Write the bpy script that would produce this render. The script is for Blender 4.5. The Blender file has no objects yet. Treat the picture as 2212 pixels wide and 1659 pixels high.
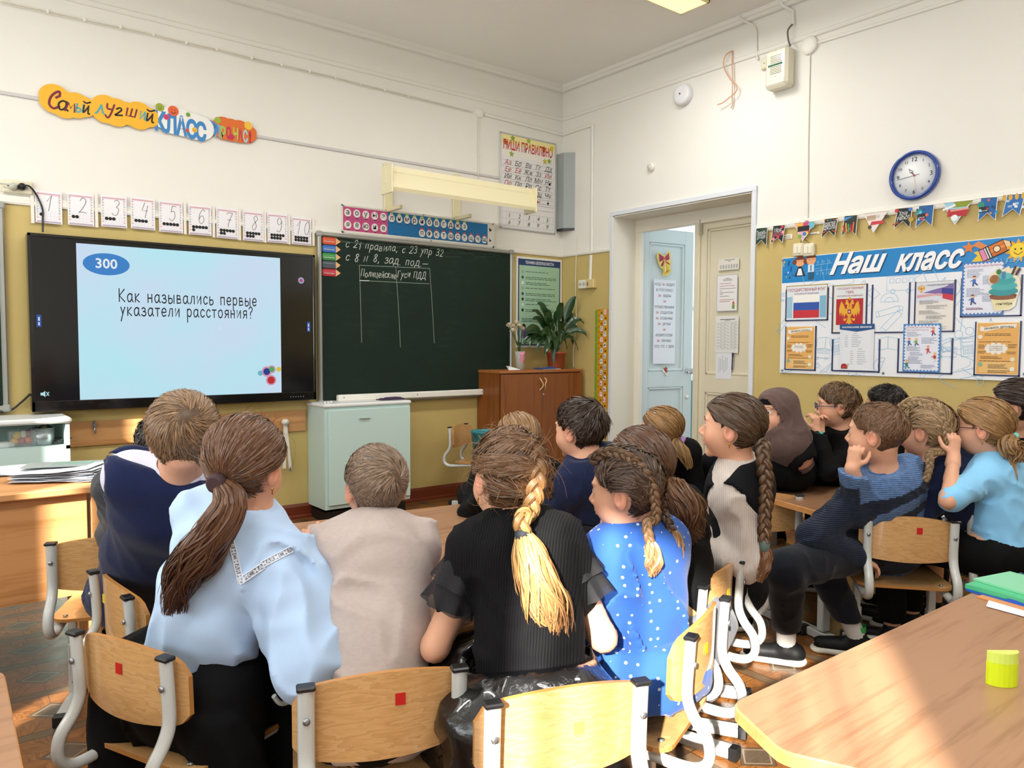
import bpy, bmesh, math, random
import numpy as np
from mathutils import Vector, Matrix
random.seed(7); np.random.seed(7)
COL = bpy.context.scene.collection
SC = bpy.context.scene

# ---------------------------------------------------------------- camera
W0, H0, FPX = 2212.0, 1659.0, 1653.7
YAW, PITCH, ROLL = 0.66578876, -0.05228759, 0.00387193
def _axes():
    f = Vector((math.sin(YAW)*math.cos(PITCH), math.cos(YAW)*math.cos(PITCH), math.sin(PITCH)))
    r = Vector((math.cos(YAW), -math.sin(YAW), 0)); u = r.cross(f)
    return r*math.cos(ROLL)+u*math.sin(ROLL), -r*math.sin(ROLL)+u*math.cos(ROLL), f
CR, CU, CF = _axes()
CAM = Vector((-4.73201, -5.29321, 1.27))
cd = bpy.data.cameras.new('camera'); cam = bpy.data.objects.new('camera', cd); COL.objects.link(cam)
cam.matrix_world = Matrix(((CR.x,CU.x,-CF.x,CAM.x),(CR.y,CU.y,-CF.y,CAM.y),(CR.z,CU.z,-CF.z,CAM.z),(0,0,0,1)))
cd.sensor_width = 36; cd.lens = FPX/W0*36; cd.clip_start = 0.05; cd.clip_end = 100
SC.camera = cam

# ---------------------------------------------------------------- sky, sun, daylight, exposure
SC.view_settings.view_transform = 'Standard'; SC.view_settings.look = 'None'
SC.view_settings.gamma = 1.0; SC.view_settings.use_curve_mapping = False
SC.view_settings.exposure = -0.1
w = bpy.data.worlds.new('sky'); SC.world = w; w.use_nodes = True
bg = w.node_tree.nodes['Background']; bg.inputs[0].default_value = (0.75, 0.86, 1.0, 1); bg.inputs[1].default_value = 2.2
def lamp(name, kind, energy, color, loc, direction, **kw):
    l = bpy.data.lights.new(name, kind); l.energy = energy; l.color = color
    o = bpy.data.objects.new(name, l); COL.objects.link(o); o.location = loc
    o.rotation_euler = Vector(direction).to_track_quat('-Z', 'Y').to_euler()
    for k, v in kw.items(): setattr(l, k, v)
    return o
SUN_H = math.radians(54.7); SUN_E = math.radians(24.0)
SUN_D = Vector((math.sin(SUN_H)*math.cos(SUN_E), math.cos(SUN_H)*math.cos(SUN_E), -math.sin(SUN_E)))
lamp('sun', 'SUN', 24.0, (1.0, 0.93, 0.84), (-12, -8, 6), SUN_D, angle=math.radians(0.9))
# daylight that falls in through the row of windows in the left wall
XW = -6.75
WINDOWS = [(-1.95, 1.55), (-4.35, 1.9), (-6.95, 1.9)]      # centre y, width
for i, (yc, ww) in enumerate(WINDOWS):
    lamp('window_daylight', 'AREA', 74.0, (0.84, 0.93, 1.0), (XW+0.12, yc, 1.8), (1, 0, 1.0), shape='RECTANGLE', size=ww, size_y=1.9)
# the lit ceiling fixtures (their housings are built with the room)
FIXTURES = [(-1.24, -1.98), (-3.6, -1.98), (-5.6, -1.98), (-1.24, -5.2), (-3.6, -5.2), (-5.6, -5.2)]
SUN_GAP_CURTAINS = [(-1.05,-2.165,0),(-2.235,-2.85,1),(-3.25,-3.80,2),(-3.90,-5.45,3),(-5.85,-6.16,4),(-7.08,-8.05,5)]
LEAF_A, LEAF_W = 8.0, 0.62
for fx, fy in FIXTURES:
    lamp('ceiling_lamp_light', 'AREA', 30.0, (0.99, 0.97, 0.96), (fx, fy, 3.44), (0, 0, -1), shape='RECTANGLE', size=1.2, size_y=0.22)
SC.cycles.max_bounces = 7; SC.cycles.diffuse_bounces = 4; SC.cycles.glossy_bounces = 3; SC.cycles.transparent_max_bounces = 8
SC.cycles.caustics_reflective = False; SC.cycles.caustics_refractive = False
SC.cycles.sample_clamp_indirect = 4.0

# ---------------------------------------------------------------- pixels of the 2212x1659 frame to points of the room
def ray(x, y): return CF + CR*((x-W0/2)/FPX) - CU*((y-H0/2)/FPX)
def onF(x, y, Y=0.0): d = ray(x, y); return CAM + d*((Y-CAM.y)/d.y)
def onR(x, y, X=0.0): d = ray(x, y); return CAM + d*((X-CAM.x)/d.x)
def onZ(x, y, Z=0.0): d = ray(x, y); return CAM + d*((Z-CAM.z)/d.z)
def onD(x, y, D): return CAM + ray(x, y)*D

# ---------------------------------------------------------------- materials
def lin(h):
    if isinstance(h, (tuple, list)): return tuple(h[:3])
    h = h.lstrip('#'); o = []
    for i in (0, 2, 4):
        c = int(h[i:i+2], 16)/255; o.append(c/12.92 if c <= 0.04045 else ((c+0.055)/1.055)**2.4)
    return tuple(o)
MATS = {}
def mat(key, col=None, rough=0.5, metal=0.0, spec=0.5, emit=None, es=1.0, alpha=1.0, trans=0.0, coat=0.0, sss=0.0, sheen=0.0):
    if key in MATS: return MATS[key]
    m = bpy.data.materials.new(key); m.use_nodes = True; b = m.node_tree.nodes['Principled BSDF']
    b.inputs['Base Color'].default_value = (*lin(col), 1)
    b.inputs['Roughness'].default_value = rough; b.inputs['Metallic'].default_value = metal
    b.inputs['Specular IOR Level'].default_value = spec
    if emit is not None: b.inputs['Emission Color'].default_value = (*lin(emit), 1); b.inputs['Emission Strength'].default_value = es
    b.inputs['Alpha'].default_value = alpha; b.inputs['Transmission Weight'].default_value = trans
    b.inputs['Coat Weight'].default_value = coat
    if sss: b.inputs['Subsurface Weight'].default_value = sss; b.inputs['Subsurface Radius'].default_value = (.02, .007, .004)
    b.inputs['Sheen Weight'].default_value = sheen
    MATS[key] = m; return m
def cm(h, rough=0.6): return mat('paint_'+h.lstrip('#')+('' if rough == 0.6 else '_%d' % int(rough*100)), h, rough)
class NT:
    def __init__(s, m): s.t = m.node_tree; s.b = s.t.nodes['Principled BSDF']
    def n(s, typ, ins=None, **props):
        x = s.t.nodes.new(typ)
        for k, v in props.items(): setattr(x, k, v)
        for k, v in (ins or {}).items():
            if isinstance(v, bpy.types.NodeSocket): s.t.links.new(v, x.inputs[k])
            else: x.inputs[k].default_value = v
        return x
    def math(s, op, a, b=None, c=None, clamp=False):
        ins = {0: a}
        if b is not None: ins[1] = b
        if c is not None: ins[2] = c
        return s.n('ShaderNodeMath', ins, operation=op, use_clamp=clamp).outputs[0]
    def mix(s, f, a, b): 
        x = s.n('ShaderNodeMix', data_type='RGBA')
        for k, v in (('Factor', f), ('A', a), ('B', b)):
            sock = x.inputs[0] if k == 'Factor' else x.inputs[6 if k == 'A' else 7]
            if isinstance(v, bpy.types.NodeSocket): s.t.links.new(v, sock)
            else: sock.default_value = v if k == 'Factor' else (*lin(v), 1)
        return x.outputs[2]
    def coord(s, which='Object', scale=None, rot=None, loc=None):
        c = s.n('ShaderNodeTexCoord').outputs[which]
        if scale or rot or loc:
            mp = s.n('ShaderNodeMapping', {'Vector': c})
            if scale: mp.inputs['Scale'].default_value = scale
            if rot: mp.inputs['Rotation'].default_value = rot
            if loc: mp.inputs['Location'].default_value = loc
            c = mp.outputs[0]
        return c
    def noise(s, vec, scale, detail=2.0, rough=0.5): return s.n('ShaderNodeTexNoise', {'Vector': vec, 'Scale': scale, 'Detail': detail, 'Roughness': rough}).outputs[0]
    def ramp(s, f, stops):
        x = s.n('ShaderNodeValToRGB', {0: f}); e = x.color_ramp.elements
        while len(e) < len(stops): e.new(0.5)
        for i, (p, c) in enumerate(stops): e[i].position = p; e[i].color = (*lin(c), 1)
        return x.outputs[0]
    def bump(s, h, strength, dist=0.002): s.set('Normal', s.n('ShaderNodeBump', {'Height': h, 'Strength': strength, 'Distance': dist}).outputs[0])
    def set(s, k, v):
        if isinstance(v, bpy.types.NodeSocket): s.t.links.new(v, s.b.inputs[k])
        else: s.b.inputs[k].default_value = v

def wood_mat(key, c1, c2, axis=0, scale=1.0, rough=0.35, coat=0.0, along=0.25):
    if key in MATS: return MATS[key]
    m = mat(key, c1, rough, coat=coat); t = NT(m)
    sc = [14*scale]*3; sc[axis] = 14*scale*0.06*along*4
    v = t.coord('Object', scale=tuple(sc))
    n1 = t.noise(v, 2.0, 6, 0.6); n2 = t.noise(v, 9.0, 3, 0.6)
    f = t.math('ADD', t.math('MULTIPLY', n1, 0.7), t.math('MULTIPLY', n2, 0.3))
    t.set('Base Color', t.ramp(f, [(0.36, c2), (0.5, c1), (0.66, c1)]))
    t.bump(n2, 0.05, 0.001)
    return m
beech = lambda: wood_mat('beech_laminate', '#a97f5f', '#936a4b', 0, 1.0, 0.32)
teacherwood = lambda: wood_mat('desk_laminate', '#cf9660', '#b87f46', 0, 0.8, 0.6)
cabwood = lambda: wood_mat('cabinet_laminate', '#8a4f22', '#713c18', 2, 1.0, 0.38)
def ply():
    if 'birch_ply' in MATS: return MATS['birch_ply']
    m = mat('birch_ply', '#cf9f66', 0.28, coat=0.3); t = NT(m)
    v = t.coord('Object', scale=(3, 3, 16)); n = t.noise(v, 1.6, 4, 0.55); 
    wv = t.math('FRACT', t.math('MULTIPLY', n, 9.0)); 
    n2 = t.noise(t.coord('Object', scale=(20, 20, 200)), 2.0, 2)
    f = t.math('ADD', t.math('MULTIPLY', wv, 0.55), t.math('MULTIPLY', n2, 0.45))
    t.set('Base Color', t.ramp(f, [(0.1, '#bd8f5a'), (0.45, '#cf9f66'), (0.8, '#d6aa74')]))
    return m
plyedge = lambda: mat('ply_edge', '#bb8244', 0.4)
steel = lambda: mat('grey_enamel_steel', '#c9ccc8', 0.25, coat=0.4)
blackcap = lambda: mat('black_plastic', '#17181a', 0.35)
screw = lambda: mat('zinc_screw', '#9a9ea2', 0.3, metal=0.8)
white_pl = lambda: mat('white_plastic', '#eeebe0', 0.35)

# ---------------------------------------------------------------- mesh building
class MB:
    def __init__(s): s.v = []; s.f = []; s.mi = []; s.mats = []; s.sm = []
    def mid(s, m):
        if m not in s.mats: s.mats.append(m)
        return s.mats.index(m)
    def add(s, vs, fs, m, smooth=False):
        o = len(s.v); k = s.mid(m); s.v.extend([tuple(p) for p in vs])
        for f in fs: s.f.append(tuple(i+o for i in f)); s.mi.append(k); s.sm.append(smooth)
    def box(s, c, sz, m, rot=None, bevel=0.0):
        c = Vector(c); hx, hy, hz = sz[0]/2, sz[1]/2, sz[2]/2
        if bevel > 0:
            b = min(bevel, hx*.9, hy*.9, hz*.9); vs = []; idx = {}
            fs = []
            for sx in (-1, 1):
                for sy in (-1, 1):
                    for sz_ in (-1, 1):
                        for k in range(3):
                            p = [sx*(hx-b), sy*(hy-b), sz_*(hz-b)]; p[k] = (sx*hx, sy*hy, sz_*hz)[k]
                            idx[(sx, sy, sz_, k)] = len(vs); vs.append(p)
            I = lambda *a: idx[a]
            for sg in (-1, 1):
                q = [I(sg,-1,-1,0), I(sg,1,-1,0), I(sg,1,1,0), I(sg,-1,1,0)]; fs.append(q if sg > 0 else q[::-1])
                q = [I(-1,sg,-1,1), I(-1,sg,1,1), I(1,sg,1,1), I(1,sg,-1,1)]; fs.append(q if sg > 0 else q[::-1])
                q = [I(-1,-1,sg,2), I(1,-1,sg,2), I(1,1,sg,2), I(-1,1,sg,2)]; fs.append(q if sg > 0 else q[::-1])
            for a in (-1, 1):
                for b2 in (-1, 1):
                    q = [I(a,b2,-1,0), I(a,b2,1,0), I(a,b2,1,1), I(a,b2,-1,1)]; fs.append(q if a*b2 < 0 else q[::-1])
                    q = [I(-1,a,b2,1), I(1,a,b2,1), I(1,a,b2,2), I(-1,a,b2,2)]; fs.append(q if a*b2 < 0 else q[::-1])
                    q = [I(a,-1,b2,0), I(a,1,b2,0), I(a,1,b2,2), I(a,-1,b2,2)]; fs.append(q if a*b2 > 0 else q[::-1])
                    for c2 in (-1, 1):
                        q = [I(a,b2,c2,0), I(a,b2,c2,1), I(a,b2,c2,2)]; fs.append(q if a*b2*c2 > 0 else q[::-1])
        else:
            vs = [(x, y, z) for x in (-hx, hx) for y in (-hy, hy) for z in (-hz, hz)]
            fs = [(0,1,3,2), (4,6,7,5), (0,4,5,1), (2,3,7,6), (0,2,6,4), (1,5,7,3)]
        vs = [Vector(p) for p in vs]
        if rot is not None: vs = [rot @ p for p in vs]
        s.add([p+c for p in vs], fs, m)
    def prism(s, poly, z0, z1, m, M=None, medge=None):
        """poly: 2D points counter-clockwise, extruded from z0 to z1; M maps local to world"""
        n = len(poly); vs = [Vector((x, y, z)) for z in (z0, z1) for x, y in poly]
        if M is not None: vs = [M @ p for p in vs]
        s.add(vs, [tuple(range(n))[::-1], tuple(range(n, 2*n))], m)
        s.add(vs, [(i, (i+1) % n, n+(i+1) % n, n+i) for i in range(n)], medge or m)
    def tube(s, path, r, m, n=10, sx=None, cap=True, up=None, smooth=True, square=False):
        """r: float or list; sx: (ra, rb) oval cross-section"""
        P = [Vector(p) for p in path]; N = len(P); rings = []
        T = [(P[min(i+1, N-1)]-P[max(i-1, 0)]).normalized() for i in range(N)]
        a = Vector(up) if up is not None else (Vector((0, 0, 1)) if abs(T[0].z) < .9 else Vector((1, 0, 0)))
        vs = []
        for i in range(N):
            a = (a - T[i]*a.dot(T[i])).normalized(); b = T[i].cross(a)
            ra = r[i] if isinstance(r, (list, tuple)) else r; rb = ra
            if sx: ra, rb = sx[0]*(ra if isinstance(r, (list, tuple)) else 1), sx[1]*(rb if isinstance(r, (list, tuple)) else 1)
            for k in range(n):
                t = 2*math.pi*(k+.5)/n; ct, st = math.cos(t), math.sin(t)
                if square: 
                    q = max(abs(ct), abs(st))**0.75; ct, st = ct/q, st/q
                vs.append(P[i]+a*(ct*ra)+b*(st*rb))
        fs = [(i*n+k, i*n+(k+1) % n, (i+1)*n+(k+1) % n, (i+1)*n+k) for i in range(N-1) for k in range(n)]
        s.add(vs, fs, m, smooth)
        if cap: s.add(vs, [tuple(range(n))[::-1], tuple(range((N-1)*n, N*n))], m)
    def lathe(s, prof, c, m, n=24, axis=None, smooth=True, cap=True):
        """prof: (radius, height) pairs around +Z (or axis) at c"""
        q = Vector((0, 0, 1)).rotation_difference(Vector(axis)).to_matrix() if axis is not None else Matrix.Identity(3)
        c = Vector(c); vs = []
        for r, h in prof:
            for k in range(n): vs.append(c + q @ Vector((r*math.cos(2*math.pi*k/n), r*math.sin(2*math.pi*k/n), h)))
        N = len(prof)
        s.add(vs, [(i*n+k, i*n+(k+1) % n, (i+1)*n+(k+1) % n, (i+1)*n+k) for i in range(N-1) for k in range(n)], m, smooth)
        if cap: s.add(vs, [tuple(range(n))[::-1], tuple(range((N-1)*n, N*n))], m)
    def build(s, name, parent=None, local=False):
        me = bpy.data.meshes.new(name); off = Vector((0, 0, 0))
        if parent is not None and not local:
            r = parent
            while r.parent: r = r.parent
            off = r.location
        me.from_pydata([(p[0]-off[0], p[1]-off[1], p[2]-off[2]) for p in s.v], [], s.f)
        for m in s.mats: me.materials.append(m)
        me.polygons.foreach_set('material_index', s.mi); me.polygons.foreach_set('use_smooth', s.sm); me.update()
        o = bpy.data.objects.new(name, me); COL.objects.link(o)
        if parent is not None: o.parent = parent
        return o
def tag(o, label, cat, group=None, kind=None):
    if label: o['label'] = label
    if cat: o['category'] = cat
    if group: o['group'] = group
    if kind: o['kind'] = kind
    return o
def thing(name, label, cat, loc=(0, 0, 0), group=None, rz=0.0):
    o = bpy.data.objects.new(name, None); COL.objects.link(o); o.location = loc; o.rotation_euler = (0, 0, rz)
    o.empty_display_size = 0.1
    return tag(o, label, cat, group)
def struct(mb, name, parent=None):
    o = mb.build(name, parent)
    if parent is None: o['kind'] = 'structure'
    return o
def copy_tree(o, parent=None):
    c = o.copy(); COL.objects.link(c)
    if parent is not None: c.parent = parent
    for ch in list(o.children): copy_tree(ch, c)
    return c

# ---------------------------------------------------------------- planes, lettering, flat print
class Plane:
    def __init__(s, o, u, v): s.o = Vector(o); s.u = Vector(u).normalized(); s.v = Vector(v).normalized(); s.n = s.u.cross(s.v)
    def P(s, a, b, c=0.0): return s.o + s.u*a + s.v*b + s.n*c
    def M(s): return Matrix(((s.u.x,s.v.x,s.n.x,s.o.x),(s.u.y,s.v.y,s.n.y,s.o.y),(s.u.z,s.v.z,s.n.z,s.o.z),(0,0,0,1)))
def planeF(px, py, Y=0.0): return Plane(onF(px, py, Y), (1, 0, 0), (0, 0, 1))     # front wall: n = -Y
def planeR(px, py, X=0.0): return Plane(onR(px, py, X), (0, -1, 0), (0, 0, 1))    # right wall: n = -X
_TC = {}
def text_mesh(s, bold=0.0, shear=0.0):
    k = (s, bold, shear)
    if k in _TC: return _TC[k]
    c = bpy.data.curves.new('t', 'FONT'); c.body = s; c.size = 1.0; c.resolution_u = 2; c.offset = bold; c.shear = shear
    o = bpy.data.objects.new('t', c); me = bpy.data.meshes.new_from_object(o)
    vs = [(v.co.x, v.co.y) for v in me.vertices]; fs = [tuple(p.vertices) for p in me.polygons]
    bpy.data.objects.remove(o); bpy.data.curves.remove(c); bpy.data.meshes.remove(me)
    _TC[k] = (vs, fs); return _TC[k]
def catmull(pts, sub=4):
    if len(pts) < 3: return list(pts)
    out = []; n = len(pts)
    for i in range(n-1):
        p0 = pts[max(i-1, 0)]; p1 = pts[i]; p2 = pts[i+1]; p3 = pts[min(i+2, n-1)]
        for k in range(sub):
            t = k/sub; q = []
            for a in range(len(p1)):
                q.append(0.5*((2*p1[a])+(-p0[a]+p2[a])*t+(2*p0[a]-5*p1[a]+4*p2[a]-p3[a])*t*t+(-p0[a]+3*p1[a]-3*p2[a]+p3[a])*t**3))
            out.append(tuple(q))
    out.append(tuple(pts[-1])); return out
class Art:
    """flat print on a plane: coloured polygons stacked by a fraction of a millimetre"""
    def __init__(s, pl, base=0.0, eps=0.00025): s.pl = pl; s.mb = MB(); s.z = base; s.eps = eps
    def layer(s, k=1): s.z += s.eps*k
    def _m(s, c):
        s.z += 8e-6; return c if isinstance(c, bpy.types.Material) else cm(c)
    def poly(s, pts, c):
        m = s._m(c); s.mb.add([s.pl.P(x, y, s.z) for x, y in pts], [tuple(range(len(pts)))], m)
    def rect(s, x, y, w, h, c): s.poly([(x, y), (x+w, y), (x+w, y+h), (x, y+h)], c)
    def frame(s, x, y, w, h, t, c):
        s.rect(x, y, w, t, c); s.rect(x, y+h-t, w, t, c); s.rect(x, y+t, t, h-2*t, c); s.rect(x+w-t, y+t, t, h-2*t, c)
    def disc(s, x, y, r, c, ry=None, n=20, a0=0, a1=2*math.pi):
        ry = ry or r
        s.poly([(x+r*math.cos(a0+(a1-a0)*k/n), y+ry*math.sin(a0+(a1-a0)*k/n)) for k in range(n+(0 if a1-a0 > 6.28 else 1))], c)
    def star(s, x, y, r, c, n=5, q=0.45, rot=math.pi/2):
        s.poly([(x+(r if k % 2 == 0 else r*q)*math.cos(rot+math.pi*k/n), y+(r if k % 2 == 0 else r*q)*math.sin(rot+math.pi*k/n)) for k in range(2*n)], c)
    def stroke(s, pts, w, c, smooth=0, taper=None):
        P = catmull(pts, smooth) if smooth else list(pts); n = len(P)
        if n < 2: return
        L = []; R = []
        for i in range(n):
            ax, ay = P[max(i-1, 0)]; bx, by = P[min(i+1, n-1)]; dx, dy = bx-ax, by-ay; d = math.hypot(dx, dy) or 1
            ww = w/2
            if taper: ww *= taper(i/(n-1))
            nx, ny = -dy/d*ww, dx/d*ww; ex = 0.0
            px, py = P[i]
            if i == 0: px -= dx/d*ww*.7; py -= dy/d*ww*.7
            if i == n-1: px += dx/d*ww*.7; py += dy/d*ww*.7
            L.append((px+nx, py+ny)); R.append((px-nx, py-ny))
        m = s._m(c); s.mb.add([s.pl.P(x, y, s.z) for x, y in L+R], [(n+i, n+i+1, i+1, i) for i in range(n-1)], m)
    def text(s, t, x, y, size, c, align='C', bold=0.0, shear=0.0, sx=1.0, rot=0.0, width=None, arc=0.0):
        vs, fs = text_mesh(t, bold, shear)
        if not vs: return
        x0 = min(v[0] for v in vs); x1 = max(v[0] for v in vs); wd = (x1-x0) or 1
        kx = size*sx
        if width: kx = width/wd
        ax = {'C': (x0+x1)/2, 'L': x0, 'R': x1}[align]; cr, sr = math.cos(rot), math.sin(rot); out = []
        for vx, vy in vs:
            px, py = (vx-ax)*kx, vy*size
            if arc: py += arc*(1-((vx-(x0+x1)/2)/(wd/2))**2)
            out.append(s.pl.P(x+px*cr-py*sr, y+px*sr+py*cr, s.z))
        s.mb.add(out, fs, s._m(c))
    def lines(s, x, y, w, n, dy, c, th=0.002, seed=1, al='L', ragged=0.4):
        """rows of too-small-to-read print"""
        rr = random.Random(seed)
        for i in range(n):
            ww = w*(1-ragged*rr.random()); xx = x if al == 'L' else x+(w-ww)/2
            p = xx
            while p < xx+ww:
                q = min(p+w*(.05+.12*rr.random()), xx+ww); s.rect(p, y-i*dy, q-p, th, c); p = q+w*.02
    def build(s, name, parent=None): return s.mb.build(name, parent)

# handwriting: single-stroke letters, x-height 1
G = {
'а': (1.0, [[(.78,.82),(.5,1),(.15,.8),(.05,.45),(.2,.05),(.5,.05),(.75,.4),(.8,.95)], [(.8,.95),(.78,.25),(.98,0)]]),
'б': (1.0, [[(.85,1.75),(.5,1.6),(.2,1.2),(.08,.5),(.3,.02),(.65,.05),(.85,.45),(.65,.85),(.35,.85),(.1,.55)]]),
'в': (.9, [[(.1,0),(.1,1)], [(.1,1),(.6,.95),(.62,.6),(.1,.52)], [(.1,.52),(.72,.5),(.75,.08),(.1,0)]]),
'г': (.7, [[(.08,0),(.08,.98),(.62,.98)]]),
'д': (1.1, [[(.3,.95),(.25,.4),(.1,.02)], [(.3,.97),(.82,.97),(.82,.02)], [(0,-.3),(0,.02),(1.0,.02),(1.0,-.3)]]),
'е': (.9, [[(.1,.5),(.75,.52),(.7,.88),(.4,1),(.1,.75),(.08,.3),(.35,0),(.75,.15)]]),
'з': (.85, [[(.08,.85),(.35,1),(.65,.85),(.55,.58),(.3,.53)], [(.3,.53),(.7,.45),(.72,.12),(.35,-.02),(.02,.15)]]),
'и': (.95, [[(.1,1),(.1,.02),(.75,.98)], [(.75,1),(.75,0)]]),
'й': (.95, [[(.1,1),(.1,.02),(.75,.98)], [(.75,1),(.75,0)], [(.22,1.38),(.42,1.25),(.62,1.38)]]),
'к': (.9, [[(.1,1),(.1,0)], [(.7,1),(.12,.45),(.75,0)]]),
'л': (.95, [[(.02,0),(.2,.2),(.35,.97),(.75,.97)], [(.75,.97),(.75,0)]]),
'м': (1.15, [[(.05,0),(.2,1),(.52,.3),(.85,1),(1.0,0)]]),
'н': (.95, [[(.1,1),(.1,0)], [(.1,.52),(.75,.52)], [(.75,1),(.75,0)]]),
'о': (1.0, [[(.5,1),(.15,.8),(.08,.4),(.3,.02),(.65,.05),(.86,.45),(.75,.88),(.5,1)]]),
'п': (.95, [[(.1,0),(.1,.97)], [(.1,.97),(.75,.97)], [(.75,.97),(.75,0)]]),
'р': (.95, [[(.1,1),(.1,-.7)], [(.1,.75),(.4,1),(.75,.8),(.78,.35),(.5,.02),(.12,.2)]]),
'с': (.85, [[(.75,.8),(.45,1),(.12,.75),(.08,.3),(.38,0),(.75,.2)]]),
'т': (.85, [[(.02,.97),(.78,.97)], [(.4,.97),(.4,0)]]),
'у': (.85, [[(.08,1),(.38,.25)], [(.75,1),(.4,.2),(.1,-.7)]]),
'ц': (1.05, [[(.1,1),(.1,.02),(.9,.02),(.9,-.3)], [(.75,1),(.75,.02)]]),
'ч': (.85, [[(.1,1),(.15,.55),(.7,.5)], [(.7,1),(.7,0)]]),
'ш': (1.2, [[(.1,1),(.1,.02),(1.0,.02),(1.0,1)], [(.55,1),(.55,.02)]]),
'ы': (1.2, [[(.1,1),(.1,0),(.6,.05),(.7,.35),(.55,.58),(.12,.55)], [(1.0,1),(1.0,0)]]),
'ь': (.85, [[(.1,1),(.1,0),(.6,.05),(.7,.35),(.55,.58),(.12,.55)]]),
'я': (.9, [[(.75,0),(.75,.98)], [(.75,.97),(.3,.97),(.1,.75),(.25,.48),(.75,.48)], [(.4,.48),(.08,0)]]),
'К': (1.15, [[(.12,1.55),(.12,0)], [(.95,1.5),(.14,.7),(1.0,0)]]),
'П': (1.2, [[(.12,0),(.12,1.5),(.95,1.5),(.95,0)]]),
'Г': (1.0, [[(.12,0),(.12,1.5),(.8,1.5)]]),
'Д': (1.3, [[(.35,1.5),(.3,.6),(.15,.05)], [(.35,1.5),(.95,1.5),(.95,.05)], [(0,-.3),(0,.05),(1.15,.05),(1.15,-.3)]]),
'С': (1.1, [[(.95,1.2),(.6,1.5),(.2,1.2),(.08,.6),(.35,.05),(.7,.02),(.98,.3)]]),
'N': (1.1, [[(.1,0),(.12,1),(.7,0),(.75,1.05)]]),
'1': (.7, [[(.1,1.0),(.45,1.5),(.4,0)]]),
'2': (.95, [[(.1,1.15),(.4,1.5),(.78,1.2),(.55,.6),(.05,.02)], [(.05,.02),(.8,.02)]]),
'3': (.95, [[(.1,1.35),(.45,1.5),(.75,1.2),(.55,.82),(.3,.78)], [(.3,.78),(.75,.65),(.75,.2),(.4,-.02),(.05,.2)]]),
'8': (.95, [[(.7,1.25),(.45,1.5),(.15,1.2),(.4,.8),(.75,.4),(.5,0),(.12,.3),(.35,.75),(.68,1.1),(.7,1.25)]]),
'0': (.95, [[(.45,1.5),(.12,1.1),(.1,.4),(.4,0),(.75,.4),(.78,1.1),(.45,1.5)]]),
'?': (.9, [[(.1,1.25),(.4,1.55),(.75,1.3),(.65,.95),(.4,.75),(.4,.4)], [(.4,.08),(.42,0)]]),
',': (.4, [[(.2,.1),(.05,-.3)]]), '.': (.4, [[(.12,.04),(.2,0)]]), '—': (1.6, [[(0,.3),(1.4,.35)]]), ' ': (.7, []), '!': (.5, [[(.25,1.5),(.25,.4)], [(.25,.08),(.27,0)]]),
}
def write(art, s, x, y, h, w, c, sp=0.25, slant=0.0, jit=0.0, sx=1.0, seed=3, drift=0.0):
    """h = x-height; returns the end x"""
    rr = random.Random(seed); p = x
    for ch in s:
        wd, st = G.get(ch, G['о'])
        jy = jit*h*(rr.random()-.5); js = 1+jit*.4*(rr.random()-.5)
        for k in st:
            pts = [(p+(a*sx+b*slant)*h*js, y+jy+b*h*js+(p-x)*drift) for a, b in k]
            sharp = len(k) <= 4 and ch not in 'зсуря,дДбы'
            art.stroke(pts, w, c, 0 if sharp else 3)
        p += (wd*sx+sp)*h
    return p
# ================================================================ ROOM
ZC, ZT = 3.60, 2.068            # ceiling, top of the ochre wallpaper
YB = -8.9
def wall_white():
    m = mat('white_wall_paint', '#eeebe2', 0.75); t = NT(m)
    if 'done' not in m: 
        n = t.noise(t.coord('Object'), 1.3, 4); t.set('Base Color', t.mix(n, '#e9e6dc', '#f2efe7'))
        t.bump(t.noise(t.coord('Object'), 35, 3), 0.25, 0.003); m['done'] = 1
    return m
def wall_ochre():
    m = mat('ochre_embossed_wallpaper', '#c8a956', 0.65); t = NT(m)
    if 'done' not in m:
        v = t.coord('Object'); sp = t.n('ShaderNodeSeparateXYZ', {0: v}).outputs
        a = t.math('ADD', sp[0], sp[1]); k = 26.0
        # woven chevrons: stripes that change direction from column to column
        colm = t.math('PINGPONG', t.math('MULTIPLY', a, k), 1.0)
        d = t.math('FRACT', t.math('ADD', t.math('MULTIPLY', sp[2], 90.0), t.math('MULTIPLY', colm, 2.2)))
        h = t.math('PINGPONG', d, 0.5)
        n = t.noise(v, 3.0, 3)
        t.set('Base Color', t.mix(t.math('MULTIPLY', n, 0.8), '#cfba78', '#c0a662')); t.bump(h, 0.35, 0.0015); m['done'] = 1
    return m
def trimwhite(): return mat('white_trim_paint', '#efece2', 0.45)

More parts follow.
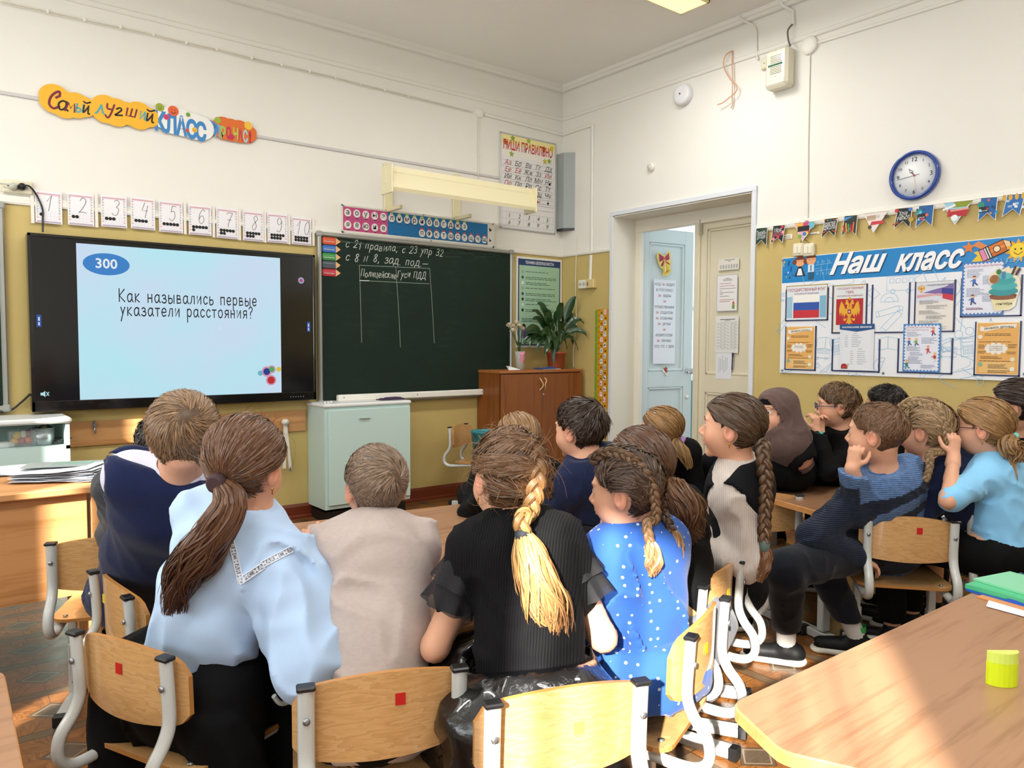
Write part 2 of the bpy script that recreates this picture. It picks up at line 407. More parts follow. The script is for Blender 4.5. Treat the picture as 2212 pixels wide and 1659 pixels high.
# floor: one printed linoleum sheet
def floor_mat():
    m = mat('printed_linoleum', '#a3683c', 0.38, coat=0.06); t = NT(m)
    P = 0.3335; v = t.coord('Object'); sp = t.n('ShaderNodeSeparateXYZ', {0: v}).outputs
    X = t.math('DIVIDE', t.math('ADD', sp[0], 4.379), P); Y = t.math('DIVIDE', t.math('ADD', sp[1], 1.619), P)
    fx = t.math('SUBTRACT', t.math('FRACT', t.math('ADD', X, 0.5)), 0.5); fy = t.math('SUBTRACT', t.math('FRACT', t.math('ADD', Y, 0.5)), 0.5)
    ax, ay = t.math('ABSOLUTE', fx), t.math('ABSOLUTE', fy)
    dd = t.math('ADD', t.math('DIVIDE', ax, 0.235), t.math('DIVIDE', ay, 0.20))        # <1 inside the diamond
    strip = t.math('MAXIMUM', t.math('GREATER_THAN', ax, 0.425), t.math('GREATER_THAN', ay, 0.43))
    both = t.math('MINIMUM', t.math('GREATER_THAN', ax, 0.43), t.math('GREATER_THAN', ay, 0.43))
    def line(d, w): return t.math('LESS_THAN', t.math('ABSOLUTE', d), w)
    ang = t.n('ShaderNodeMath', {0: fy, 1: fx}, operation='ARCTAN2').outputs[0]
    seg = t.math('SUBTRACT', t.math('FRACT', t.math('DIVIDE', ang, math.pi/6)), 0.5)
    spoke = t.math('LESS_THAN', t.math('SUBTRACT', 0.5, t.math('ABSOLUTE', seg)), 0.018)
    wing = t.math('ADD', t.math('FLOOR', t.math('DIVIDE', ang, math.pi/6)), 6.0)
    edges = t.math('MAXIMUM', t.math('MAXIMUM', line(t.math('SUBTRACT', ax, 0.425), 0.007), line(t.math('SUBTRACT', ay, 0.43), 0.007)), line(t.math('SUBTRACT', dd, 1.0), 0.05))
    grain = t.noise(t.coord('Object', scale=(6, 30, 1)), 3.0, 5, 0.65); grain2 = t.noise(t.coord('Object', scale=(30, 7, 1)), 3.0, 5, 0.65)
    alt = t.math('FRACT', t.math('MULTIPLY', wing, 0.5)); g = t.n('ShaderNodeMix', {0: t.math('GREATER_THAN', alt, .25), 2: grain, 3: grain2}, data_type='FLOAT').outputs[0]
    base = t.ramp(g, [(0.3, '#5c3a22'), (0.5, '#835327'), (0.7, '#9c6c3c')])
    c = t.mix(strip, base, t.mix(grain, '#57442f', '#73593e'))
    c2 = t.mix(both, c, '#4a3524')
    c3 = t.mix(t.math('MULTIPLY', t.math('MAXIMUM', edges, t.math('MULTIPLY', spoke, t.math('LESS_THAN', strip, .5))), .8), c2, '#2f1c10')
    inner = t.math('LESS_THAN', dd, 1.0)
    dia = t.mix(line(t.math('SUBTRACT', dd, 0.78), 0.05), t.mix(grain, '#40352a', '#6a5a48'), '#8c7a62')
    t.set('Base Color', t.mix(inner, c3, dia))
    t.set('Roughness', t.math('ADD', 0.22, t.math('MULTIPLY', t.noise(v, 12.0, 3), 0.2)))
    t.bump(t.noise(v, 60, 2), 0.06, 0.001)
    return m
b = MB(); b.box((-3.0, YB/2, -0.05), (9.5, -YB+2.5, 0.1), floor_mat()); struct(b, 'floor')
def ceil_mat():
    m = mat('ceiling_paint', '#efeae0', 0.6); t = NT(m)
    n = t.noise(t.coord('Object'), 1.0, 3); t.set('Base Color', t.mix(n, '#f4f1ea', '#faf8f2')); t.bump(t.noise(t.coord('Object'), 12, 3), 0.1, 0.003); return m
b = MB(); b.box((-3.3, YB/2, ZC+0.06), (7.6, -YB+0.6, 0.12), ceil_mat()); struct(b, 'ceiling')
# front wall
b = MB(); b.box((-3.3, 0.1, ZT/2), (7.2, 0.2, ZT), wall_ochre()); b.box((-3.3, 0.1, (ZC+ZT)/2), (7.2, 0.2, ZC-ZT), wall_white()); struct(b, 'wall_front')
# right wall with the doorway
DY0, DY1, DZ, DD = -0.665, -2.03, 2.352, 0.30
b = MB()
for y0, y1, z0, z1 in ((0, DY0, 0, ZC), (DY1, YB, 0, ZC), (DY0, DY1, DZ, ZC)):
    for za, zb, m in ((z0, min(z1, ZT), wall_ochre()), (max(z0, ZT), z1, wall_white())):
        if zb > za: b.box((DD/2+.02, (y0+y1)/2, (za+zb)/2), (DD+.04, abs(y1-y0), zb-za), m)
struct(b, 'wall_right')
# plastered jambs and head of the doorway, with the flat architrave round it
jm = mat('jamb_paint', '#e8e2d2', 0.5)
b = MB(); b.box((0.15, DY0-.004, DZ/2), (0.32, 0.008, DZ), jm); b.box((0.15, DY1+.004, DZ/2), (0.32, 0.008, DZ), jm); b.box((0.15, (DY0+DY1)/2, DZ-.004), (0.32, DY0-DY1, 0.008), jm)
b.box((0.285, DY0-.03, DZ/2-.02), (0.05, 0.06, DZ-.04), jm, bevel=.005); b.box((0.285, (DY0+DY1)/2, DZ-.06), (0.06, DY0-DY1, 0.11), jm, bevel=.005)
struct(b, 'door_1_lining')
am = mat('architrave_paint', '#dfe3e8', 0.4)
b = MB(); b.box((-0.009, DY0+.017, DZ/2+.02), (0.02, 0.035, DZ+.04), am, bevel=.003); b.box((-0.009, DY1-.017, DZ/2+.02), (0.02, 0.035, DZ+.04), am, bevel=.003)
b.box((-0.009, (DY0+DY1)/2, DZ+.021), (0.024, DY0-DY1+.074, 0.037), am, bevel=.003); struct(b, 'trim_1')
# left wall with three windows, back wall
b = MB(); ys = [0.0]
for yc, ww in WINDOWS: ys += [yc+ww/2, yc-ww/2]
ys.append(YB)
for i in range(0, len(ys), 2): 
    b.box((XW-.06, (ys[i]+ys[i+1])/2, ZC/2), (.12, abs(ys[i]-ys[i+1]), ZC), wall_white())
for yc, ww in WINDOWS: b.box((XW-.06, yc, .42), (.12, ww, .84), wall_white()); b.box((XW-.06, yc, (2.76+ZC)/2), (.12, ww, ZC-2.76), wall_white())
struct(b, 'wall_left')
b = MB(); b.box((-3.3, YB-.1, ZC/2), (7.6, .2, ZC), wall_white()); struct(b, 'wall_back')
for i, (yc, ww) in enumerate(WINDOWS):
    b = MB(); fm = mat('window_frame_paint', '#f1f1ee', 0.35)
    for dx in (-ww/2+.03, ww/2-.03): b.box((XW-.05, yc+dx, 1.8), (.07, .05, 1.92), fm)
    for z in (.87, 2.73): b.box((XW-.05, yc, z), (.07, ww, .06), fm)
    struct(b, 'window_%d' % (i+1))
# unseen curtains over most of each window, gaps placed to shape the sun patches
def curtain_mat():
    m = mat('curtain_cloth', '#f4efe2', 0.9); return m
def curtain(y0, y1, z0=0.75, z1=3.1):
    b = MB(); n = max(8, int(abs(y1-y0)/0.035)); vs = []
    for i in range(n+1):
        y = y0+(y1-y0)*i/n; x = XW+.05+.018*math.sin(i*1.9)
        vs += [(x, y, z0), (x, y, z1)]
    b.add(vs, [(2*i, 2*i+2, 2*i+3, 2*i+1) for i in range(n)], curtain_mat(), True)
    return b
for i, (a, c, k) in enumerate(SUN_GAP_CURTAINS):
    o = curtain(a, c).build('curtain'); tag(o, 'unseen pale cloth curtain panel added to shape the sun patches, %s from the front of the window wall' % ('first', 'second', 'third', 'fourth', 'fifth', 'sixth')[k], 'curtain', 'unseen curtains shaping the sun patches')
for i, (y, ww) in enumerate(((-6.33,.03),(-6.455,.02),(-6.78,.012),(-6.86,.02),(-6.95,.014),(-7.0,.012))):  # unseen slats added in the curtain gap to cast shadow stripes
    b = MB(); b.box((XW-.02, y, 1.8), (.01, ww, 1.9), fm); tag(b.build('sun_stripe_slat'), 'narrow vertical blind slat added to cast a stripe in the sunny window gap, %s from the front wall' % ('first', 'second', 'third', 'fourth', 'fifth', 'sixth')[i], 'blind slat', 'blind slats added to cast sun stripes')
# cornice under the ceiling, picture rails
def run_front(b, prof, m, x0=-6.75, x1=0.0):
    n = len(prof)
    vs = [(x0, -p, z) for p, z in prof]+[(x1-p, -p, z) for p, z in prof]
    b.add(vs, [(i, (i+1) % n, n+(i+1) % n, n+i) for i in range(n)]+[tuple(range(n))], m)
def run_right(b, prof, m, y0=0.0, y1=YB, open0=False):
    n = len(prof)
    vs = [(-p, y0-(0 if open0 else p), z) for p, z in prof]+[(-p, y1, z) for p, z in prof]
    b.add(vs, [(i, n+i, n+(i+1) % n, (i+1) % n) for i in range(n)]+[tuple(range(n)), tuple(range(n, 2*n))[::-1]], m)
corn = [(0, 3.55), (.012, 3.543), (.03, 3.548), (.034, 3.556), (.04, 3.565), (.05, 3.57), (.05, 3.61), (0, 3.61)]
b = MB(); run_front(b, corn, wall_white()); struct(b, 'trim_2'); b = MB(); run_right(b, corn, wall_white()); struct(b, 'trim_3')
pic = [(0, 3.29), (.010, 3.293), (.014, 3.30), (.014, 3.318), (.008, 3.325), (0, 3.327)]
b = MB(); run_front(b, pic, wall_white()); struct(b, 'trim_4'); b = MB(); run_right(b, pic, wall_white()); struct(b, 'trim_5')
rail = [(0, 2.062), (.012, 2.064), (.016, 2.074), (.016, 2.088), (.010, 2.094), (.010, 2.112), (0, 2.118)]
b = MB(); run_front(b, rail, trimwhite()); struct(b, 'trim_6')
b = MB(); run_right(b, rail, trimwhite(), 0.0, DY0+.034); run_right(b, rail, trimwhite(), DY1-.034, YB, True); struct(b, 'trim_7')
bb = [(0, 0), (.028, 0), (.028, .015), (.016, .025), (.014, .085), (.004, .105), (0, .105)]
bm = mat('red_brown_baseboard', '#6f2d16', 0.35, coat=.3)
b = MB(); run_front(b, bb, bm); struct(b, 'baseboard_front'); b = MB(); run_right(b, bb, bm, 0, DY0+.034); run_right(b, bb, bm, DY1-.034, YB, True); struct(b, 'baseboard_right')
# corridor behind the doorway
cw = mat('corridor_white', '#eef1f2', 0.7); ct = mat('corridor_teal', '#2c6463', 0.5)
CX = 2.6
b = MB(); b.box((CX+.1, -1.2, .42), (.2, 7.5, .84), ct)
b.box((CX+.1, -3.9, 2.2), (.2, 2.9, 2.8), cw); b.box((CX+.1, 2.6, 2.2), (.2, 1.0, 2.8), cw); b.box((CX+.1, 0, 3.3), (.2, 5.2, .7), cw)
struct(b, 'corridor_wall')
b = MB(); b.box((CX/2+.15, 2.6, 1.8), (CX, .1, 3.6), cw); b.box((CX/2+.15, -4.9, 1.8), (CX, .1, 3.6), cw); struct(b, 'corridor_end_wall')
b = MB(); b.box((CX/2+.25, -1.15, 3.65), (CX+.3, 7.6, .1), cw); struct(b, 'corridor_ceiling')
b = MB()
for y in (-2.5, -1.5, -.45, .6, 1.6, 2.2): b.box((CX+.06, y, 1.9), (.06, .06, 2.2), fm)
b.box((CX+.06, -.2, 1.7), (.06, 4.8, .05), fm); struct(b, 'window_4')
b = MB(); vs = []
m = mat('sheer_curtain', '#f6fafc', 0.9, alpha=0.55)
n = 130
for i in range(n+1):
    y = -2.5+4.9*i/n; x = CX-.06+.025*math.sin(i*1.4); vs += [(x, y, 1.0), (x, y, 2.9)]
b.add(vs, [(2*i, 2*i+2, 2*i+3, 2*i+1) for i in range(n)], m, True)
tag(b.build('sheer_curtain'), 'white sheer curtain over the corridor window seen above the open door leaf', 'curtain')
lamp('corridor_window_daylight', 'AREA', 60, (.88, .95, 1.0), (CX-.15, -.3, 1.9), (-1, 0, 0), shape='RECTANGLE', size=4.4, size_y=1.7)

# ---------------------------------------------------------------- the double door
def leaf(name_, W, Hh, M, m, knob=None, hinges=()):
    """panelled leaf in its own frame: x along the width, y depth (0 = face towards the class), z up"""
    root = bpy.data.objects.new(name_, None); COL.objects.link(root); root['kind'] = 'structure'; root.empty_display_size = .1
    root.location = M.translation
    def put(b, nm):
        b.v = [tuple(M @ Vector(p)) for p in b.v]; return b.build(nm, root)
    s, t = .10, .045
    b = MB(); b.box((s/2, t/2, Hh/2), (s, t, Hh), m, bevel=.002); b.box((W-s/2, t/2, Hh/2), (s, t, Hh), m, bevel=.002)
    for z, h in ((.12, .24), (.95, .14), (Hh-.06, .12)): b.box((W/2, t/2, z), (W-2*s, t*.98, h), m)
    put(b, 'stile_frame')
    for z0, z1 in ((.24, .88), (1.02, Hh-.12)):
        b = MB(); b.box((W/2, t/2+.006, (z0+z1)/2), (W-2*s, t*.5, z1-z0), m)
        for k, (dx, dz, sx, sz) in enumerate(((W/2, z0+.012, W-2*s, .022), (W/2, z1-.012, W-2*s, .022), (s+.012, (z0+z1)/2, .022, z1-z0), (W-s-.012, (z0+z1)/2, .022, z1-z0))):
            b.box((dx, .012, dz), (sx, .018, sz), m, bevel=.006)
        put(b, 'door_panel')
    if knob:
        b = MB(); b.lathe([(.004, 0), (.024, .003), (.024, .007), (.012, .012), (.011, .03), (.024, .038), (.029, .052), (.024, .066), (.008, .071)], (knob[0], 0, knob[1]), mat('glass_knob', '#dfe6e6', .1, trans=.5), 20, (0, -1, 0)); put(b, 'door_knob')
        b = MB(); b.lathe([(.004, 0), (.018, .002), (.018, .006), (.004, .007)], (knob[0]+.0, 0, knob[1]-.24), white_pl(), 16, (0, -1, 0)); put(b, 'keyhole_plate')
    for hx, hz in hinges:
        b = MB(); b.tube([(hx, -.012, hz-.05), (hx, -.012, hz+.05)], .009, mat('painted_hinge', '#ddd2b4', .5), 10); b.box((hx+.02, -.002, hz), (.05, .004, .11), mat('painted_hinge', '#ddd2b4')); put(b, 'hinge')
    return root
LX = 0.29; YM = -1.31; ZL = 2.30
fm_blue = mat('pale_blue_door_paint', '#cfdde0', 0.4); fm_cream = mat('cream_door_paint', '#e4dcc2', 0.42)
# closed right leaf: local x runs along -Y
Mr = Matrix.Translation((LX, YM, 0.01)) @ Matrix(((0,1,0,0),(-1,0,0,0),(0,0,1,0),(0,0,0,1)))
leafR = leaf('door_1', DY0-DY1-(DY0-YM)+.02, ZL, Mr, fm_cream, hinges=())
b = MB(); b.box((LX-.012, YM-.02, ZL/2+.01), (.03, .05, ZL), fm_cream, bevel=.006); b.build('cover_strip', leafR)
b = MB(); b.box((LX-.03, YM-.055, ZL-.09), (.008, .022, .12), mat('painted_hinge', '#ddd2b4')); b.tube([(LX-.036, YM-.055, ZL-.15), (LX-.036, YM-.055, ZL-.03)], .005, screw(), 8); b.build('door_bolt', leafR)
LA = math.radians(LEAF_A)
lx = Vector((math.cos(LA), -math.sin(LA), 0)); ly = Vector((math.sin(LA), math.cos(LA), 0))
Ml = Matrix(((lx.x, ly.x, 0, LX), (lx.y, ly.y, 0, -.70), (0, 0, 1, .01), (0, 0, 0, 1)))
leafL = leaf('door_2', LEAF_W, ZL-.02, Ml, fm_blue, knob=(LEAF_W-.055, 1.02), hinges=((0.0, 1.95), (0.0, .4)))
# papers and decorations on the leaves
def sheet(name, M, x0, z0, ww, hh, label, cat='paper', draw=None, off=.0015, group=None, colour='#f2f3f4'):
    """a thin sheet on a plane given by matrix M (x along, z up, -y outwards)"""
    o = M @ Vector((x0, -off, z0)); u = (M.to_3x3() @ Vector((1, 0, 0))); pl = Plane(o, u, (0, 0, 1))
    root = thing(name, label, cat, o, group)
    b = MB(); b.prism([(0, 0), (ww, 0), (ww, hh), (0, hh)], -.0006, .0006, cm(colour, .5), pl.M()); b.build('paper_sheet', root)
    if draw:
        a = Art(pl, .0009); draw(a, ww, hh); a.build('print', root)
    return root
def inM(M, px, py):
    n = (M.to_3x3() @ Vector((0, 1, 0))).normalized(); d = ray(px, py); p = CAM + d*((M.translation-CAM).dot(n)/d.dot(n)); q = M.inverted() @ p; return q.x, q.z
def d_motto(a, w, h):
    rows = [('КОГДА ', 'ВЫ', ' ВХОДИТЕ'), ('В ЭТОТ КЛАСС', '', ''), ('', 'ВЫ', ' ЛИДЕРЫ'), ('', 'ВЫ', ''), ('ПУТЕШЕСТВЕННИКИ', '', ''), ('', 'ВЫ', ' СОЗДАТЕЛИ'), ('', 'ВЫ', ' ОСОБЕННЫЕ'), ('', 'ВЫ', ' ДРУЗЬЯ'),
            ('', 'ВЫ', ''), ('ИЗОБРЕТАТЕЛИ', '', ''), ('', 'ВЫ', ' ПРИЧИНА'), ('ТОГО, ЧТО ', 'Я', ' ЗДЕСЬ')]
    dy = h*.067
    for i, (p, q, r) in enumerate(rows):
        n = len(p+q+r); cw_ = w*.92/max(n, 14); x = w/2-n*cw_/2; y = h*.93-i*dy
        for s_, c in ((p, '#3b4350'), (q, '#c8606a'), (r, '#3b4350')):
            if s_.strip():
                lead = len(s_)-len(s_.lstrip()); k = len(s_.strip()); a.text(s_.strip(), x+lead*cw_, y, dy*.62, c, 'L', .01, .15, width=k*cw_*.96)
            x += len(s_)*cw_
def on_leaf(name, M, box, label, cat='paper', draw=None, colour='#f2f3f4', off=.0015):
    x0, z0 = inM(M, box[0], box[3]); x1, z1 = inM(M, box[2], box[1]); return sheet(name, M, x0, z0, abs(x1-x0), abs(z1-z0), label, cat, draw, off, None, colour)
on_leaf('motto_poster', Ml, (1410, 606, 1460, 786), 'long narrow white sheet of printed mottoes taped to the pale blue door leaf', 'poster', d_motto, '#e4eaf3')
def d_sched(a, w, h):
    a.rect(w*.3, h*.86, w*.5, .004, '#55585c'); a.rect(w*.47, h*.74, w*.12, .004, '#55585c')
    for i in range(7):
        for j in range(5): a.rect(w*(.08+.13*i), h*(.42-.07*j), w*.09, .003, '#7d8186')
def d_rules(a, w, h):
    a.frame(0, 0, w, h, .004, '#b9b4c4')
    for y, x0, x1, c in ((.9,.43,.62,0),(.87,.3,.72,0),(.84,.3,.75,0),(.76,.15,.7,1),(.69,.15,.88,1),(.62,.15,.92,0),(.56,.15,.25,0),(.51,.15,.85,0),(.47,.15,.3,0),(.41,.15,.6,0),(.31,.15,.85,1),(.26,.15,.65,1)):
        a.rect(w*x0, h*y, w*(x1-x0), .0035, '#b0606a' if c else '#777b80')
    a.disc(w*.82, h*.2, .012, '#c9a07a'); a.poly([(w*.76,h*.2),(w*.88,h*.2),(w*.82,h*.29)], '#c95a3a'); a.rect(w*.76, h*.06, w*.12, h*.11, '#7d9a4a')
def d_table(a, w, h):
    a.rect(w*.2, h*.9, w*.65, .005, '#45484c'); a.rect(w*.4, h*.875, w*.25, .003, '#66696c')
    for i in range(6):
        for j in range(26):
            if (i*7+j*3) % 9: a.rect(w*(.06+.15*i), h*(.83-.029*j), w*(.08+.03*((i+j) % 3)), .0022, '#9a9da1')
def d_note(a, w, h):
    for i in range(6): a.rect(w*(.2+.1*i), h*(.25+.05*(i % 3)), .003, h*(.55-.07*(i % 2)), '#7f858c')
on_leaf('class_schedule_sheet', Mr, (1552, 556, 1597, 585), 'small clear-sleeved timetable sheet, topmost on the cream door leaf', 'paper', d_sched, '#e9e6dc')
on_leaf('rules_sheet', Mr, (1548, 592, 1594, 673), 'white sheet with a small green figure drawn at its foot on cream door', 'paper', d_rules, '#eeeceb')
on_leaf('name_table_sheet', Mr, (1545, 682, 1596, 762), 'white sheet with a dense printed table of names on the cream door', 'paper', d_table, '#e9e8e4')
on_leaf('pocket_note', Mr, (1546, 763, 1581, 818), 'folded printed note turned sideways in a clear pocket, lowest on cream door', 'paper', d_note, '#e8ebf0')
x0, z0 = inM(Mr, 1582, 799); x1, z1 = inM(Mr, 1584, 762)
t_ = thing('ballpoint_pen', 'dark blue ballpoint pen hanging beside the folded note on the cream door', 'pen', Mr @ Vector((x0, -.006, z0)))
b = MB(); b.tube([Mr @ Vector((x0, -.007, z0)), Mr @ Vector((x1, -.007, z1-.03))], .0045, cm('#1c2a6b', .3), 8); b.build('barrel', t_)
b = MB(); b.tube([Mr @ Vector((x1, -.007, z1-.03)), Mr @ Vector((x1, -.007, z1))], .006, cm('#141f55', .3), 8); b.build('pen_cap', t_)
# bell with a bow, maple leaf cut-out on the blue leaf
def cutout(name, M, cx, cz, label, layers, cat='decoration', th=.0012):
    o = M @ Vector((cx, -.002, cz)); pl = Plane(o, M.to_3x3() @ Vector((1, 0, 0)), (0, 0, 1)); r = thing(name, label, cat, o)
    b = MB(); b.prism(layers[0][0], -.0005, th, cm(layers[0][1]), pl.M()); b.build('card', r)
    a = Art(pl, th+.0003)
    for pts, c in layers[1:]: a.poly(pts, c); a.layer()
    a.build('print', r); return r
def ccw(p): 
    s = sum(p[i][0]*p[(i+1) % len(p)][1]-p[(i+1) % len(p)][0]*p[i][1] for i in range(len(p))); return p if s > 0 else p[::-1]
k = .001
bow = ccw([(-.075,.085),(-.02,.06),(.005,.055),(.05,.105),(.068,.07),(.062,.02),(.085,-.01),(.06,-.02),(.075,-.07),(.03,-.11),(-.02,-.115),(-.015,-.06),(-.05,-.04),(-.07,.0),(-.085,.04)])
bx, bz = inM(Ml, 1435, 567)
cutout('bell_decoration', Ml, bx, bz, 'golden bell with a crimson bow cut from card on the pale blue door leaf', [
    ([(x*1.06, z*1.06) for x, z in bow], '#e8cf6a'), (ccw([(-.068,.075),(-.01,.05),(-.012,.02),(-.06,.0)]), '#9a2c45'), (ccw([(.005,.05),(.048,.09),(.058,.03),(.01,.015)]), '#a8334c'), 
    (ccw([(-.005,.02),(.05,.0),(.068,-.02),(.03,-.01)]), '#b23a4f'), (ccw([(-.012,.02),(-.045,-.03),(-.028,-.04),(.0,.0)]), '#8f2740'), ([(.012*math.cos(i)-.002, .012*math.sin(i)+.035) for i in (0,1,2,3,4,5)], '#c45266'),
    (ccw([(-.012,.0),(.02,.0),(.045,-.055),(.068,-.065),(.03,-.098),(-.012,-.105),(-.008,-.08)]), '#d9b032'), (ccw([(0,-.005),(.01,-.005),(.02,-.07),(.0,-.09)]), '#f3e08a'), (ccw([(.02,-.07),(.05,-.068),(.028,-.09)]), '#8f6a1e')])
mx, mz = inM(Ml, 1437, 800)
star = []
for i in range(14):
    a_ = math.pi/2+i*math.pi/7; rr_ = (.055 if i % 2 == 0 else .026); star.append((rr_*math.cos(a_)*.8, rr_*math.sin(a_)))
cutout('maple_leaf_decoration', Ml, mx, mz, 'green and red paper maple leaf on a string below the motto sheet', [(star, '#d8d2c0'), ([(x*.8, z*.8) for x, z in star], '#5c7f4a'), (ccw([(-.02,.01),(.01,.03),(.02,-.01),(0,-.03)]), '#a63b3b'), (ccw([(-.04,.0),(-.03,.012),(.03,-.045),(.02,-.055)]), '#e9e7e0')])
b = MB(); p = Ml @ Vector((mx, -.002, mz-.03)); b.tube([p, p-Vector((0, 0, .16))], .0012, white_pl(), 5); tag(b.build('string'), 'thin white string trailing from the paper maple leaf', 'string')

# ================================================================ FRONT WALL
# --- interactive display
TVY = -0.10
c00, c11 = onF(58, 502, TVY), onF(682.5, 865.3, TVY); TW = c11.x-c00.x
zt, zb = c00.z, onF(64.8, 890.6, TVY).z; TH = zt-zb
pt = Plane((c00.x, TVY, zb), (1, 0, 0), (0, 0, 1))
tv = thing('interactive_display', 'large black interactive display mounted on the front wall, showing a quiz slide', 'display', (c00.x+TW/2, TVY, zb))
bk = mat('display_bezel', '#08090b', .22, coat=.5)
b = MB(); b.box((c00.x+TW/2, TVY+.045, zb+TH/2), (TW, .085, TH), bk, bevel=.006); b.box((c00.x+TW/2, TVY+.075, zb+TH/2), (.7, .05, .5), blackcap()); b.build('housing', tv)
b = MB(); fw = .018
for x, z, sx, sz in ((TW/2, TH-fw/2, TW, fw), (TW/2, .03, TW, .06), (fw/2, TH/2, fw, TH), (TW-fw/2, TH/2, fw, TH)):
    b.box(pt.P(x, z, .004), (sx, .010, sz), bk, bevel=.003)
b.build('bezel', tv)
def emis(h, s=1.0): return mat('screen_'+h.lstrip('#')+str(s), '#050505', .25, emit=h, es=s)
a = Art(pt, .0012)
def q(px, py): p = onF(px, py, TVY); return (p.x-pt.o.x, p.z-pt.o.z)
x0, y0 = fw, .06; sw, sh = TW-2*fw, TH-.06-fw
a.rect(x0, y0, sw, sh, mat('screen_dark', '#060708', .12, spec=.6, emit='#1a1b1d', es=.35)); a.build('screen_glass', tv)
def slide_mat():
    m = mat('slide_background', '#050505', .3, emit='#c4e8f4', es=.98); t = NT(m)
    n = t.noise(t.coord('Object'), 1.4, 2); t.set('Emission Color', t.ramp(n, [(.35, '#b9ebf6'), (.55, '#c9e3f6'), (.7, '#cfdcf6')])); return m
a = Art(pt, .0022); xs0, yt = q(164, 525); xs1, yb_ = q(608, 850); yb_ = q(171, 864)[1]; yt = q(164, 525)[1]
a.rect(xs0, yb_, xs1-xs0, yt-yb_, slide_mat()); a.layer(2)
ex, ey = q(230, 571); a.disc(ex, ey, .128, emis('#3a8ede', .8), .066, 40); a.layer(2); a.text('300', ex, ey-.024, .082, emis('#f4faff', .9), bold=.02)
ink = emis('#1d2632', .4)
def swrite(s, px, py, px1, h, w):
    x, y = q(px, py); X1 = q(px1, py)[0]; L = Art(pt); e = write(L, s, 0, 0, h, w, ink, .26); write(a, s, x, y, h, w, ink, .26, sx=1.0*((X1-x)/e)) if False else None
    k = (X1-x)/e; sub = Art(pt); sub.z = a.z; write(sub, s, 0, 0, h, w, ink, .26)
    ox = pt.P(0, 0, 0)
    a.mb.add([(pt.o.x+x+(v[0]-pt.o.x)*k, v[1], v[2]+y) for v in sub.mb.v], sub.mb.f, ink)
swrite('Как назывались первые', 256, 651, 557, .050, .0085)
swrite('указатели расстояния?', 260, 681, 549, .050, .0085)
# little molecule drawing, cursor, side tools
gx, gy = q(576, 812)
for dx, dy, r, c in ((0, .03, .036, '#e8a7c4'), (.03, -.03, .036, '#e8a7c4'), (.035, .045, .028, '#e8a7c4'), (-.045, .02, .018, '#7fc6dc'), (.085, .045, .017, '#f0d34a')): a.disc(gx+dx, gy+dy, r, emis(c, .8))
a.layer(2)
for dx, dy, r, c in ((0, .03, .024, '#2d3f9a'), (.03, -.03, .026, '#d03038'), (.035, .045, .019, '#5cb86a')): a.disc(gx+dx, gy+dy, r, emis(c, .8))
mx_, my_ = q(473, 705); a.poly([(mx_, my_), (mx_+.012, my_-.014), (mx_, my_-.02)], emis('#e8f2fa', .9))
lx_, ly_ = q(650, 606); a.disc(lx_, ly_, .022, emis('#a9b7e6', .8)); a.layer(); a.disc(lx_, ly_, .012, emis('#d84a6a', .7))
for px, py in ((84, 693), (666, 706)): 
    sx_, sy_ = q(px, py); a.rect(sx_-.012, sy_-.035, .024, .07, emis('#2a5db8', .7)); a.layer(); a.rect(sx_-.004, sy_-.026, .008, .018, emis('#dbe8fa', .9)); a.rect(sx_-.004, sy_+.0, .008, .022, emis('#dbe8fa', .9))
vx, vy = q(96, 851); a.poly(ccw([(vx-.02, vy-.008), (vx-.008, vy-.008), (vx+.004, vy-.018), (vx+.004, vy+.018), (vx-.008, vy+.008), (vx-.02, vy+.008)]), emis('#bfeaf2', .9)); a.stroke([(vx+.01, vy-.01), (vx+.022, vy+.01)], .004, emis('#bfeaf2', .9)); a.stroke([(vx+.01, vy+.01), (vx+.022, vy-.01)], .004, emis('#bfeaf2', .9))
a.build('slide_picture', tv)
a = Art(pt, .0101)
for i in range(6): dx, dy = q(627+i*5.5, 863.5); a.disc(dx, .028, .0028, emis('#c8d0d8', .8), n=8)
a.rect(TW*.36, .006, .12, .004, '#3c3f44'); a.build('front_buttons', tv)

# --- chalkboards
def green_board():
    m = mat('green_chalkboard', '#1d3226', .7, spec=.25); t = NT(m)
    v = t.coord('Object', scale=(1, 1, 1)); n = t.noise(v, 2.2, 6, .6); n2 = t.noise(t.coord('Object', scale=(3, 3, 12)), 2.5, 4)
    t.set('Base Color', t.ramp(t.math('ADD', t.math('MULTIPLY', n, .6), t.math('MULTIPLY', n2, .4)), [(.3, '#122119'), (.55, '#16281e'), (.75, '#22362b')]))
    return m
alu = lambda: mat('worn_aluminium', '#a9aba4', .45, metal=.6)
def chalkboard(px0, px1, label, L=None):
    if L is None: tl = onF(px0, 504.5, -.03); br = onF(*px1, -.03); L = (tl.x, br.x, br.z, tl.z)
    x0, x1, z0, z1 = L
    r = thing('chalkboard', label, 'chalkboard', ((x0+x1)/2, -.02, z0))
    b = MB(); b.box(((x0+x1)/2, -.018, (z0+z1)/2), (x1-x0-.02, .02, z1-z0-.02), green_board()); b.build('writing_surface', r)
    b = MB()
    for x, z, sx, sz in (((x0+x1)/2, z1, x1-x0+.03, .03), ((x0+x1)/2, z0, x1-x0+.03, .03), (x0, (z0+z1)/2, .03, z1-z0), (x1, (z0+z1)/2, .03, z1-z0)): b.box((x, -.022, z), (sx, .036, sz), alu(), bevel=.008)
    b.build('aluminium_frame', r)
    for x in (x0, x1):
        for z in (z0, z1): b = MB(); b.box((x, -.026, z), (.045, .04, .045), mat('grey_plastic', '#9fa09a', .5), bevel=.01); b.build('corner_cap', r)
    return r, x0, x1, z0, z1
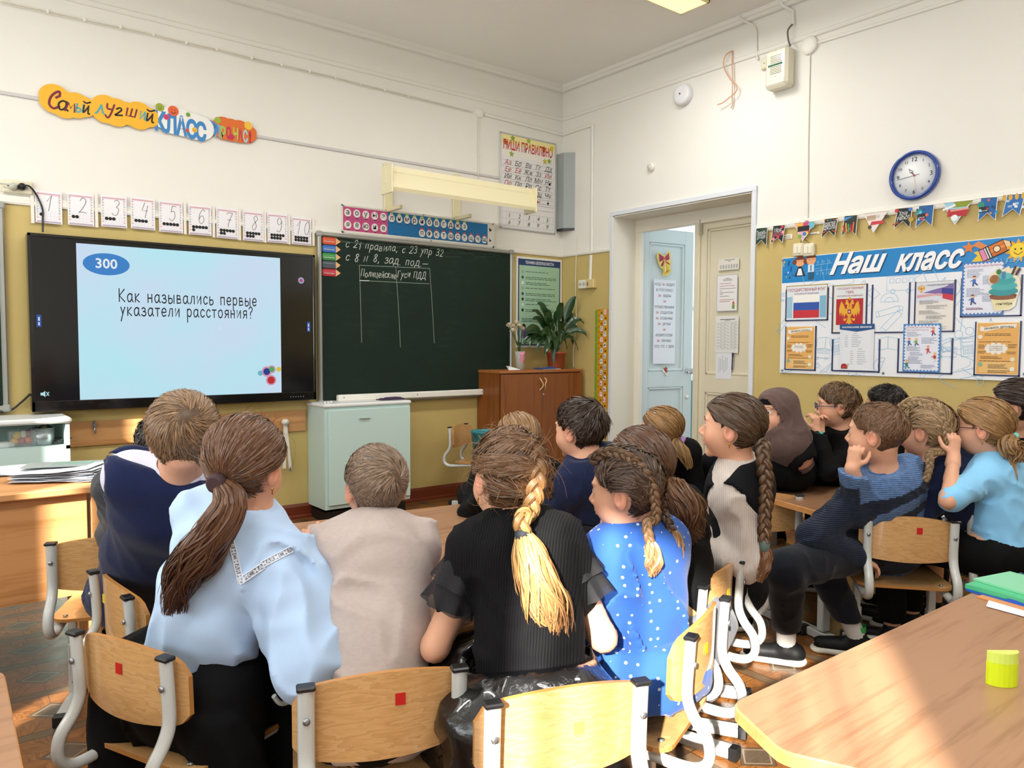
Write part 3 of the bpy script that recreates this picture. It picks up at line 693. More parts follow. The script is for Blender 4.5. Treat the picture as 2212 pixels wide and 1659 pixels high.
cbr, bx0, bx1, bz0, bz1 = chalkboard(690, (1104, 851), 'green chalkboard with chalk homework notes and an empty two column table', None)
z1b = onF(690, 508, -.03).z; 
pb = Plane((bx0, -.0285, bz0), (1, 0, 0), (0, 0, 1))
a = Art(pb, .0004)
def qb(px, py): p = onF(px, py, -.0289); return (p.x-pb.o.x, p.z-pb.o.z)
chalk = mat('chalk_white', '#d3d8ce', .95); chalk2 = mat('chalk_faint', '#8d9a8c', .95)
x, y = qb(746, 534); write(a, 'с 21 правила, с 23 упр 32', x, y, .036, .0045, chalk, .18, .25, .35, .92, 5)
x, y = qb(746, 556); write(a, 'с 8 N 8, зад. под.—', x, y-.02, .040, .0045, chalk, .18, .25, .35, .92, 9)
for l in (((776,573),(928,580)), ((776,573),(781,740)), ((855,577),(865,750)), ((928,580),(938,741)), ((777,606),(927,613))): a.stroke([qb(*l[0]), qb((l[0][0]+l[1][0])/2+.6, (l[0][1]+l[1][1])/2), qb(*l[1])], .0042, chalk2, 3)
a.stroke([qb(777, 606), qb(797, 606.5)], .006, chalk)
x, y = qb(779, 597); write(a, 'Полицейские', x, y, .034, .0042, chalk, .13, .15, .25, .72, 2)
x, y = qb(858, 598); write(a, 'Гуси ПДД', x, y, .034, .0042, chalk, .15, .2, .25, .8, 4)
rr = random.Random(5)
sm = mat('chalk_smear', '#4c5f53', .95)
for i in range(26):
    sx_ = rr.uniform(.0, bx1-bx0-.3); sy_ = bz1-bz0-.03-abs(rr.gauss(0, .03)); a.stroke([(sx_+.03, sy_), (sx_+.1, sy_+rr.uniform(-.008, .008)), (sx_+rr.uniform(.12, .3), sy_+rr.uniform(-.01, .01))], rr.uniform(.001, .003), sm, 3)
a.build('chalk_writing', cbr)
# pencil shaped magnets
for i, (cc, wd) in enumerate((('#cf4f2a', 'orange'), ('#2a63b0', 'blue'), ('#2f8a46', 'green'), ('#4a525c', 'grey'), ('#b72437', 'crimson'))):
    x, y = qb(696, 519+i*17.2); L, hh = .150, .052; w_ = .066
    r = thing('pencil_magnet', f'{wd} pencil-shaped magnet on the chalkboard\'s upper left corner', 'magnet', pb.P(x, y-.02, 0), 'pencil magnets on the chalkboard')
    pm = Plane(pb.P(x, y-hh/2, .0008), (1, 0, 0), (0, 0, 1))
    b = MB(); b.prism([(.008, 0), (.105, 0), (.105, hh), (.008, hh), (0, hh*.8), (0, hh*.2)], 0, .004, cm(cc, .35), pm.M()); b.build('pencil_body', r)
    b = MB(); b.prism([(.105, 0), (L-.012, hh*.42), (L-.012, hh*.58), (.105, hh)], 0, .0038, cm('#e2b27a', .5), pm.M()); b.prism([(L-.012, hh*.42), (L, hh*.5), (L-.012, hh*.58)], 0, .004, cm(cc, .35), pm.M()); b.build('pencil_tip', r)
    a = Art(pm, .0043); a.rect(.006, hh*.62, .098, .006, cm({'#cf4f2a':'#e2744e','#2a63b0':'#5488cc','#2f8a46':'#5aaa6b','#4a525c':'#747c86','#b72437':'#d4526a'}[cc], .35)); a.layer()
    if i != 3: a.text(('Русский язык', 'Математика', 'Окружающий мир', '', 'Литературное')[i], .053, hh*.32, .016, '#f2ece4', shear=.2, width=.084)
    a.build('print', r)
# alphabet strip above the chalkboard
pA = onF(1067.5, 534.3, -.015); A0 = onF(738, 441, -.015); z0a = onF(737.6, 503, -.015).z; AW = pA.x-A0.x; AH = A0.z-z0a
pl = Plane((A0.x, -.002, z0a), (1, 0, 0), (0, 0, 1))
r = thing('alphabet_strip', 'long pink and blue letter chart strip hung above the chalkboard', 'chart', pl.P(AW/2, 0, 0))
b = MB(); b.prism([(0, 0), (AW, 0), (AW, AH), (0, AH)], 0, .010, white_pl(), pl.M()); b.build('board', r)
b = MB()
for x, y, w_, h_ in ((0, 0, AW, .016), (0, AH-.010, AW, .010), (0, 0, .009, AH), (AW-.009, 0, .009, AH)): b.box(pl.P(x+w_/2, y+h_/2, .011), (w_, .006, h_), white_pl())
b.build('frame', r)
a = Art(pl, .0103); fx = .012; yb0, yt0 = .022, AH-.014; pw = AW*.273; wx = AW*.952
a.rect(fx, yb0, pw-fx, yt0-yb0, '#cf4f86'); a.rect(pw, yb0, wx-pw, yt0-yb0, '#1276b4'); a.layer()
ym = (yb0+yt0)/2; cwid = (pw-fx)/5
for i in range(1, 5): a.rect(fx+cwid*i-.0008, yb0, .0016, yt0-yb0, '#b0386e')
nb = 14; cw2 = (wx-pw)/nb
for i in range(1, nb): a.rect(pw+cw2*i-.0008, yb0, .0016, yt0-yb0, '#0e639b')
a.rect(fx, ym-.0008, wx-fx, .0016, '#3d5f95'); a.layer()
top1, top2 = 'аоуыэ', 'лнмрйбвгджз'; bot1, bot2 = 'яёюие', 'пфктшсхцчщ'
rad = min(cwid, cw2)*.42
def ball(x, y, ch, bell=None):
    if bell: a.disc(x, y+rad*1.0, rad*.55, bell, rad*.5, 10)
    a.disc(x+rad*.1, y-rad*1.15, rad*.45, '#5c2440' if x < pw else '#0c4a6e', rad*.2, 8)
    a.layer(); a.disc(x, y, rad, '#f2f0ec', rad*1.05, 18); a.layer(); a.text(ch, x, y-rad*.45, rad*1.9, '#1b1b20', bold=.012)
    a.z -= 2*a.eps
hh_ = (yt0-yb0)/2
for i, ch in enumerate(top1): ball(fx+cwid*(i+.5), ym+hh_*.52, ch)
for i, ch in enumerate(bot1): ball(fx+cwid*(i+.5), yb0+hh_*.5, ch)
for i, ch in enumerate(top2): ball(pw+cw2*(i+.5), ym+hh_*.48, ch, '#d8d860')
for i, ch in enumerate(bot2): ball(pw+cw2*(i+4.5), yb0+hh_*.45, ch, '#cf4a3c')
a.layer(2); a.text('ъ', wx+(AW-wx)*.42, ym+hh_*.3, .05, '#333', bold=.02) if False else a.text('ъ', wx+(AW-wx)*.42, ym+hh_*.3, .05, '#333333', bold=.02); a.text('ь', wx+(AW-wx)*.42, yb0+hh_*.3, .05, '#333333', bold=.02)
a.build('print', r)
for x, y in ((.012, .008), (.012, AH-.01), (AW*.5, AH-.004), (AW*.55, .008), (AW-.015, .01), (AW-.015, AH-.01)): b = MB(); b.lathe([(.006, 0), (.006, .003), (.002, .004)], pl.P(x, y, .014), screw(), 10, (0, -1, 0)); b.build('screw', r)
# chalk ledge
l0, l1 = onF(728, 853, -.06), onF(1045, 842, -.06)
r = thing('chalk_ledge', 'white strip ledge along the foot of the chalkboard', 'ledge', ((l0.x+l1.x)/2, -.066, l0.z-.03))
b = MB(); b.box(((l0.x+l1.x)/2, -.066, l0.z-.025), (l1.x-l0.x, .05, .05), white_pl(), bevel=.008); b.build('ledge_strip', r)
for t_ in (.03, .5, .97): b = MB(); b.lathe([(.005, 0), (.005, .002), (.001, .003)], (l0.x+(l1.x-l0.x)*t_, -.091, l0.z-.02), screw(), 8, (0, -1, 0)); b.build('screw', r)
# left chalkboard wing
lb0, lb1 = onF(22, 440), onF(22, 888)
chalkboard(0, 0, 'edge of a second green chalkboard left of the interactive display', (lb1.x-1.7, lb1.x-.02, lb1.z+.02, lb0.z-.02))
# digit cards 1..10
NW = 'one two three four five six seven eight nine ten'.split()
cards = [(77,410,133,482),(147,415,202,487),(219,420,273,491),(283,424,334,495),(344,432,394,502),(408,441,456,508),(468,447,514,515),(525,454,569,521),(578,459,621,525),(630,467,672,529)]
for i, (xa, ya, xb, yb) in enumerate(cards):
    p0 = onF(xa, yb, -.02); p1 = onF(xb, ya+(5 if i < 5 else 4), -.02); p0z = onF(xa, yb-2, -.02).z; w_, h_ = p1.x-p0.x, onF(xa, ya, -.02).z-p0z
    pc = Plane((p0.x, -.020, p0z), (math.cos(.01), 0, math.sin(.01*((i*7) % 3-1))), (0, 0, 1))
    r = thing('digit_card', 'white wall card with the handwritten number %s over as many black dots' % NW[i], 'card', pc.P(w_/2, 0, 0), 'digit cards above the display')
    b = MB(); b.prism([(0, 0), (w_, 0), (w_, h_), (0, h_)], -.001, .001, cm('#efedf0', .35), pc.M()); b.build('card_sheet', r)
    a = Art(pc, .0013); m_ = .008; a.layer()
    n = 14
    for row, c in ((h_-.016, '#c8506a'), (.010, '#7b3a78')):
        a.stroke([(m_+(w_-2*m_)*k/(2*n), row+(.003 if k % 2 else -.003)) for k in range(2*n+1)], .0028, c); a.stroke([(m_+(w_-2*m_)*k/(2*n), row-.005+(.003 if k % 2 else -.003)) for k in range(2*n+1)], .0018, c)
    cols = ['#d1495b', '#edae49', '#3a7ca5', '#6a4c93', '#46a06a', '#edae49', '#3a7ca5', '#d1495b', '#6a4c93']
    for k in range(9):
        y = .022+k*(h_-.046)/9
        for x in (m_+.004, w_-m_-.004): a.stroke([(x-.005, y+.005), (x+.004, y+.009), (x-.005, y+.014)], .0028, cols[k])
    gx0, gx1, gy0, gy1 = .022, w_-.022, .022, .022+h_*.2
    for k in range(6): a.rect(gx0+(gx1-gx0)*k/5-.0003, gy0, .0006, gy1-gy0, '#b9bcc4')
    for k in range(3): a.rect(gx0, gy0+(gy1-gy0)*k/2, gx1-gx0, .0006, '#b9bcc4')
    a.rect(gx0, gy1+.012, gx1-gx0, .0006, '#c4c6cc'); a.layer()
    pos = [(k % 5, 1-k//5) for k in range(i+1)] if i > 4 else [(k, 1) for k in range(i+1)]
    rd = (gx1-gx0)/10*1.05
    for cx_, cy_ in pos: a.disc(gx0-.002+(cx_+.5)*(gx1-gx0)/5, gy0+(cy_+.5)*(gy1-gy0)/2, rd, '#0c0c0d', n=12)
    s_ = str(i+1); D = {'1': [[(.05,.9),(.55,1.5),(.2,0)]], '2': [[(.15,1.2),(.45,1.5),(.8,1.25),(.5,.6),(0,.05)],[(0,.05),(.4,.12),(.8,.05)]], '3': [[(.3,1.35),(.6,1.5),(.85,1.2),(.5,.8)],[(.5,.8),(.75,.6),(.6,.1),(.2,-.02),(.02,.2)]],
      '4': [[(.45,1.45),(.1,.65),(.75,.65)],[(.8,1.2),(.45,-.05)]], '5': [[(.4,1.45),(.25,.85)],[(.25,.85),(.6,.95),(.7,.4),(.35,0),(.02,.2)],[(.4,1.45),(.85,1.45)]], '6': [[(.85,1.3),(.6,1.5),(.2,1),(.08,.35),(.35,0),(.7,.35),(.6,.8),(.3,.75),(.1,.45)]],
      '7': [[(.15,1.35),(.4,1.48),(.9,1.45)],[(.9,1.45),(.45,.6),(.3,0)],[(.2,.75),(.7,.75)]], '8': [[(.8,1.2),(.6,1.5),(.3,1.2),(.5,.8),(.6,.35),(.3,0),(.05,.3),(.4,.75),(.75,1.05),(.8,1.2)]], '9': [[(.8,1.1),(.55,1.5),(.2,1.2),(.3,.8),(.6,.85),(.8,1.15)],[(.8,1.15),(.7,.4),(.4,0),(.1,.15)]], '0': [[(.6,1.5),(.25,1.1),(.1,.4),(.35,0),(.7,.4),(.85,1.1),(.6,1.5)]]}
    hgt = h_*.48/1.5; xx = w_*.42 if len(s_) == 1 else w_*.26
    for ch in s_:
        for st in D[ch]: a.stroke([(xx+u*hgt*.8, gy1+.014+v_*hgt) for u, v_ in st], .0028, '#33343a', 0 if ch in '14' else 4)
        xx += hgt*.85
    a.build('print', r)
for k, (px, ya, yb) in enumerate(((71,412,482),(209,415,491),(400,436,506),(462,444,513),(518,449,519),(573,455,524),(625,462,528),(677,470,531))):
    p0 = onF(px, yb, -.015); h_ = onF(px, ya, -.015).z-p0.z; b = MB(); b.box((p0.x, -.016, p0.z+h_/2), (.018, .0015, h_), cm('#ece7dc', .5)); 
    tag(b.build('file_strip'), 'cream punched file strip beside the card numbered '+NW[(0, 2, 5, 6, 7, 8, 9, 9)[k]]+(' on its right' if k == 7 else ' on its left'), 'paper', 'file strips between the digit cards')
# banner: Самый лучший класс
pbn = PBN0 = Plane(onF(95, 243, -.014), (1, 0, 0), (0, 0, 1))
def qn(px, py): p = onF(px, py, -.017); return (p.x-pbn.o.x, p.z-pbn.o.z)
def cloud(cs, n=22):
    pts = []
    # union outline of overlapping discs by radial march along the strip
    xs = sorted(cs); top = []; bot = []
    x0_, x1_ = min(c[0]-c[2] for c in cs), max(c[0]+c[2] for c in cs)
    for k in range(61):
        x = x0_+(x1_-x0_)*k/60; hs = [(c[1]+math.sqrt(c[2]**2-(x-c[0])**2), c[1]-math.sqrt(c[2]**2-(x-c[0])**2)) for c in cs if abs(x-c[0]) < c[2]]
        if hs: top.append((x, max(h[0] for h in hs))); bot.append((x, min(h[1] for h in hs)))
    return bot+top[::-1]
BN_ = [0]
def banner_piece(name, label, blobs, colour, draw):
    BN_[0] += .0007; pbn = Plane(PBN0.o-Vector((0, .0045-BN_[0], 0)), (1, 0, 0), (0, 0, 1))
    cs = [(qn(x, y)[0], qn(x, y)[1], r_) for x, y, r_ in blobs]
    r = thing(name, label, 'banner', pbn.P(cs[0][0], cs[0][1], 0)); b = MB(); b.prism(cloud(cs), .0008, .003, cm(colour, .5), pbn.M()); b.build('card', r)
    a = Art(pbn, .0035); draw(a); a.build('lettering', r); return r
MR, BKc, TE = '#7a1f35', '#1b1513', '#4fa3ab'
def wordline(a, spec, outline=None):
    for ch, px, py, hpx, c, wd in spec:
        x, y = qn(px, py); h = hpx*.0036
        for st in G2.get(ch, G.get(ch, (1, []))[1] if ch in G else []):
            a.stroke([(x+(u+v_*.12)*h*wd, y+v_*h) for u, v_ in st], h*.20, c, 4 if ch not in 'мшин' else 0)
        a.z += a.eps*.1
G2 = {'С': [[(.85,1.15),(.8,1.5),(.5,1.35),(.2,.9),(.15,.3),(.5,.0),(.9,.25)],[(.6,.95),(.85,1.15)]], 'у': [[(.1,1),(.15,.5),(.5,.45)],[(.75,1),(.55,.0),(.3,-.55),(.05,-.3)]], 'ч': [[(.2,.8),(.5,1),(.65,.75),(.3,.25),(.15,.05),(.8,.15)]],
      'л': [[(.0,.25),(.15,.0),(.35,.3),(.55,1)],[(.55,1),(.75,.2),(.9,.05)]], 'ш': [[(.1,1),(.05,.05),(.45,.1),(.55,1)],[(.45,.1),(.9,.05),(1.0,1)]], 'и': [[(.1,1),(.08,.05),(.6,.9)],[(.6,1),(.62,.05),(.8,0)]], 'й': [[(.1,1),(.08,.05),(.6,.9)],[(.6,1),(.62,.05),(.8,0)],[(.0,1.45),(.3,1.3),(.75,1.5)]],
      'ы': [[(.1,1),(.08,.05),(.5,.05),(.55,.4),(.15,.5)],[(.85,1),(.85,.0)]], 'м': [[(.0,.0),(.3,1),(.5,.35),(.85,1),(.95,.0)]]}
banner_piece('banner_first_word', 'yellow cloud-shaped banner piece lettered with the first word', [(118,214,.085),(140,226,.08),(165,228,.075),(183,231,.06)], '#f2b417',
    lambda a: wordline(a, [('С',101,232,19,MR,1.0), ('а',124,236,15,BKc,1.0), ('м',140,239,14,MR,1.05), ('ы',163,241,13,TE,.95), ('й',178,244,13,BKc,1.0)]))
banner_piece('banner_second_word', 'yellow cloud-shaped banner piece lettered with the second word', [(209,233,.048),(228,236,.085),(252,243,.085),(278,246,.07),(300,250,.085),(322,254,.06)], '#f2b417',
    lambda a: wordline(a, [('л',202,244,15,TE,1.2), ('у',227,243,15,MR,1.1), ('ч',245,249,14,BKc,1.2), ('ш',271,251,14,MR,1.15), ('и',300,258,14,TE,1.0), ('й',315,262,14,BKc,1.1)]))
def d_klass(a):
    for ch, px, py in (('К',347,271),('Л',369,277),('А',392,281),('С',414,288),('С',434,293)):
        x, y = qn(px, py); a.text(ch, x, y-.03, .155, '#3b86c4', bold=.05, width=.070); a.layer()
    for px, py, c, r_ in ((345,232,'#9aab2f',.026),(374,240,'#e0622f',.033),(359,253,'#d2416e',.018),(406,248,'#7aa63c',.014),(420,281,'#f0b93a',.017),(404,282,'#d9592f',.012)):
        x, y = qn(px, py); a.disc(x, y, r_, c, n=14); a.layer(); a.disc(x-r_*.3, y+r_*.2, r_*.1, '#222222', n=6); a.disc(x+r_*.3, y+r_*.2, r_*.1, '#222222', n=6); a.stroke([(x-r_*.4, y-r_*.2), (x, y-r_*.5), (x+r_*.4, y-r_*.2)], r_*.12, '#222222', 3)
banner_piece('banner_third_word', 'white outlined banner piece with blue capital letters and smiling faces', [(353,257,.062),(372,260,.085),(395,266,.085),(418,273,.085),(437,277,.075)], '#f0eee8', d_klass)
banner_piece('banner_arrow', 'small blue round banner piece with a word and an arrow', [(452,275,.048),(458,277,.042)], '#3f86c6', lambda a: (a.text('ЭТО', *[qn(454,276)[0], qn(454,274)[1]-.005], .034, '#1d2440'), a.stroke([qn(449,280), qn(460,282)], .005, '#1d2440'), a.stroke([qn(457,278.5), qn(460,282), qn(456,283.5)], .005, '#1d2440')))
def d_pronas(a):
    for ch, px, py, c in (('П',470,286,'#6fb1c9'),('Р',482,289,'#9fc25a'),('О',494,290,'#c1304e'),('Н',509,292,'#b9c24f'),('А',519,294,'#c93a4a'),('С',530,297,'#a9c9d2'),('!',540,299,'#b02436')):
        x, y = qn(px, py); a.text(ch, x, y-.03, .105, c, bold=.04, width=.034 if ch != '!' else .014); a.layer()
    for px, py, c, r_ in ((470,260,'#9ab03a',.022),(536,272,'#f2c040',.028),(500,296,'#c22f55',.02)): x, y = qn(px, py); a.disc(x, y, r_, c, n=14)
banner_piece('banner_last_words', 'orange jagged banner piece with multicoloured capitals at the end', [(472,275,.05),(483,277,.075),(500,281,.075),(518,284,.075),(533,288,.065),(540,289,.05)], '#dd6b22', d_pronas)
# poster "write correctly"
c0 = onF(1079, 492, -.01); P1 = onF(1200, 305, -.01); z1 = onF(1080, 284, -.01).z; w_, h_ = P1.x-c0.x, z1-c0.z
pw_ = Plane((c0.x, -.004, c0.z), (1, 0, 0), (0, 0, 1))
r = thing('handwriting_poster', 'framed cursive alphabet poster under the corner of the ceiling moulding', 'poster', pw_.P(w_/2, 0, 0))
b = MB(); b.prism([(0, 0), (w_, 0), (w_, h_), (0, h_)], 0, .008, cm('#e9e6e3', .5), pw_.M()); b.build('board', r)
b = MB()
for x, y, ww, hh in ((0, 0, w_, .012), (0, h_-.012, w_, .012), (0, 0, .012, h_), (w_-.012, 0, .012, h_)): b.box(pw_.P(x+ww/2, y+hh/2, .009), (ww, .008, hh), mat('silver_frame', '#c5c6c8', .3, metal=.5), bevel=.002)
b.build('frame', r)
a = Art(pw_, .0084); a.rect(.012, h_-.19, w_-.024, .178, '#f1e5a0'); a.rect(.012, h_-.19, w_-.024, .10, '#eeeade'); a.layer()
a.text('Пиши правильно'.upper(), w_/2, h_-.135, .11, '#c2202b', bold=.02, width=w_*.88); a.layer()
for x, y, c in ((.1,.08,'#b9482a'),(.22,.035,'#8fa63a'),(.5,.03,'#9db340'),(.78,.07,'#b9382a'),(.88,.17,'#8fa63a'),(.2,.17,'#93a83c'),(.8,.18,'#c7b23c'),(.93,.05,'#e0c83a')): a.star(w_*x, h_-y, .03, c, 5, .5)
rows = ['Аа Бб Вв Гг Дд', 'Ее Ёё Жж Зз Ии', 'Йй Кк Лл Мм Нн', 'Оо Пп Рр Сс Тт', 'Уу Фф Хх Цц Чч', 'Шш Щщ ъ ы ь', 'Ээ Юю Яя']
vow = set('АаЕеЁёИиОоУуЫыЭэЮюЯяъ')-{'ъ'}
y = h_-.255; dy = (h_-.40)/7.0
for ri, row in enumerate(rows):
    gs = row.split(); n = len(gs)
    for k in (-.012, .028): a.rect(.03, y+k, w_-.06, .0015, '#6b6b72')
    a.layer()
    for gi, g in enumerate(gs):
        x = .03+(w_-.06)*(gi+.5)/(5 if ri < 6 else 4.2); a.text(g, x, y-.01, .060, '#b22c3a' if g[0] in vow else '#23252e', bold=-.002, shear=.35)
    y -= dy
gy = .03; gh = .115
for k in range(3): a.rect(.03, gy+gh*k/2, w_-.06, .0012, '#88898f')
for k in range(16): a.rect(.03+(w_-.06)*k/15, gy, .001, gh, '#a9aab0')
a.layer()
for k in range(10): a.text(str((k+1) % 10), .03+(w_-.06)*((k % 5)*.19+.13), gy+(gh/2 if k < 5 else 0)+.012, .05, '#33353d', shear=.25)
a.build('print', r)
# safety poster
c0 = onF(1119, 705, -.008); P1 = onF(1213, 560, -.008); z1 = onF(1115, 553, -.008).z; w_, h_ = P1.x-c0.x, .80
c0z = z1-h_; ps = Plane((onF(1115, 553, -.008).x, -.004, c0z), (1, 0, 0), (0, 0, 1))
w_ = P1.x-ps.o.x
r = thing('safety_poster', 'green computer safety poster in a white frame right of the chalkboard', 'poster', ps.P(w_/2, 0, 0))
b = MB(); b.prism([(0, 0), (w_, 0), (w_, h_), (0, h_)], 0, .009, white_pl(), ps.M()); b.build('board', r)
a = Art(ps, .0093); a.rect(.018, .018, w_-.036, h_-.036, '#1f3b66'); a.layer(); a.rect(.03, .03, w_-.06, h_-.105, '#9fc4a6'); a.text('ТЕХНИКА БЕЗОПАСНОСТИ', w_/2, h_-.06, .035, '#e8ecf0', bold=.02, width=w_*.62); a.layer()
yy = h_-.14
for k in range(8):
    a.disc(.07, yy+.008, .014, ('#8aa89a', '#43525a', '#dfe6dc', '#8fa39a', '#463a5c', '#30363c', '#d4dad2', '#22282c')[k], n=10); a.lines(.105, yy+.008, w_-.16, 2 if k % 3 else 1, .014, '#2e4a3a', .005, k, ragged=.35); yy -= .048
a.lines(.06, yy-.02, w_-.13, 3, .014, '#2e4a3a', .005, 30, ragged=.1)
a.layer(); a.disc(.085, yy-.085, .02, '#2a2320', n=12); a.poly([(.05, yy-.19), (.12, yy-.19), (.11, yy-.10), (.06, yy-.10)], '#6a4a86'); a.poly([(.1, yy-.14), (.17, yy-.15), (.17, yy-.162), (.1, yy-.155)], '#6a4a86'); a.poly([(.17, yy-.16), (.20, yy-.08), (.25, yy-.09), (.24, yy-.17)], '#5a6670')
a.build('print', r)
# grey metal wall box in the corner
x0g = onF(1207, 400, -.02).x; gz1 = onF(1250, 334, -.16).z; gz0 = onF(1222, 505, -.16).z
g0 = onF(1204, 495, -.02); gtop = onF(1204, 333, -.02).z; gbot = g0.z
gy1 = -.16; gxr = onF(1236, 500, gy1).x; 
r = thing('metal_cabinet', 'narrow grey metal wall cabinet hung high in the room corner', 'cabinet', (-.08, -.1, gbot))
gm = mat('grey_powder_coat', '#9ea5a3', .4); gx0_, gx1_ = g0.x, -.01
pts = [(gx0_, -.005), (gx0_, -.10), (gx0_+.09, -.19), (gx1_, -.19+.06), (gx1_, -.005)]
b = MB(); b.prism(pts[::-1] if False else ccw(pts), gbot, gtop, gm); b.build('body', r)
b = MB(); b.prism(ccw([(x_*.86+gx0_*.14-.003, y_*.86-.01) for x_, y_ in pts]), gbot-.02, gbot-.0005, blackcap()); b.build('bottom_vent', r)
pgr = Plane((gx0_+.09, -.19, gbot), Vector((gx1_-gx0_-.09, .06, 0)), (0, 0, 1)); a = Art(pgr, .001)
a.stroke([(.05, .075), (.075, .12), (.10, .075), (.05, .075)], .006, '#2a2c2c'); a.stroke([(.075, .088), (.075, .105)], .005, '#2a2c2c')
for k in range(5): a.rect(.112, .078+k*.009, .03, .004, '#2a2c2c')
a.rect(.055, .03, .06, .03, '#c9cdcb'); a.build('warning_print', r)
# long work lamp above the chalkboard
LY = -.42
la, lb_ = onF(838, 388, LY), onF(1145, 427, LY)
r = thing('board_lamp', 'old cream metal work lamp with chipped paint above the chalkboard', 'lamp', ((la.x+lb_.x)/2, -.2, la.z))
cmx = mat('chipped_cream_enamel', '#e9dfb6', .35, coat=.3); t = NT(cmx); 
nn = t.noise(t.coord('Object'), 7.0, 3, .6); t.set('Base Color', t.mix(t.math('GREATER_THAN', nn, .74), '#e9dfb6', '#4c3f2c'))
x0, x1, zc_ = la.x, lb_.x, la.z
prof = [(-.02, .085), (-.075, .10), (-.085, .06), (-.10, .045), (-.135, -.06), (-.125, -.085), (-.06, -.05), (.02, .02)]
b = MB(); n = len(prof); vs = []
for x in (x0, x1): vs += [(x, LY+.06+p_, zc_+z_) for p_, z_ in prof]
b.add(vs, [(i, n+i, n+(i+1) % n, (i+1) % n) for i in range(n)], cmx); b.build('reflector', r)
for x in (x0-.006, x1+.006):
    b = MB(); b.box((x, LY-.0, zc_+.0), (.012, .16, .20), cmx, bevel=.004); b.box((x, LY+.03, zc_+.03), (.016, .06, .12), cmx, bevel=.004); b.build('end_plate', r)
b = MB(); b.tube([(x0+.02, LY+.02, zc_-.02), (x1-.02, LY+.02, zc_-.02)], .013, white_pl(), 10); b.build('lamp_tube', r)
for px in (838, 986):
    p = onF(px, 340, -.01); b = MB(); b.box((p.x, -.012, zc_+.04), (.075, .02, .36), cmx, bevel=.004); b.tube([(p.x, -.02, zc_+.2), (p.x+.02, LY+.02, zc_+.09)], .0045, mat('grey_rod', '#6e6f6c', .4, metal=.6), 8)
    b.box((p.x, -.11, zc_-.135), (.03, .2, .03), cmx, bevel=.004); b.build('wall_bracket', r)
for px in (918, 1060):
    p = onF(px, 372, -.3); b = MB(); b.box((p.x, -.16, zc_+.10), (.03, .30, .022), cmx, bevel=.004); b.tube([(p.x, -.31, zc_+.10), (p.x+.03, LY+.03, zc_+.085)], .008, cmx, 8); b.tube([(p.x+.03, -.31, zc_+.11), (p.x+.06, LY+.03, zc_+.08)], .005, cmx, 6); b.build('support_arm', r)
# cables and conduits on the front wall
def conduit(name, pts, r_, label, clips=0, m=None, oval=None, up=(0, -1, 0)):
    b = MB(); b.tube(pts, r_, m or trimwhite(), 8, sx=oval, up=up)
    o = b.build(name); tag(o, label, 'cable'); return o
def wavy(p0, p1, n, amp, seed):
    rr = random.Random(seed); return [tuple(p0[k]+(p1[k]-p0[k])*i/n+(rr.uniform(-amp, amp) if k == 2 and 0 < i < n else 0) for k in range(3)) for i in range(n+1)]
F_ = lambda px, py, d=.012: (lambda p: (p.x, -d, p.z))(onF(px, py))
R_ = lambda px, py, d=.012: (lambda p: (-d, p.y, p.z))(onR(px, py))
wc = mat('cream_cable', '#e6e0cf', .5)
r = thing('clipped_cable', 'thin pale cable clipped in a sagging line high on the front wall', 'cable', F_(450, 100))
pa = [F_(*q_) for q_ in ((0,4),(103,26),(182,44),(260,60),(331,76),(402,93),(467,107),(543,126),(607,141),(668,155),(723,168),(777,182),(830,195),(880,207),(1020,242))]
b = MB(); b.tube(catmull([tuple(p) for p in pa], 3), .0035, wc, 6); b.tube(catmull([(p[0], p[1], p[2]-.009-.004*(i % 2)) for i, p in enumerate(pa)], 3), .0025, wc, 6); b.build('wire', r)
for i, p in enumerate(pa[1:-1]):
    b = MB(); b.box(p, (.016, .016, .022), white_pl(), bevel=.004); b.build('cable_clip', r)
def jbox(name, c, rad, label, axis):
    r = thing(name, label, 'junction box', c); b = MB(); b.lathe([(rad, 0), (rad, .018), (rad*.94, .024), (rad*.5, .026), (.001, .026)], c, trimwhite(), 28, axis); b.build('cover', r); return r
jbox('junction_box', F_(1035, 245, 0), .038, 'round white junction box on the front wall between clipped cable and trunking', (0, -1, 0))
conduit('cable_trunking', [F_(1044, 247, .008), F_(1213, 291, .008)], 1.0, 'flat white trunking running from the round junction box to the room corner', oval=(.008, .016))
conduit('cable_trunking', [R_(1218, 291, .008), R_(1280, 270, .008)], 1.0, 'short flat trunking just right of the room corner', oval=(.008, .016), up=(-1, 0, 0))
conduit('cable_trunking', [R_(1281, 270, .008), R_(1279, 545, .008)], 1.0, 'vertical white trunking running down beside the room corner', oval=(.008, .016), up=(-1, 0, 0))
conduit('cable_trunking', [R_(1278, 551, .008), R_(1276, 604, .008)], 1.0, 'white trunking dropping across the ochre wall to the twin socket', oval=(.008, .018), up=(-1, 0, 0))
conduit('hanging_wire', [R_(1248, 512, .01), R_(1245, 600, .01), R_(1247, 700, .012), R_(1240, 760, .01), R_(1241, 792, .012)], .004, 'thin white wire hanging from the grey wall cabinet down behind the plant', m=wc)
conduit('vertical_cable', [F_(1033, 256, .008), F_(1032, 385, .008)], .005, 'thin vertical cable dropping from the round junction box behind the lamp', m=wc)
conduit('grey_trunking', [F_(-40, 193, .006), F_(1085, 386, .006)], 1.0, 'long pale grey trunking crossing the front wall behind the word banner', m=mat('pale_grey_plastic', '#cfccca', .5), oval=(.005, .011))
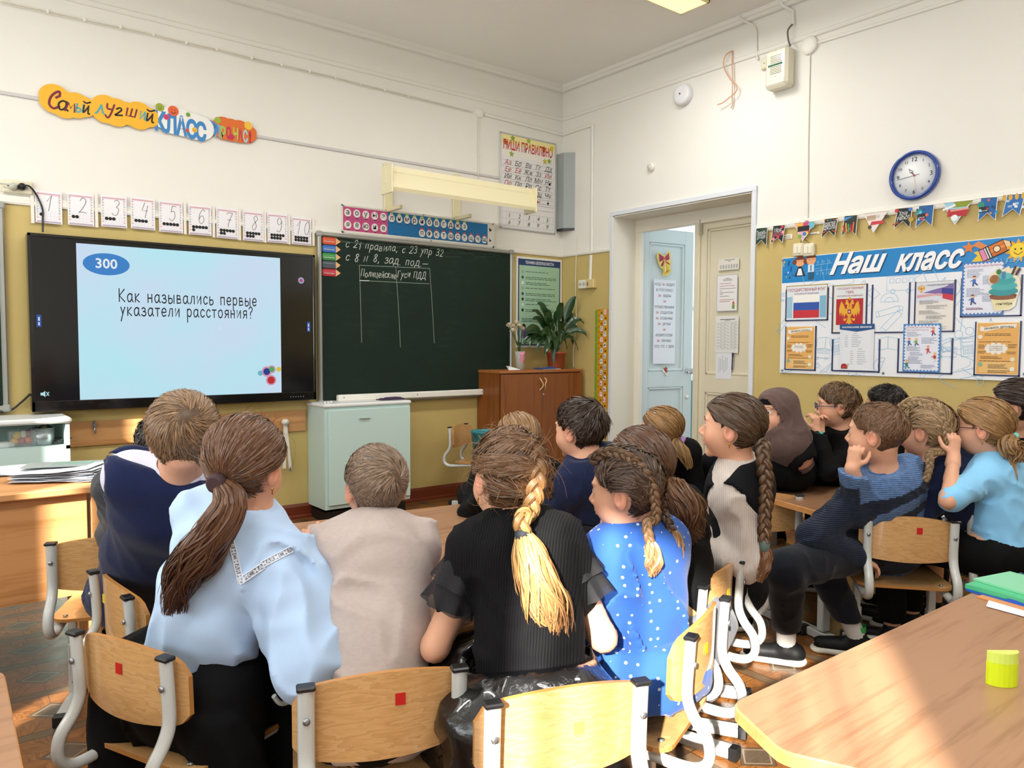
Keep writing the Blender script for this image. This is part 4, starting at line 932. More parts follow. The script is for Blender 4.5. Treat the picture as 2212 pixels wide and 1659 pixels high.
# socket at the left with plugs and the black cable
def socket(name, c, w_, h_, n_, label, X=False, m=None):
    m = m or mat('cream_socket_plastic', '#e6dfc4', .4); r = thing(name, label, 'socket', c); c = Vector(c)
    nrm = Vector((-1, 0, 0)) if X else Vector((0, -1, 0)); u = Vector((0, -1, 0)) if X else Vector((1, 0, 0))
    b = MB(); b.box(c+nrm*.014, (.028, w_, h_) if X else (w_, .028, h_), m, bevel=.006); b.build('cover', r)
    for k in range(n_):
        cc = c+u*((k-(n_-1)/2)*w_/n_)+nrm*.0275
        b = MB(); b.lathe([(.022, 0), (.022, .002), (.019, .002), (.018, -.001), (.001, -.001)], cc, white_pl(), 20, nrm)
        for s_ in (-1, 1): b.lathe([(.0035, 0), (.0035, .0008), (.0005, .0009)], cc+u*(s_*.009)+nrm*.0002, blackcap(), 8, nrm)
        b.build('outlet', r)
    return r
s1 = onF(37, 405); socket('wall_socket', (s1.x, 0, s1.z), .15, .075, 2, 'cream double wall socket with two plugs at the left end of front wall')
for px, m_, lab, nm in ((28, mat('clear_grey_plug', '#bcbcae', .3), 'pale grey plug in the cream double wall socket', 'grey_plug'), (47, blackcap(), 'black plug in the cream double wall socket', 'black_plug')):
    c = onF(px, 404, -.03); b = MB(); b.lathe([(.021, 0), (.021, .02), (.016, .034), (.004, .04)], (c.x, -.03, c.z), m_, 18, (0, -1, 0)); tag(b.build(nm), lab, 'plug')
conduit('black_power_cable', catmull([F_(48, 404, .055), F_(62, 406, .05), F_(78, 424, .03), F_(90, 452, .03), F_(91, 475, .03), F_(90, 503, .05)], 6), .005, 'black power cable curving from the wall socket down behind the display', m=blackcap())
conduit('grey_power_cable', catmull([F_(-30, 399, .05), F_(5, 400, .05), F_(26, 404, .05)], 6), .004, 'pale cable coming in from the left to the grey plug', m=mat('clear_grey_plug', '#bcbcae', .3))
conduit('black_cable_loop', catmull([F_(64, 850, .03), F_(45, 868, .03), F_(20, 886, .03), F_(-20, 893, .03)], 6), .006, 'black cable looping below the left chalkboard wing', m=blackcap())
# ================================================================ RIGHT WALL
BX = -.012
c0 = onR(1684, 805, BX); c1 = onR(1689, 558, BX); yR = onR(2226, 700, BX).y
WB, HB = c0.y-yR, c1.z-c0.z
pk = Plane((-.002, c0.y, c0.z), (0, -1, 0), (0, 0, 1))
def qk(px, py): p = onR(px, py, BX); return (pk.o.y-p.y, p.z-pk.o.z)
kb = thing('class_notice_board', 'wide blue and white class notice board printed with school doodles and a big title', 'notice board', pk.P(WB/2, 0, 0))
b = MB(); b.prism([(0, 0), (WB, 0), (WB, HB), (0, HB)], 0, .009, cm('#eceef2', .3), pk.M()); b.build('board', kb)
a = Art(pk, .0093); hb = qk(1700, 612)[1]+.002
a.rect(.003, hb, WB-.006, HB-hb-.004, mat('title_blue', '#1283c8', .3)); a.layer()
# doodles
dc = '#8fc0dc'; rr = random.Random(11)
def doodle(kind, x, y, s, rot=0.0):
    R = lambda pts: [(x+(p*math.cos(rot)-q_*math.sin(rot))*s, y+(p*math.sin(rot)+q_*math.cos(rot))*s) for p, q_ in pts]
    w_ = .0028; st = lambda pts, k=0: a.stroke(R(pts), w_, dc, k)
    if kind == 0: st([(-1,-.2),(.7,-.2),(1,0),(.7,.2),(-1,.2),(-1,-.2)]); st([(.7,-.2),(.7,.2)]); st([(-.8,-.2),(-.8,.2)])
    if kind == 1: st([(-1,-.5),(1,-.5),(1,.5),(-1,.5),(-1,-.5)]); [st([(-.8+.45*k,.05),(-.5+.45*k,.05),(-.5+.45*k,.35),(-.8+.45*k,.35),(-.8+.45*k,.05)]) for k in range(4)]; [a.stroke([(x+(cx_+.16*math.cos(t_*.7))*s, y+(-.55+.16*math.sin(t_*.7))*s) for t_ in range(10)], w_, dc) for cx_ in (-.55,.55)]
    if kind == 2: st([(math.cos(t_*math.pi/8), math.sin(t_*math.pi/8)) for t_ in range(9)]+[(1,0)]); st([(-1,0),(1,0)]); st([(.5*math.cos(t_*math.pi/8), .5*math.sin(t_*math.pi/8)) for t_ in range(9)])
    if kind == 3: st([(-.7,-1),(.7,-1),(.7,1),(-.7,1),(-.7,-1)]); st([(-.5,.5),(.5,.5),(.5,.85),(-.5,.85),(-.5,.5)]); [st([(-.45+.35*i,-.75+.35*j),(-.25+.35*i,-.75+.35*j),(-.25+.35*i,-.55+.35*j),(-.45+.35*i,-.55+.35*j),(-.45+.35*i,-.75+.35*j)]) for i in range(3) for j in range(3)]
    if kind == 4: [st([(dx+.3*math.cos(t_*.63), -.8+.3*math.sin(t_*.63)) for t_ in range(11)]) for dx in (-.4,.4)]; st([(-.2,-.55),(.5,1)]); st([(.2,-.55),(-.5,1)])
    if kind == 5: st([(-1,-.7),(-1,.5),(0,.7),(1,.5),(1,-.7),(0,-.5),(-1,-.7)]); st([(0,-.5),(0,.7)])
    if kind == 6: st([(-1,0),(1,.8),(.1,-.9),(-.1,-.1),(-1,0)]); st([(-.1,-.1),(1,.8)])
    if kind == 7: st([(math.cos(t_*.4*math.pi+math.pi/2)*(1), math.sin(t_*.4*math.pi+math.pi/2)) if t_ % 1 == 0 else 0 for t_ in range(1)]) ; a.stroke([(x+(s if k % 2 == 0 else s*.45)*math.cos(math.pi/2+k*math.pi/5), y+(s if k % 2 == 0 else s*.45)*math.sin(math.pi/2+k*math.pi/5)) for k in range(11)], w_, dc)
    if kind == 8: st([(-.9+.06*k, .5*math.sin(k*.4)) for k in range(0, 30, 1)], 0)
dl = [(1,1946,612,.085,0),(5,1756,598,.07,.3),(0,1860,620,.05,1.0),(2,1921,652,.055,0),(0,1922,672,.085,.25),(0,1927,692,.09,.8),(3,2091,749,.055,.1),(4,2076,697,.075,.3),(5,1783,742,.06,-.1),(5,1918,742,.06,0),(1,1775,764,.055,-.05),(1,2044,760,.055,-.05),
      (6,1786,800,.05,.3),(5,1850,800,.05,0),(6,1990,806,.05,-.2),(7,1766,790,.022,0),(4,2100,812,.06,1.4),(0,2072,640,.08,1.0),(5,2000,603,.06,.4),(3,1806,748,.05,.25),(2,1905,790,.05,1.2),(0,1692,700,.07,.9),(8,1800,650,.2,1.3),(8,2073,770,.2,1.5),(5,2055,744,.055,.2),(1,1698,640,.05,.1),(7,2140,700,.03,.4),(0,1700,800,.05,.2),(6,2030,620,.05,.4),(5,1880,640,.05,.8)]
for k_, px, py, s_, r_ in dl: x, y = qk(px, py); doodle(k_, x, y, s_, r_)
for (xa, ya, xb, yb) in ((1790,612,1840,640),(1960,740,1975,790),(2065,640,2060,600),(2095,780,2065,800)):
    p, q_ = qk(xa, ya), qk(xb, yb)
    for k in range(10):
        u0, u1 = k/10, (k+.55)/10; f_ = lambda u: (p[0]+(q_[0]-p[0])*u+.03*math.sin(u*3.1), p[1]+(q_[1]-p[1])*u); a.stroke([f_(u0), f_(u1)], .002, '#7d9cba')
# title
a.layer()
x, y = qk(1790, 594); X2, _ = qk(1916, 590); 
def title(s_, xa, xb, py, size):
    (x, y), (x2, _) = qk(xa, py), qk(xb, py)
    a.text(s_, x+.005, y-.006, size, '#123c66', 'L', .035, .45, width=x2-x); a.layer(2); a.text(s_, x, y, size, '#f6f7f8', 'L', .035, .45, width=x2-x); a.z -= a.eps*2
title('Наш', 1792, 1915, 592, .175); title('класс', 1933, 2082, 586, .175)
a.layer(3)
# two school children, question marks, noughts and crosses, star, pencil rocket, sun, sum
def kid(px, py, girl):
    x, y = qk(px, py); s_ = 1.0
    a.disc(x, y+.075, .034, '#e9a878' , n=18); a.disc(x, y+.088, .036, '#7a3a1e', .026, 16, 0, math.pi+.001); 
    if girl:
        a.disc(x-.04, y+.075, .016, '#7a3a1e'); a.disc(x+.04, y+.075, .016, '#7a3a1e'); a.poly([(x-.04, y-.02), (x+.04, y-.02), (x+.012, y+.045), (x-.012, y+.045)], '#23242c'); a.layer(); a.poly([(x-.022, y-.015), (x+.022, y-.015), (x+.01, y+.03), (x-.01, y+.03)], '#eef0f4')
    else:
        a.rect(x-.022, y-.005, .044, .05, '#cfe4f2'); a.rect(x-.02, y-.055, .018, .05, '#23566e'); a.rect(x+.002, y-.055, .018, .05, '#23566e'); a.layer(); a.rect(x-.004, y+.0, .008, .04, '#2d6f9e')
    a.layer(); a.disc(x-.012, y+.078, .003, '#222222', n=6); a.disc(x+.012, y+.078, .003, '#222222', n=6)
    a.z -= a.eps*2
kid(1728, 590, True); kid(1752, 586, False)
for px, py, c in ((1694,572,'#e3d43a'),(1704,571,'#182c50'),(1709,584,'#2f3b8c')): x, y = qk(px, py); a.text('?', x, y-.01, .05, c, bold=.02)
for px, py, c in ((1697,592,'#5a4ab0'),(1703,589,'#dfe8f0'),(1706,600,'#23304f'),(1699,598,'#7cc060'),(1711,594,'#3a66b0')): x, y = qk(px, py); a.disc(x, y, .006, c, n=8)
x, y = qk(1779, 578)
for k in (-.02, .02): a.stroke([(x+k, y-.05), (x+k+.01, y+.055)], .0025, '#8fd0ee'); a.stroke([(x-.055, y+k), (x+.06, y+k+.006)], .0025, '#8fd0ee')
for i, ch in enumerate('олохохоло'[:6]): a.text(ch if ch in 'ох' else 'х', x-.04+(i % 3)*.04, y-.045+(i//3)*.075, .03, '#8fd0ee')
x, y = qk(2093, 535); a.star(x, y, .036, '#e0803a', 5, .45)
P0, P1_ = Vector(qk(2120, 553)), Vector(qk(2186, 523)); ax = (P1_-P0).normalized(); nx = Vector((-ax.y, ax.x)); L = (P1_-P0).length
def rk(pts, c): a.poly([tuple(P0+ax*(p*L)+nx*(q_*.04)) for p, q_ in pts], c)
rk([(-.35,-.2),(0,-.8),(.02,.8),(-.18,.9),(-.1,.3)], '#e9c53a'); a.layer(); rk([(-.02,-.9),(.8,-.9),(1.03,0),(.8,.9),(-.02,.9)], '#17181c'); rk([(.08,.9),(.3,.95),(.1,2.1),(-.12,1.9)], '#d98b52'); rk([(.0,-.9),(.22,-.95),(.0,-1.9),(-.2,-1.6)], '#d98b52'); a.layer()
rk([(0,-.78),(.14,-.78),(.14,.78),(0,.78)], '#e38ab4'); rk([(.16,-.78),(.2,-.78),(.2,.78),(.16,.78)], '#dfe3e6'); rk([(.24,-.78),(.28,-.78),(.28,.78),(.24,.78)], '#dfe3e6'); rk([(.31,-.78),(.78,-.78),(.78,-.3),(.31,-.3)], '#c96a2a'); rk([(.31,-.26),(.78,-.26),(.78,.26),(.31,.26)], '#e9863a'); rk([(.31,.3),(.78,.3),(.78,.78),(.31,.78)], '#d87a34'); rk([(.8,-.78),(.95,-.25),(.95,.25),(.8,.78)], '#efcf9c'); a.layer(); c_ = P0+ax*(L*.52); a.disc(c_.x, c_.y, .019, '#17181c'); a.layer(); a.disc(c_.x, c_.y, .015, '#f3dcb8')
x, y = qk(2200, 541); a.star(x, y, .066, '#e9a92a', 11, .62); a.layer(); a.disc(x, y, .04, '#f3d43a'); a.layer(); a.disc(x-.014, y+.008, .005, '#3a2a10', n=8); a.disc(x+.014, y+.008, .005, '#3a2a10', n=8); a.stroke([(x-.02, y-.008), (x, y-.022), (x+.02, y-.008)], .004, '#8a4a1a', 3)
x, y = qk(2173, 570); a.text('5+4=9', x, y, .05, '#7cc4ea', shear=.3)
a.build('print', kb)
for px, py in ((1691,562),(1690,800),(1908,543),(1908,806),(2213,808)): x, y = qk(px, py); b = MB(); b.lathe([(.008, 0), (.008, .003), (.002, .006)], pk.P(x, y, .009), screw(), 10, (-1, 0, 0)); b.build('screw', kb)
navy = cm('#1d2a5c', .35)
def pocket(px0, py0, px1, py1, lab):
    (x0, y1), (x1, y0) = qk(px0, py0), qk(px1, py1); w_ = .008
    b = MB(); 
    for xx, yy, ww, hh in ((x0, y0, x1-x0, w_), (x0, y0, w_, y1-y0), (x1-w_, y0, w_, y1-y0)): b.box(pk.P(xx+ww/2, yy+hh/2, .011), (.005, ww, hh), navy)
    o = b.build('pocket_frame', kb); return x0, y0, x1, y1
pocks = [(1698,626,1789,692),(1799,617,1872,720),(1884,615,1964,719),(1977,609,2062,717),(2077,601,2207,683),(1697,705,1762,801),(1798,733,1900,805),(1940,731,2057,809),(2107,695,2203,814)]
for pp in pocks: pocket(*pp, '')
def poster(px0, py0, px1, py1, label, draw, colour='#e9e4dc', d=.0125, name='poster'):
    (x0, y1), (x1, y0) = qk(px0, py0), qk(px1, py1); pl = Plane(pk.P(x0, y0, d), pk.u, pk.v)
    r = thing(name, label, 'poster', pl.P((x1-x0)/2, 0, 0), 'posters in the notice board pockets')
    w_, h_ = x1-x0, y1-y0; b = MB(); b.prism([(0, 0), (w_, 0), (w_, h_), (0, h_)], -.0008, .0, cm(colour, .2), pl.M()); b.build('sheet', r)
    a = Art(pl, .0003); draw(a, w_, h_); a.build('print', r); return r
def eagle(a, x, y, s, g='#e2a92c'):
    for m_ in (-1, 1):
        a.poly(ccw([(x+m_*p*s, y+q_*s) for p, q_ in ((.05,.25),(.3,.2),(.45,.55),(.62,.78),(.72,.45),(.78,.1),(.7,-.25),(.6,.0),(.55,-.35),(.45,-.1),(.38,-.4),(.25,-.15),(.08,-.1))]), g)
        a.poly(ccw([(x+m_*p*s, y+q_*s) for p, q_ in ((.03,.2),(.2,.3),(.16,.5),(.34,.55),(.3,.68),(.12,.72),(.02,.55))]), g)
        a.poly(ccw([(x+m_*p*s, y+q_*s) for p, q_ in ((.05,-.3),(.2,-.5),(.4,-.45),(.45,-.6),(.3,-.66),(.1,-.45))]), g)
        a.poly(ccw([(x+m_*p*s, y+q_*s) for p, q_ in ((0,-.3),(.12,-.55),(.25,-.85),(.1,-.8),(0,-.95))]), g)
        a.disc(x+m_*.2*s, y+.78*s, .09*s, g, n=8)
    a.poly(ccw([(x+p*s, y+q_*s) for p, q_ in ((-.17,.3),(.17,.3),(.2,-.2),(0,-.45),(-.2,-.2))]), g); a.disc(x, y+.95*s, .1*s, g, n=8); a.layer()
    a.rect(x-.13*s, y-.15*s, .26*s, .32*s, '#a02a34'); a.layer(); a.disc(x, y, .07*s, '#d8d4e0', n=8)
def d_flag(a, w, h):
    a.frame(0, 0, w, h, .007, '#b79c5a'); a.rect(.007, .007, w-.014, h-.014, '#dfe6ea'); a.rect(.007, .02, w*.14, h*.6, '#9cc4d8'); a.rect(w*.82, .02, w*.15, h*.6, '#7fb4cf'); a.layer()
    a.text('ГОСУДАРСТВЕННЫЙ ФЛАГ', w/2, h*.83, h*.11, '#b0404e', bold=.02, width=w*.9); a.text('РОССИЙСКОЙ ФЕДЕРАЦИИ', w/2, h*.735, h*.06, '#8b5a78', bold=.02, width=w*.58)
    for k, c in enumerate(('#c8303a', '#2a55a8', '#f2f0ea')): a.rect(w*.19, .02+h*.215*k, w*.62, h*.215, c)
def d_emblem(a, w, h):
    a.frame(0, 0, w, h, .007, '#b79c5a'); a.rect(.007, .007, w-.014, h-.014, '#dde3e4'); a.layer()
    a.text('ГОСУДАРСТВЕННЫЙ', w/2, h*.905, h*.055, '#b0404e', bold=.02, width=w*.78); a.text('ГЕРБ', w/2, h*.82, h*.07, '#b0404e', bold=.02); a.text('РОССИЙСКОЙ ФЕДЕРАЦИИ', w/2, h*.755, h*.04, '#9b4a5e', bold=.02, width=w*.76)
    a.rect(w*.1, h*.17, w*.8, h*.54, '#b3222b'); a.layer(); eagle(a, w/2, h*.44, w*.40)
def d_anthem(a, w, h):
    a.frame(0, 0, w, h, .006, '#a9a08a'); a.rect(.006, h*.6, w-.012, h*.39, '#d9dbe4'); a.layer()
    a.poly([(w*.2,h*.78),(w*.97,h*.72),(w*.97,h*.95),(w*.75,h*.88),(w*.5,h*.84)], '#7c6ba8'); a.poly([(w*.7,h*.66),(w*.97,h*.6),(w*.97,h*.72),(w*.7,h*.76)], '#c93a48'); a.poly([(w*.05,h*.68),(w*.5,h*.72),(w*.7,h*.7),(w*.65,h*.76),(w*.05,h*.74)], '#dba3a8'); a.poly([(w*.68,h*.76),(w*.97,h*.72),(w*.97,h*.84),(w*.68,h*.86)], '#3a3f8e'); a.layer()
    eagle(a, w*.16, h*.86, w*.12); a.layer(2); a.text('ГОСУДАРСТВЕННЫЙ ГИМН', w*.3, h*.915, h*.035, '#3b3d52', 'L', .01, width=w*.62)
    for k in range(6): a.lines(w*(.12 if k % 2 == 0 else .3), h*(.62-.1*k), w*.55, 4, h*.02, '#6f7076', .0022, k)
def scallop(a, w, h, c):
    a.rect(0, 0, w, h, c); a.layer(); a.rect(.014, .014, w-.028, h-.028, '#e6e9f4')
    n = int(w/.02); 
    for k in range(n): a.disc(.02+k*(w-.04)/(n-1), .013, .006, '#e6e9f4', n=8); a.disc(.02+k*(w-.04)/(n-1), h-.013, .006, '#e6e9f4', n=8)
    n = int(h/.02)
    for k in range(n): a.disc(.013, .02+k*(h-.04)/(n-1), .006, '#e6e9f4', n=8); a.disc(w-.013, .02+k*(h-.04)/(n-1), .006, '#e6e9f4', n=8)
    a.layer()
def tinykid(a, x, y, s, shirt, hair, legs='#2a3f7a'):
    a.poly([(x-.3*s,y-.9*s),(x-.1*s,y-.9*s),(x,y-.3*s),(x-.2*s,y-.3*s)], legs); a.poly([(x+.45*s,y-.8*s),(x+.6*s,y-.65*s),(x+.1*s,y-.25*s),(x,y-.4*s)], legs)
    a.poly([(x-.25*s,y-.35*s),(x+.25*s,y-.35*s),(x+.2*s,y+.25*s),(x-.2*s,y+.25*s)], shirt); a.poly([(x-.2*s,y+.2*s),(x-.6*s,y-.05*s),(x-.55*s,y-.15*s),(x-.2*s,y+.05*s)], shirt); a.layer()
    a.disc(x, y+.5*s, .27*s, '#efc09a', n=12); a.disc(x, y+.58*s, .28*s, hair, .22*s, 12, 0, math.pi+.001); a.z -= a.eps
def d_comm(a, w, h):
    scallop(a, w, h, '#4d7fc0'); a.text('ЗАПОВЕДИ ШКОЛЬНИКА', w*.5, h*.9, h*.05, '#b85a72', bold=.0, width=w*.84)
    for k, (x, y) in enumerate(((.12,.85),(.5,.72),(.12,.5),(.5,.4),(.12,.14))): a.lines(w*x, h*y, w*.42, 6 if k < 4 else 2, h*.028, '#5b6a90', .0024, k+3)
    tinykid(a, w*.3, h*.65, w*.16, '#3e6fb8', '#8a4a2a'); tinykid(a, w*.27, h*.3, w*.16, '#3e5fa8', '#7a3a2a'); a.lines(w*.12, h*.12, w*.5, 1, .01, '#c04a5a', .003, 9)
def d_neat(a, w, h):
    scallop(a, w, h, '#4d86c4'); a.text('ЗАПОВЕДИ ШКОЛЬНИКА', w*.45, h*.91, h*.04, '#b85a72', width=w*.78, bold=.0); a.text('ПРО АККУРАТНОСТЬ', w*.38, h*.855, h*.04, '#b85a72', width=w*.6)
    for k, (x, y, n_) in enumerate(((.1,.82,4),(.5,.7,5),(.1,.52,4),(.2,.4,3),(.15,.31,6),(.5,.14,3))): a.lines(w*x, h*y, w*.42, n_, h*.026, '#5b6a90', .0024, k+20)
    tinykid(a, w*.8, h*.84, w*.13, '#d8404a', '#c9622e'); tinykid(a, w*.17, h*.63, w*.13, '#3e6fb8', '#c9622e'); tinykid(a, w*.36, h*.63, w*.13, '#6fae4a', '#e0c04a'); tinykid(a, w*.68, h*.47, w*.13, '#c94a4a', '#d8703a', '#c94a4a'); tinykid(a, w*.86, h*.32, w*.15, '#b83a34', '#e0b85a', '#eeeeee'); tinykid(a, w*.12, h*.16, w*.16, '#2f7f8a', '#d8a85a', '#2f8a8a')
def d_orange(a, w, h, t_, mid):
    a.rect(.006, .006, w-.012, h-.012, '#e8b062'); a.rect(w*.1, h*.05, w*.8, h*.2, '#ecc07a'); a.layer()
    a.poly([(w*.08,h*.84),(w*.2,h*.82),(w*.5,h*.87),(w*.9,h*.89),(w*.92,h*.96),(w*.5,h*.945),(w*.2,h*.9),(w*.1,h*.93)], '#efe9da'); a.layer(); a.text(t_, w*.52, h*.865, h*.05, '#3a3430', bold=.03, width=w*.66, rot=.07, arc=.004)
    a.disc(w*.47, h*.5, w*.24, '#eeeae0', h*.085, 18)
    for k in range(10): a.disc(w*.47+w*.22*math.cos(k*.63), h*.5+h*.08*math.sin(k*.63), w*.05, '#eeeae0', n=8)
    a.layer(); 
    for j, m_ in enumerate(mid): a.text(m_, w*.47, h*(.53-.035*j), h*.026, '#7a6a60', bold=.02, width=w*.3)
    for k, (x, y, ww, n_) in enumerate(((.2,.77,.65,2),(.08,.62,.8,1),(.06,.56,.16,3),(.74,.57,.2,3),(.06,.44,.2,2),(.72,.43,.22,2),(.12,.34,.5,2),(.1,.26,.75,1),(.3,.19,.45,3),(.3,.08,.5,2))): a.lines(w*x, h*y, w*ww, n_, h*.028, '#5a4630', .003, k+40, ragged=.2)
    for px_, py_, c in ((.85,.3,'#e9e2c8'),(.85,.12,'#f0eedc'),(.1,.72,'#f0e6d0'),(.12,.2,'#8ab39a')): a.disc(w*px_, h*py_, w*.055, c, n=10)
def d_bells(a, w, h):
    for k in range(int(h/.014)):
        a.rect(0, .014*k, w*.1, .0012, '#c4cbd8'); a.rect(w*.9, .014*k, w*.1, .0012, '#c4cbd8')
    a.poly([(-.002,h*.9),(w*.5,h*.845),(w+.002,h*.9),(w+.002,h+.004),(-.002,h+.004)], '#1c4f86'); a.layer(); a.text('РАСПИСАНИЕ ЗВОНКОВ', w/2, h*.93, h*.045, '#eef2f6', bold=.03, width=w*.86)
    a.text('1 смена', w*.45, h*.8, h*.025, '#666b75'); a.text('2 смена', w*.6, h*.46, h*.025, '#666b75')
    for k in range(7): a.text(f'{k+1} урок', w*.15, h*(.755-.04*k), h*.024, '#6a6f79', 'L'); a.lines(w*.36, h*(.757-.04*k), w*.3, 1, .01, '#9aa0aa', .0025, k)
    for k in range(7): a.text(f'{k+1} урок', w*.32, h*(.41-.045*k), h*.024, '#6a6f79', 'L'); a.lines(w*.53, h*(.412-.045*k), w*.28, 1, .01, '#9aa0aa', .0025, k+9)
    a.layer(); a.disc(w*.15, h*.09, w*.09, '#a8262c', h*.055, 14); a.rect(w*.06, h*.03, w*.18, h*.05, '#8e1e26'); a.layer(); a.rect(w*.1, h*.05, w*.1, h*.03, '#c84a44'); a.stroke([(w*.24, h*.03), (w*.27, h*.14)], .004, '#b0803a')
poster(1699,618,1787,692, 'gold edged poster showing the white, blue and red state flag', d_flag)
poster(1801,617,1871,719, 'poster with a golden double-headed eagle on a red square', d_emblem)
poster(1978,610,2060,717, 'poster of verses under a waving white, blue and red flag', d_anthem)
poster(2080,568,2168,680, 'blue scalloped poster of school commandments behind the cupcake picture', d_comm, d=.0135)
poster(1698,705,1759,799, 'small orange class rules poster in the lower left pocket', lambda a, w, h: d_orange(a, w, h, 'ПРАВИЛА КЛАССА', ('СТАРАТЬСЯ', 'И УЧИТЬСЯ')), '#efe0c0')
poster(1816,702,1887,801, 'bell timetable poster with a navy heading and small red school bag', d_bells, '#e8ebf0', d=.016)
poster(1953,700,2031,805, 'blue scalloped poster about neatness with several small cartoon pupils', d_neat, d=.016)
poster(2110,696,2201,812, 'larger orange friendship rules poster in the lower right pocket', lambda a, w, h: d_orange(a, w, h, 'ПРАВИЛА ДРУЖБЫ', ('СЛУШАТЬ', 'И СЛЫШАТЬ', 'ДРУГ ДРУГА')), '#efe0c0')
# cupcake picture
x, y = qk(2170, 672); xl, _ = qk(2134, 640); xr, _ = qk(2206, 640); w_ = xr-xl; pcup = Plane(pk.P(xl, y, .0185), pk.u, pk.v); h_ = qk(2160, 576)[1]-y
r = thing('cupcake_picture', 'glossy cut-out cupcake with turquoise icing at the notice board\'s upper right', 'picture', pcup.P(w_/2, 0, 0), 'posters in the notice board pockets')
ol = ccw([(w_*p, h_*q_) for p, q_ in ((.25,0),(.7,.03),(.85,.1),(.9,.3),(1,.5),(.95,.72),(.8,.85),(.92,.97),(.8,.98),(.7,.9),(.62,1),(.52,.96),(.4,.92),(.3,1.0),(.2,.9),(.02,.8),(.02,.68),(.12,.58),(.02,.45),(.08,.3),(.2,.2))])
b = MB(); b.prism(ol, -.001, 0, cm('#e8ddc0', .15), pcup.M()); b.build('card', r)
a = Art(pcup, .0004); C_ = lambda x, y, r_, c, ry=None: a.disc(w_*x, h_*y, w_*r_, c, ry and h_*ry, 16)
a.poly(ccw([(w_*.22,h_*.03),(w_*.68,h_*.05),(w_*.88,h_*.3),(w_*.1,h_*.32)]), '#e9dfb0'); a.layer(); C_(.48,.34,.42,'#7a4a34',.07); C_(.48,.3,.40,'#8c5a40',.05); a.layer(); C_(.48,.44,.45,'#3f9a9e',.1); a.layer(); C_(.5,.56,.40,'#52b0b2',.1); a.layer(); C_(.52,.68,.32,'#45a4a8',.09); a.layer(); C_(.54,.78,.22,'#63bcbc',.07); a.layer(); C_(.2,.72,.15,'#b07a4a',.1); C_(.33,.88,.08,'#3a7a4a',.06); a.layer()
for k in range(4): a.stroke([(w_*(.1+.05*k),h_*.65),(w_*(.16+.05*k),h_*.8)], .003, '#7a4a2a')
a.stroke([(w_*.74,h_*.82),(w_*.82,h_*.97)], .012, '#5a3a30'); a.stroke([(w_*.85,h_*.8),(w_*.95,h_*.92)], .012, '#5a3a30'); a.rect(w_*.42, h_*.72, w_*.12, h_*.16, '#4a86b0'); a.layer(); a.text('сентябрь', w_*.52, h_*.14, h_*.085, '#4a4440', shear=.2, width=w_*.5)
a.build('print', r)
# clock
cc = onR(1978, 380, 0); R0 = .145
r = thing('wall_clock', 'round wall clock with a blue rim above the bunting', 'clock', (0, cc.y, cc.z-R0))
blue = mat('clock_blue_plastic', '#123f96', .25, coat=.4)
b = MB(); b.lathe([(R0*.97, 0), (R0, .006), (R0, .026), (R0*.97, .036), (R0*.91, .038), (R0*.86, .030), (R0*.85, .016)], (0, cc.y, cc.z), blue, 56, (-1, 0, 0), cap=False); b.build('rim', r)
b = MB(); b.lathe([(R0*.87, .004), (R0*.87, .016), (.001, .016)], (0, cc.y, cc.z), cm('#eef0ee', .4), 48, (-1, 0, 0)); b.build('dial', r)
pc = Plane((-.0164, cc.y, cc.z), (0, -1, 0), (0, 0, 1)); a = Art(pc, .0003)
for k in range(12):
    t_ = math.radians(90-30*(k+1)); big = (k+1) % 3 == 0
    a.text(str(k+1), R0*.66*math.cos(t_), R0*.66*math.sin(t_)-(.012 if big else .008), .036 if big else .024, '#17181a', bold=.01)
    a.disc(R0*.82*math.cos(t_), R0*.82*math.sin(t_), .0022, '#17181a', n=8)
for k in range(60): t_ = math.radians(6*k); a.disc(R0*.82*math.cos(t_), R0*.82*math.sin(t_), .0007, '#444444', n=5)
a.build('numerals', r)
a = Art(pc, .003)
def hand(deg, l0, l1, wd, c, name):
    a = Art(pc, .003 if name == 'hour_hand' else .005 if name == 'minute_hand' else .007); t_ = math.radians(90-deg); a.stroke([(-l0*math.cos(t_), -l0*math.sin(t_)), (l1*math.cos(t_), l1*math.sin(t_))], wd, c); 
    if name == 'hour_hand': a.disc(l1*.62*math.cos(t_), l1*.62*math.sin(t_), .009, c, n=14); a.layer(); a.disc(l1*.62*math.cos(t_), l1*.62*math.sin(t_), .006, '#eef0ee', n=12)
    a.disc(0, 0, .005, c, n=10); a.build(name, r)
hand(323, .0, .052, .0045, '#17181a', 'hour_hand'); hand(263, .03, .088, .0025, '#17181a', 'minute_hand'); hand(170, .03, .095, .0012, '#a8323a', 'second_hand')
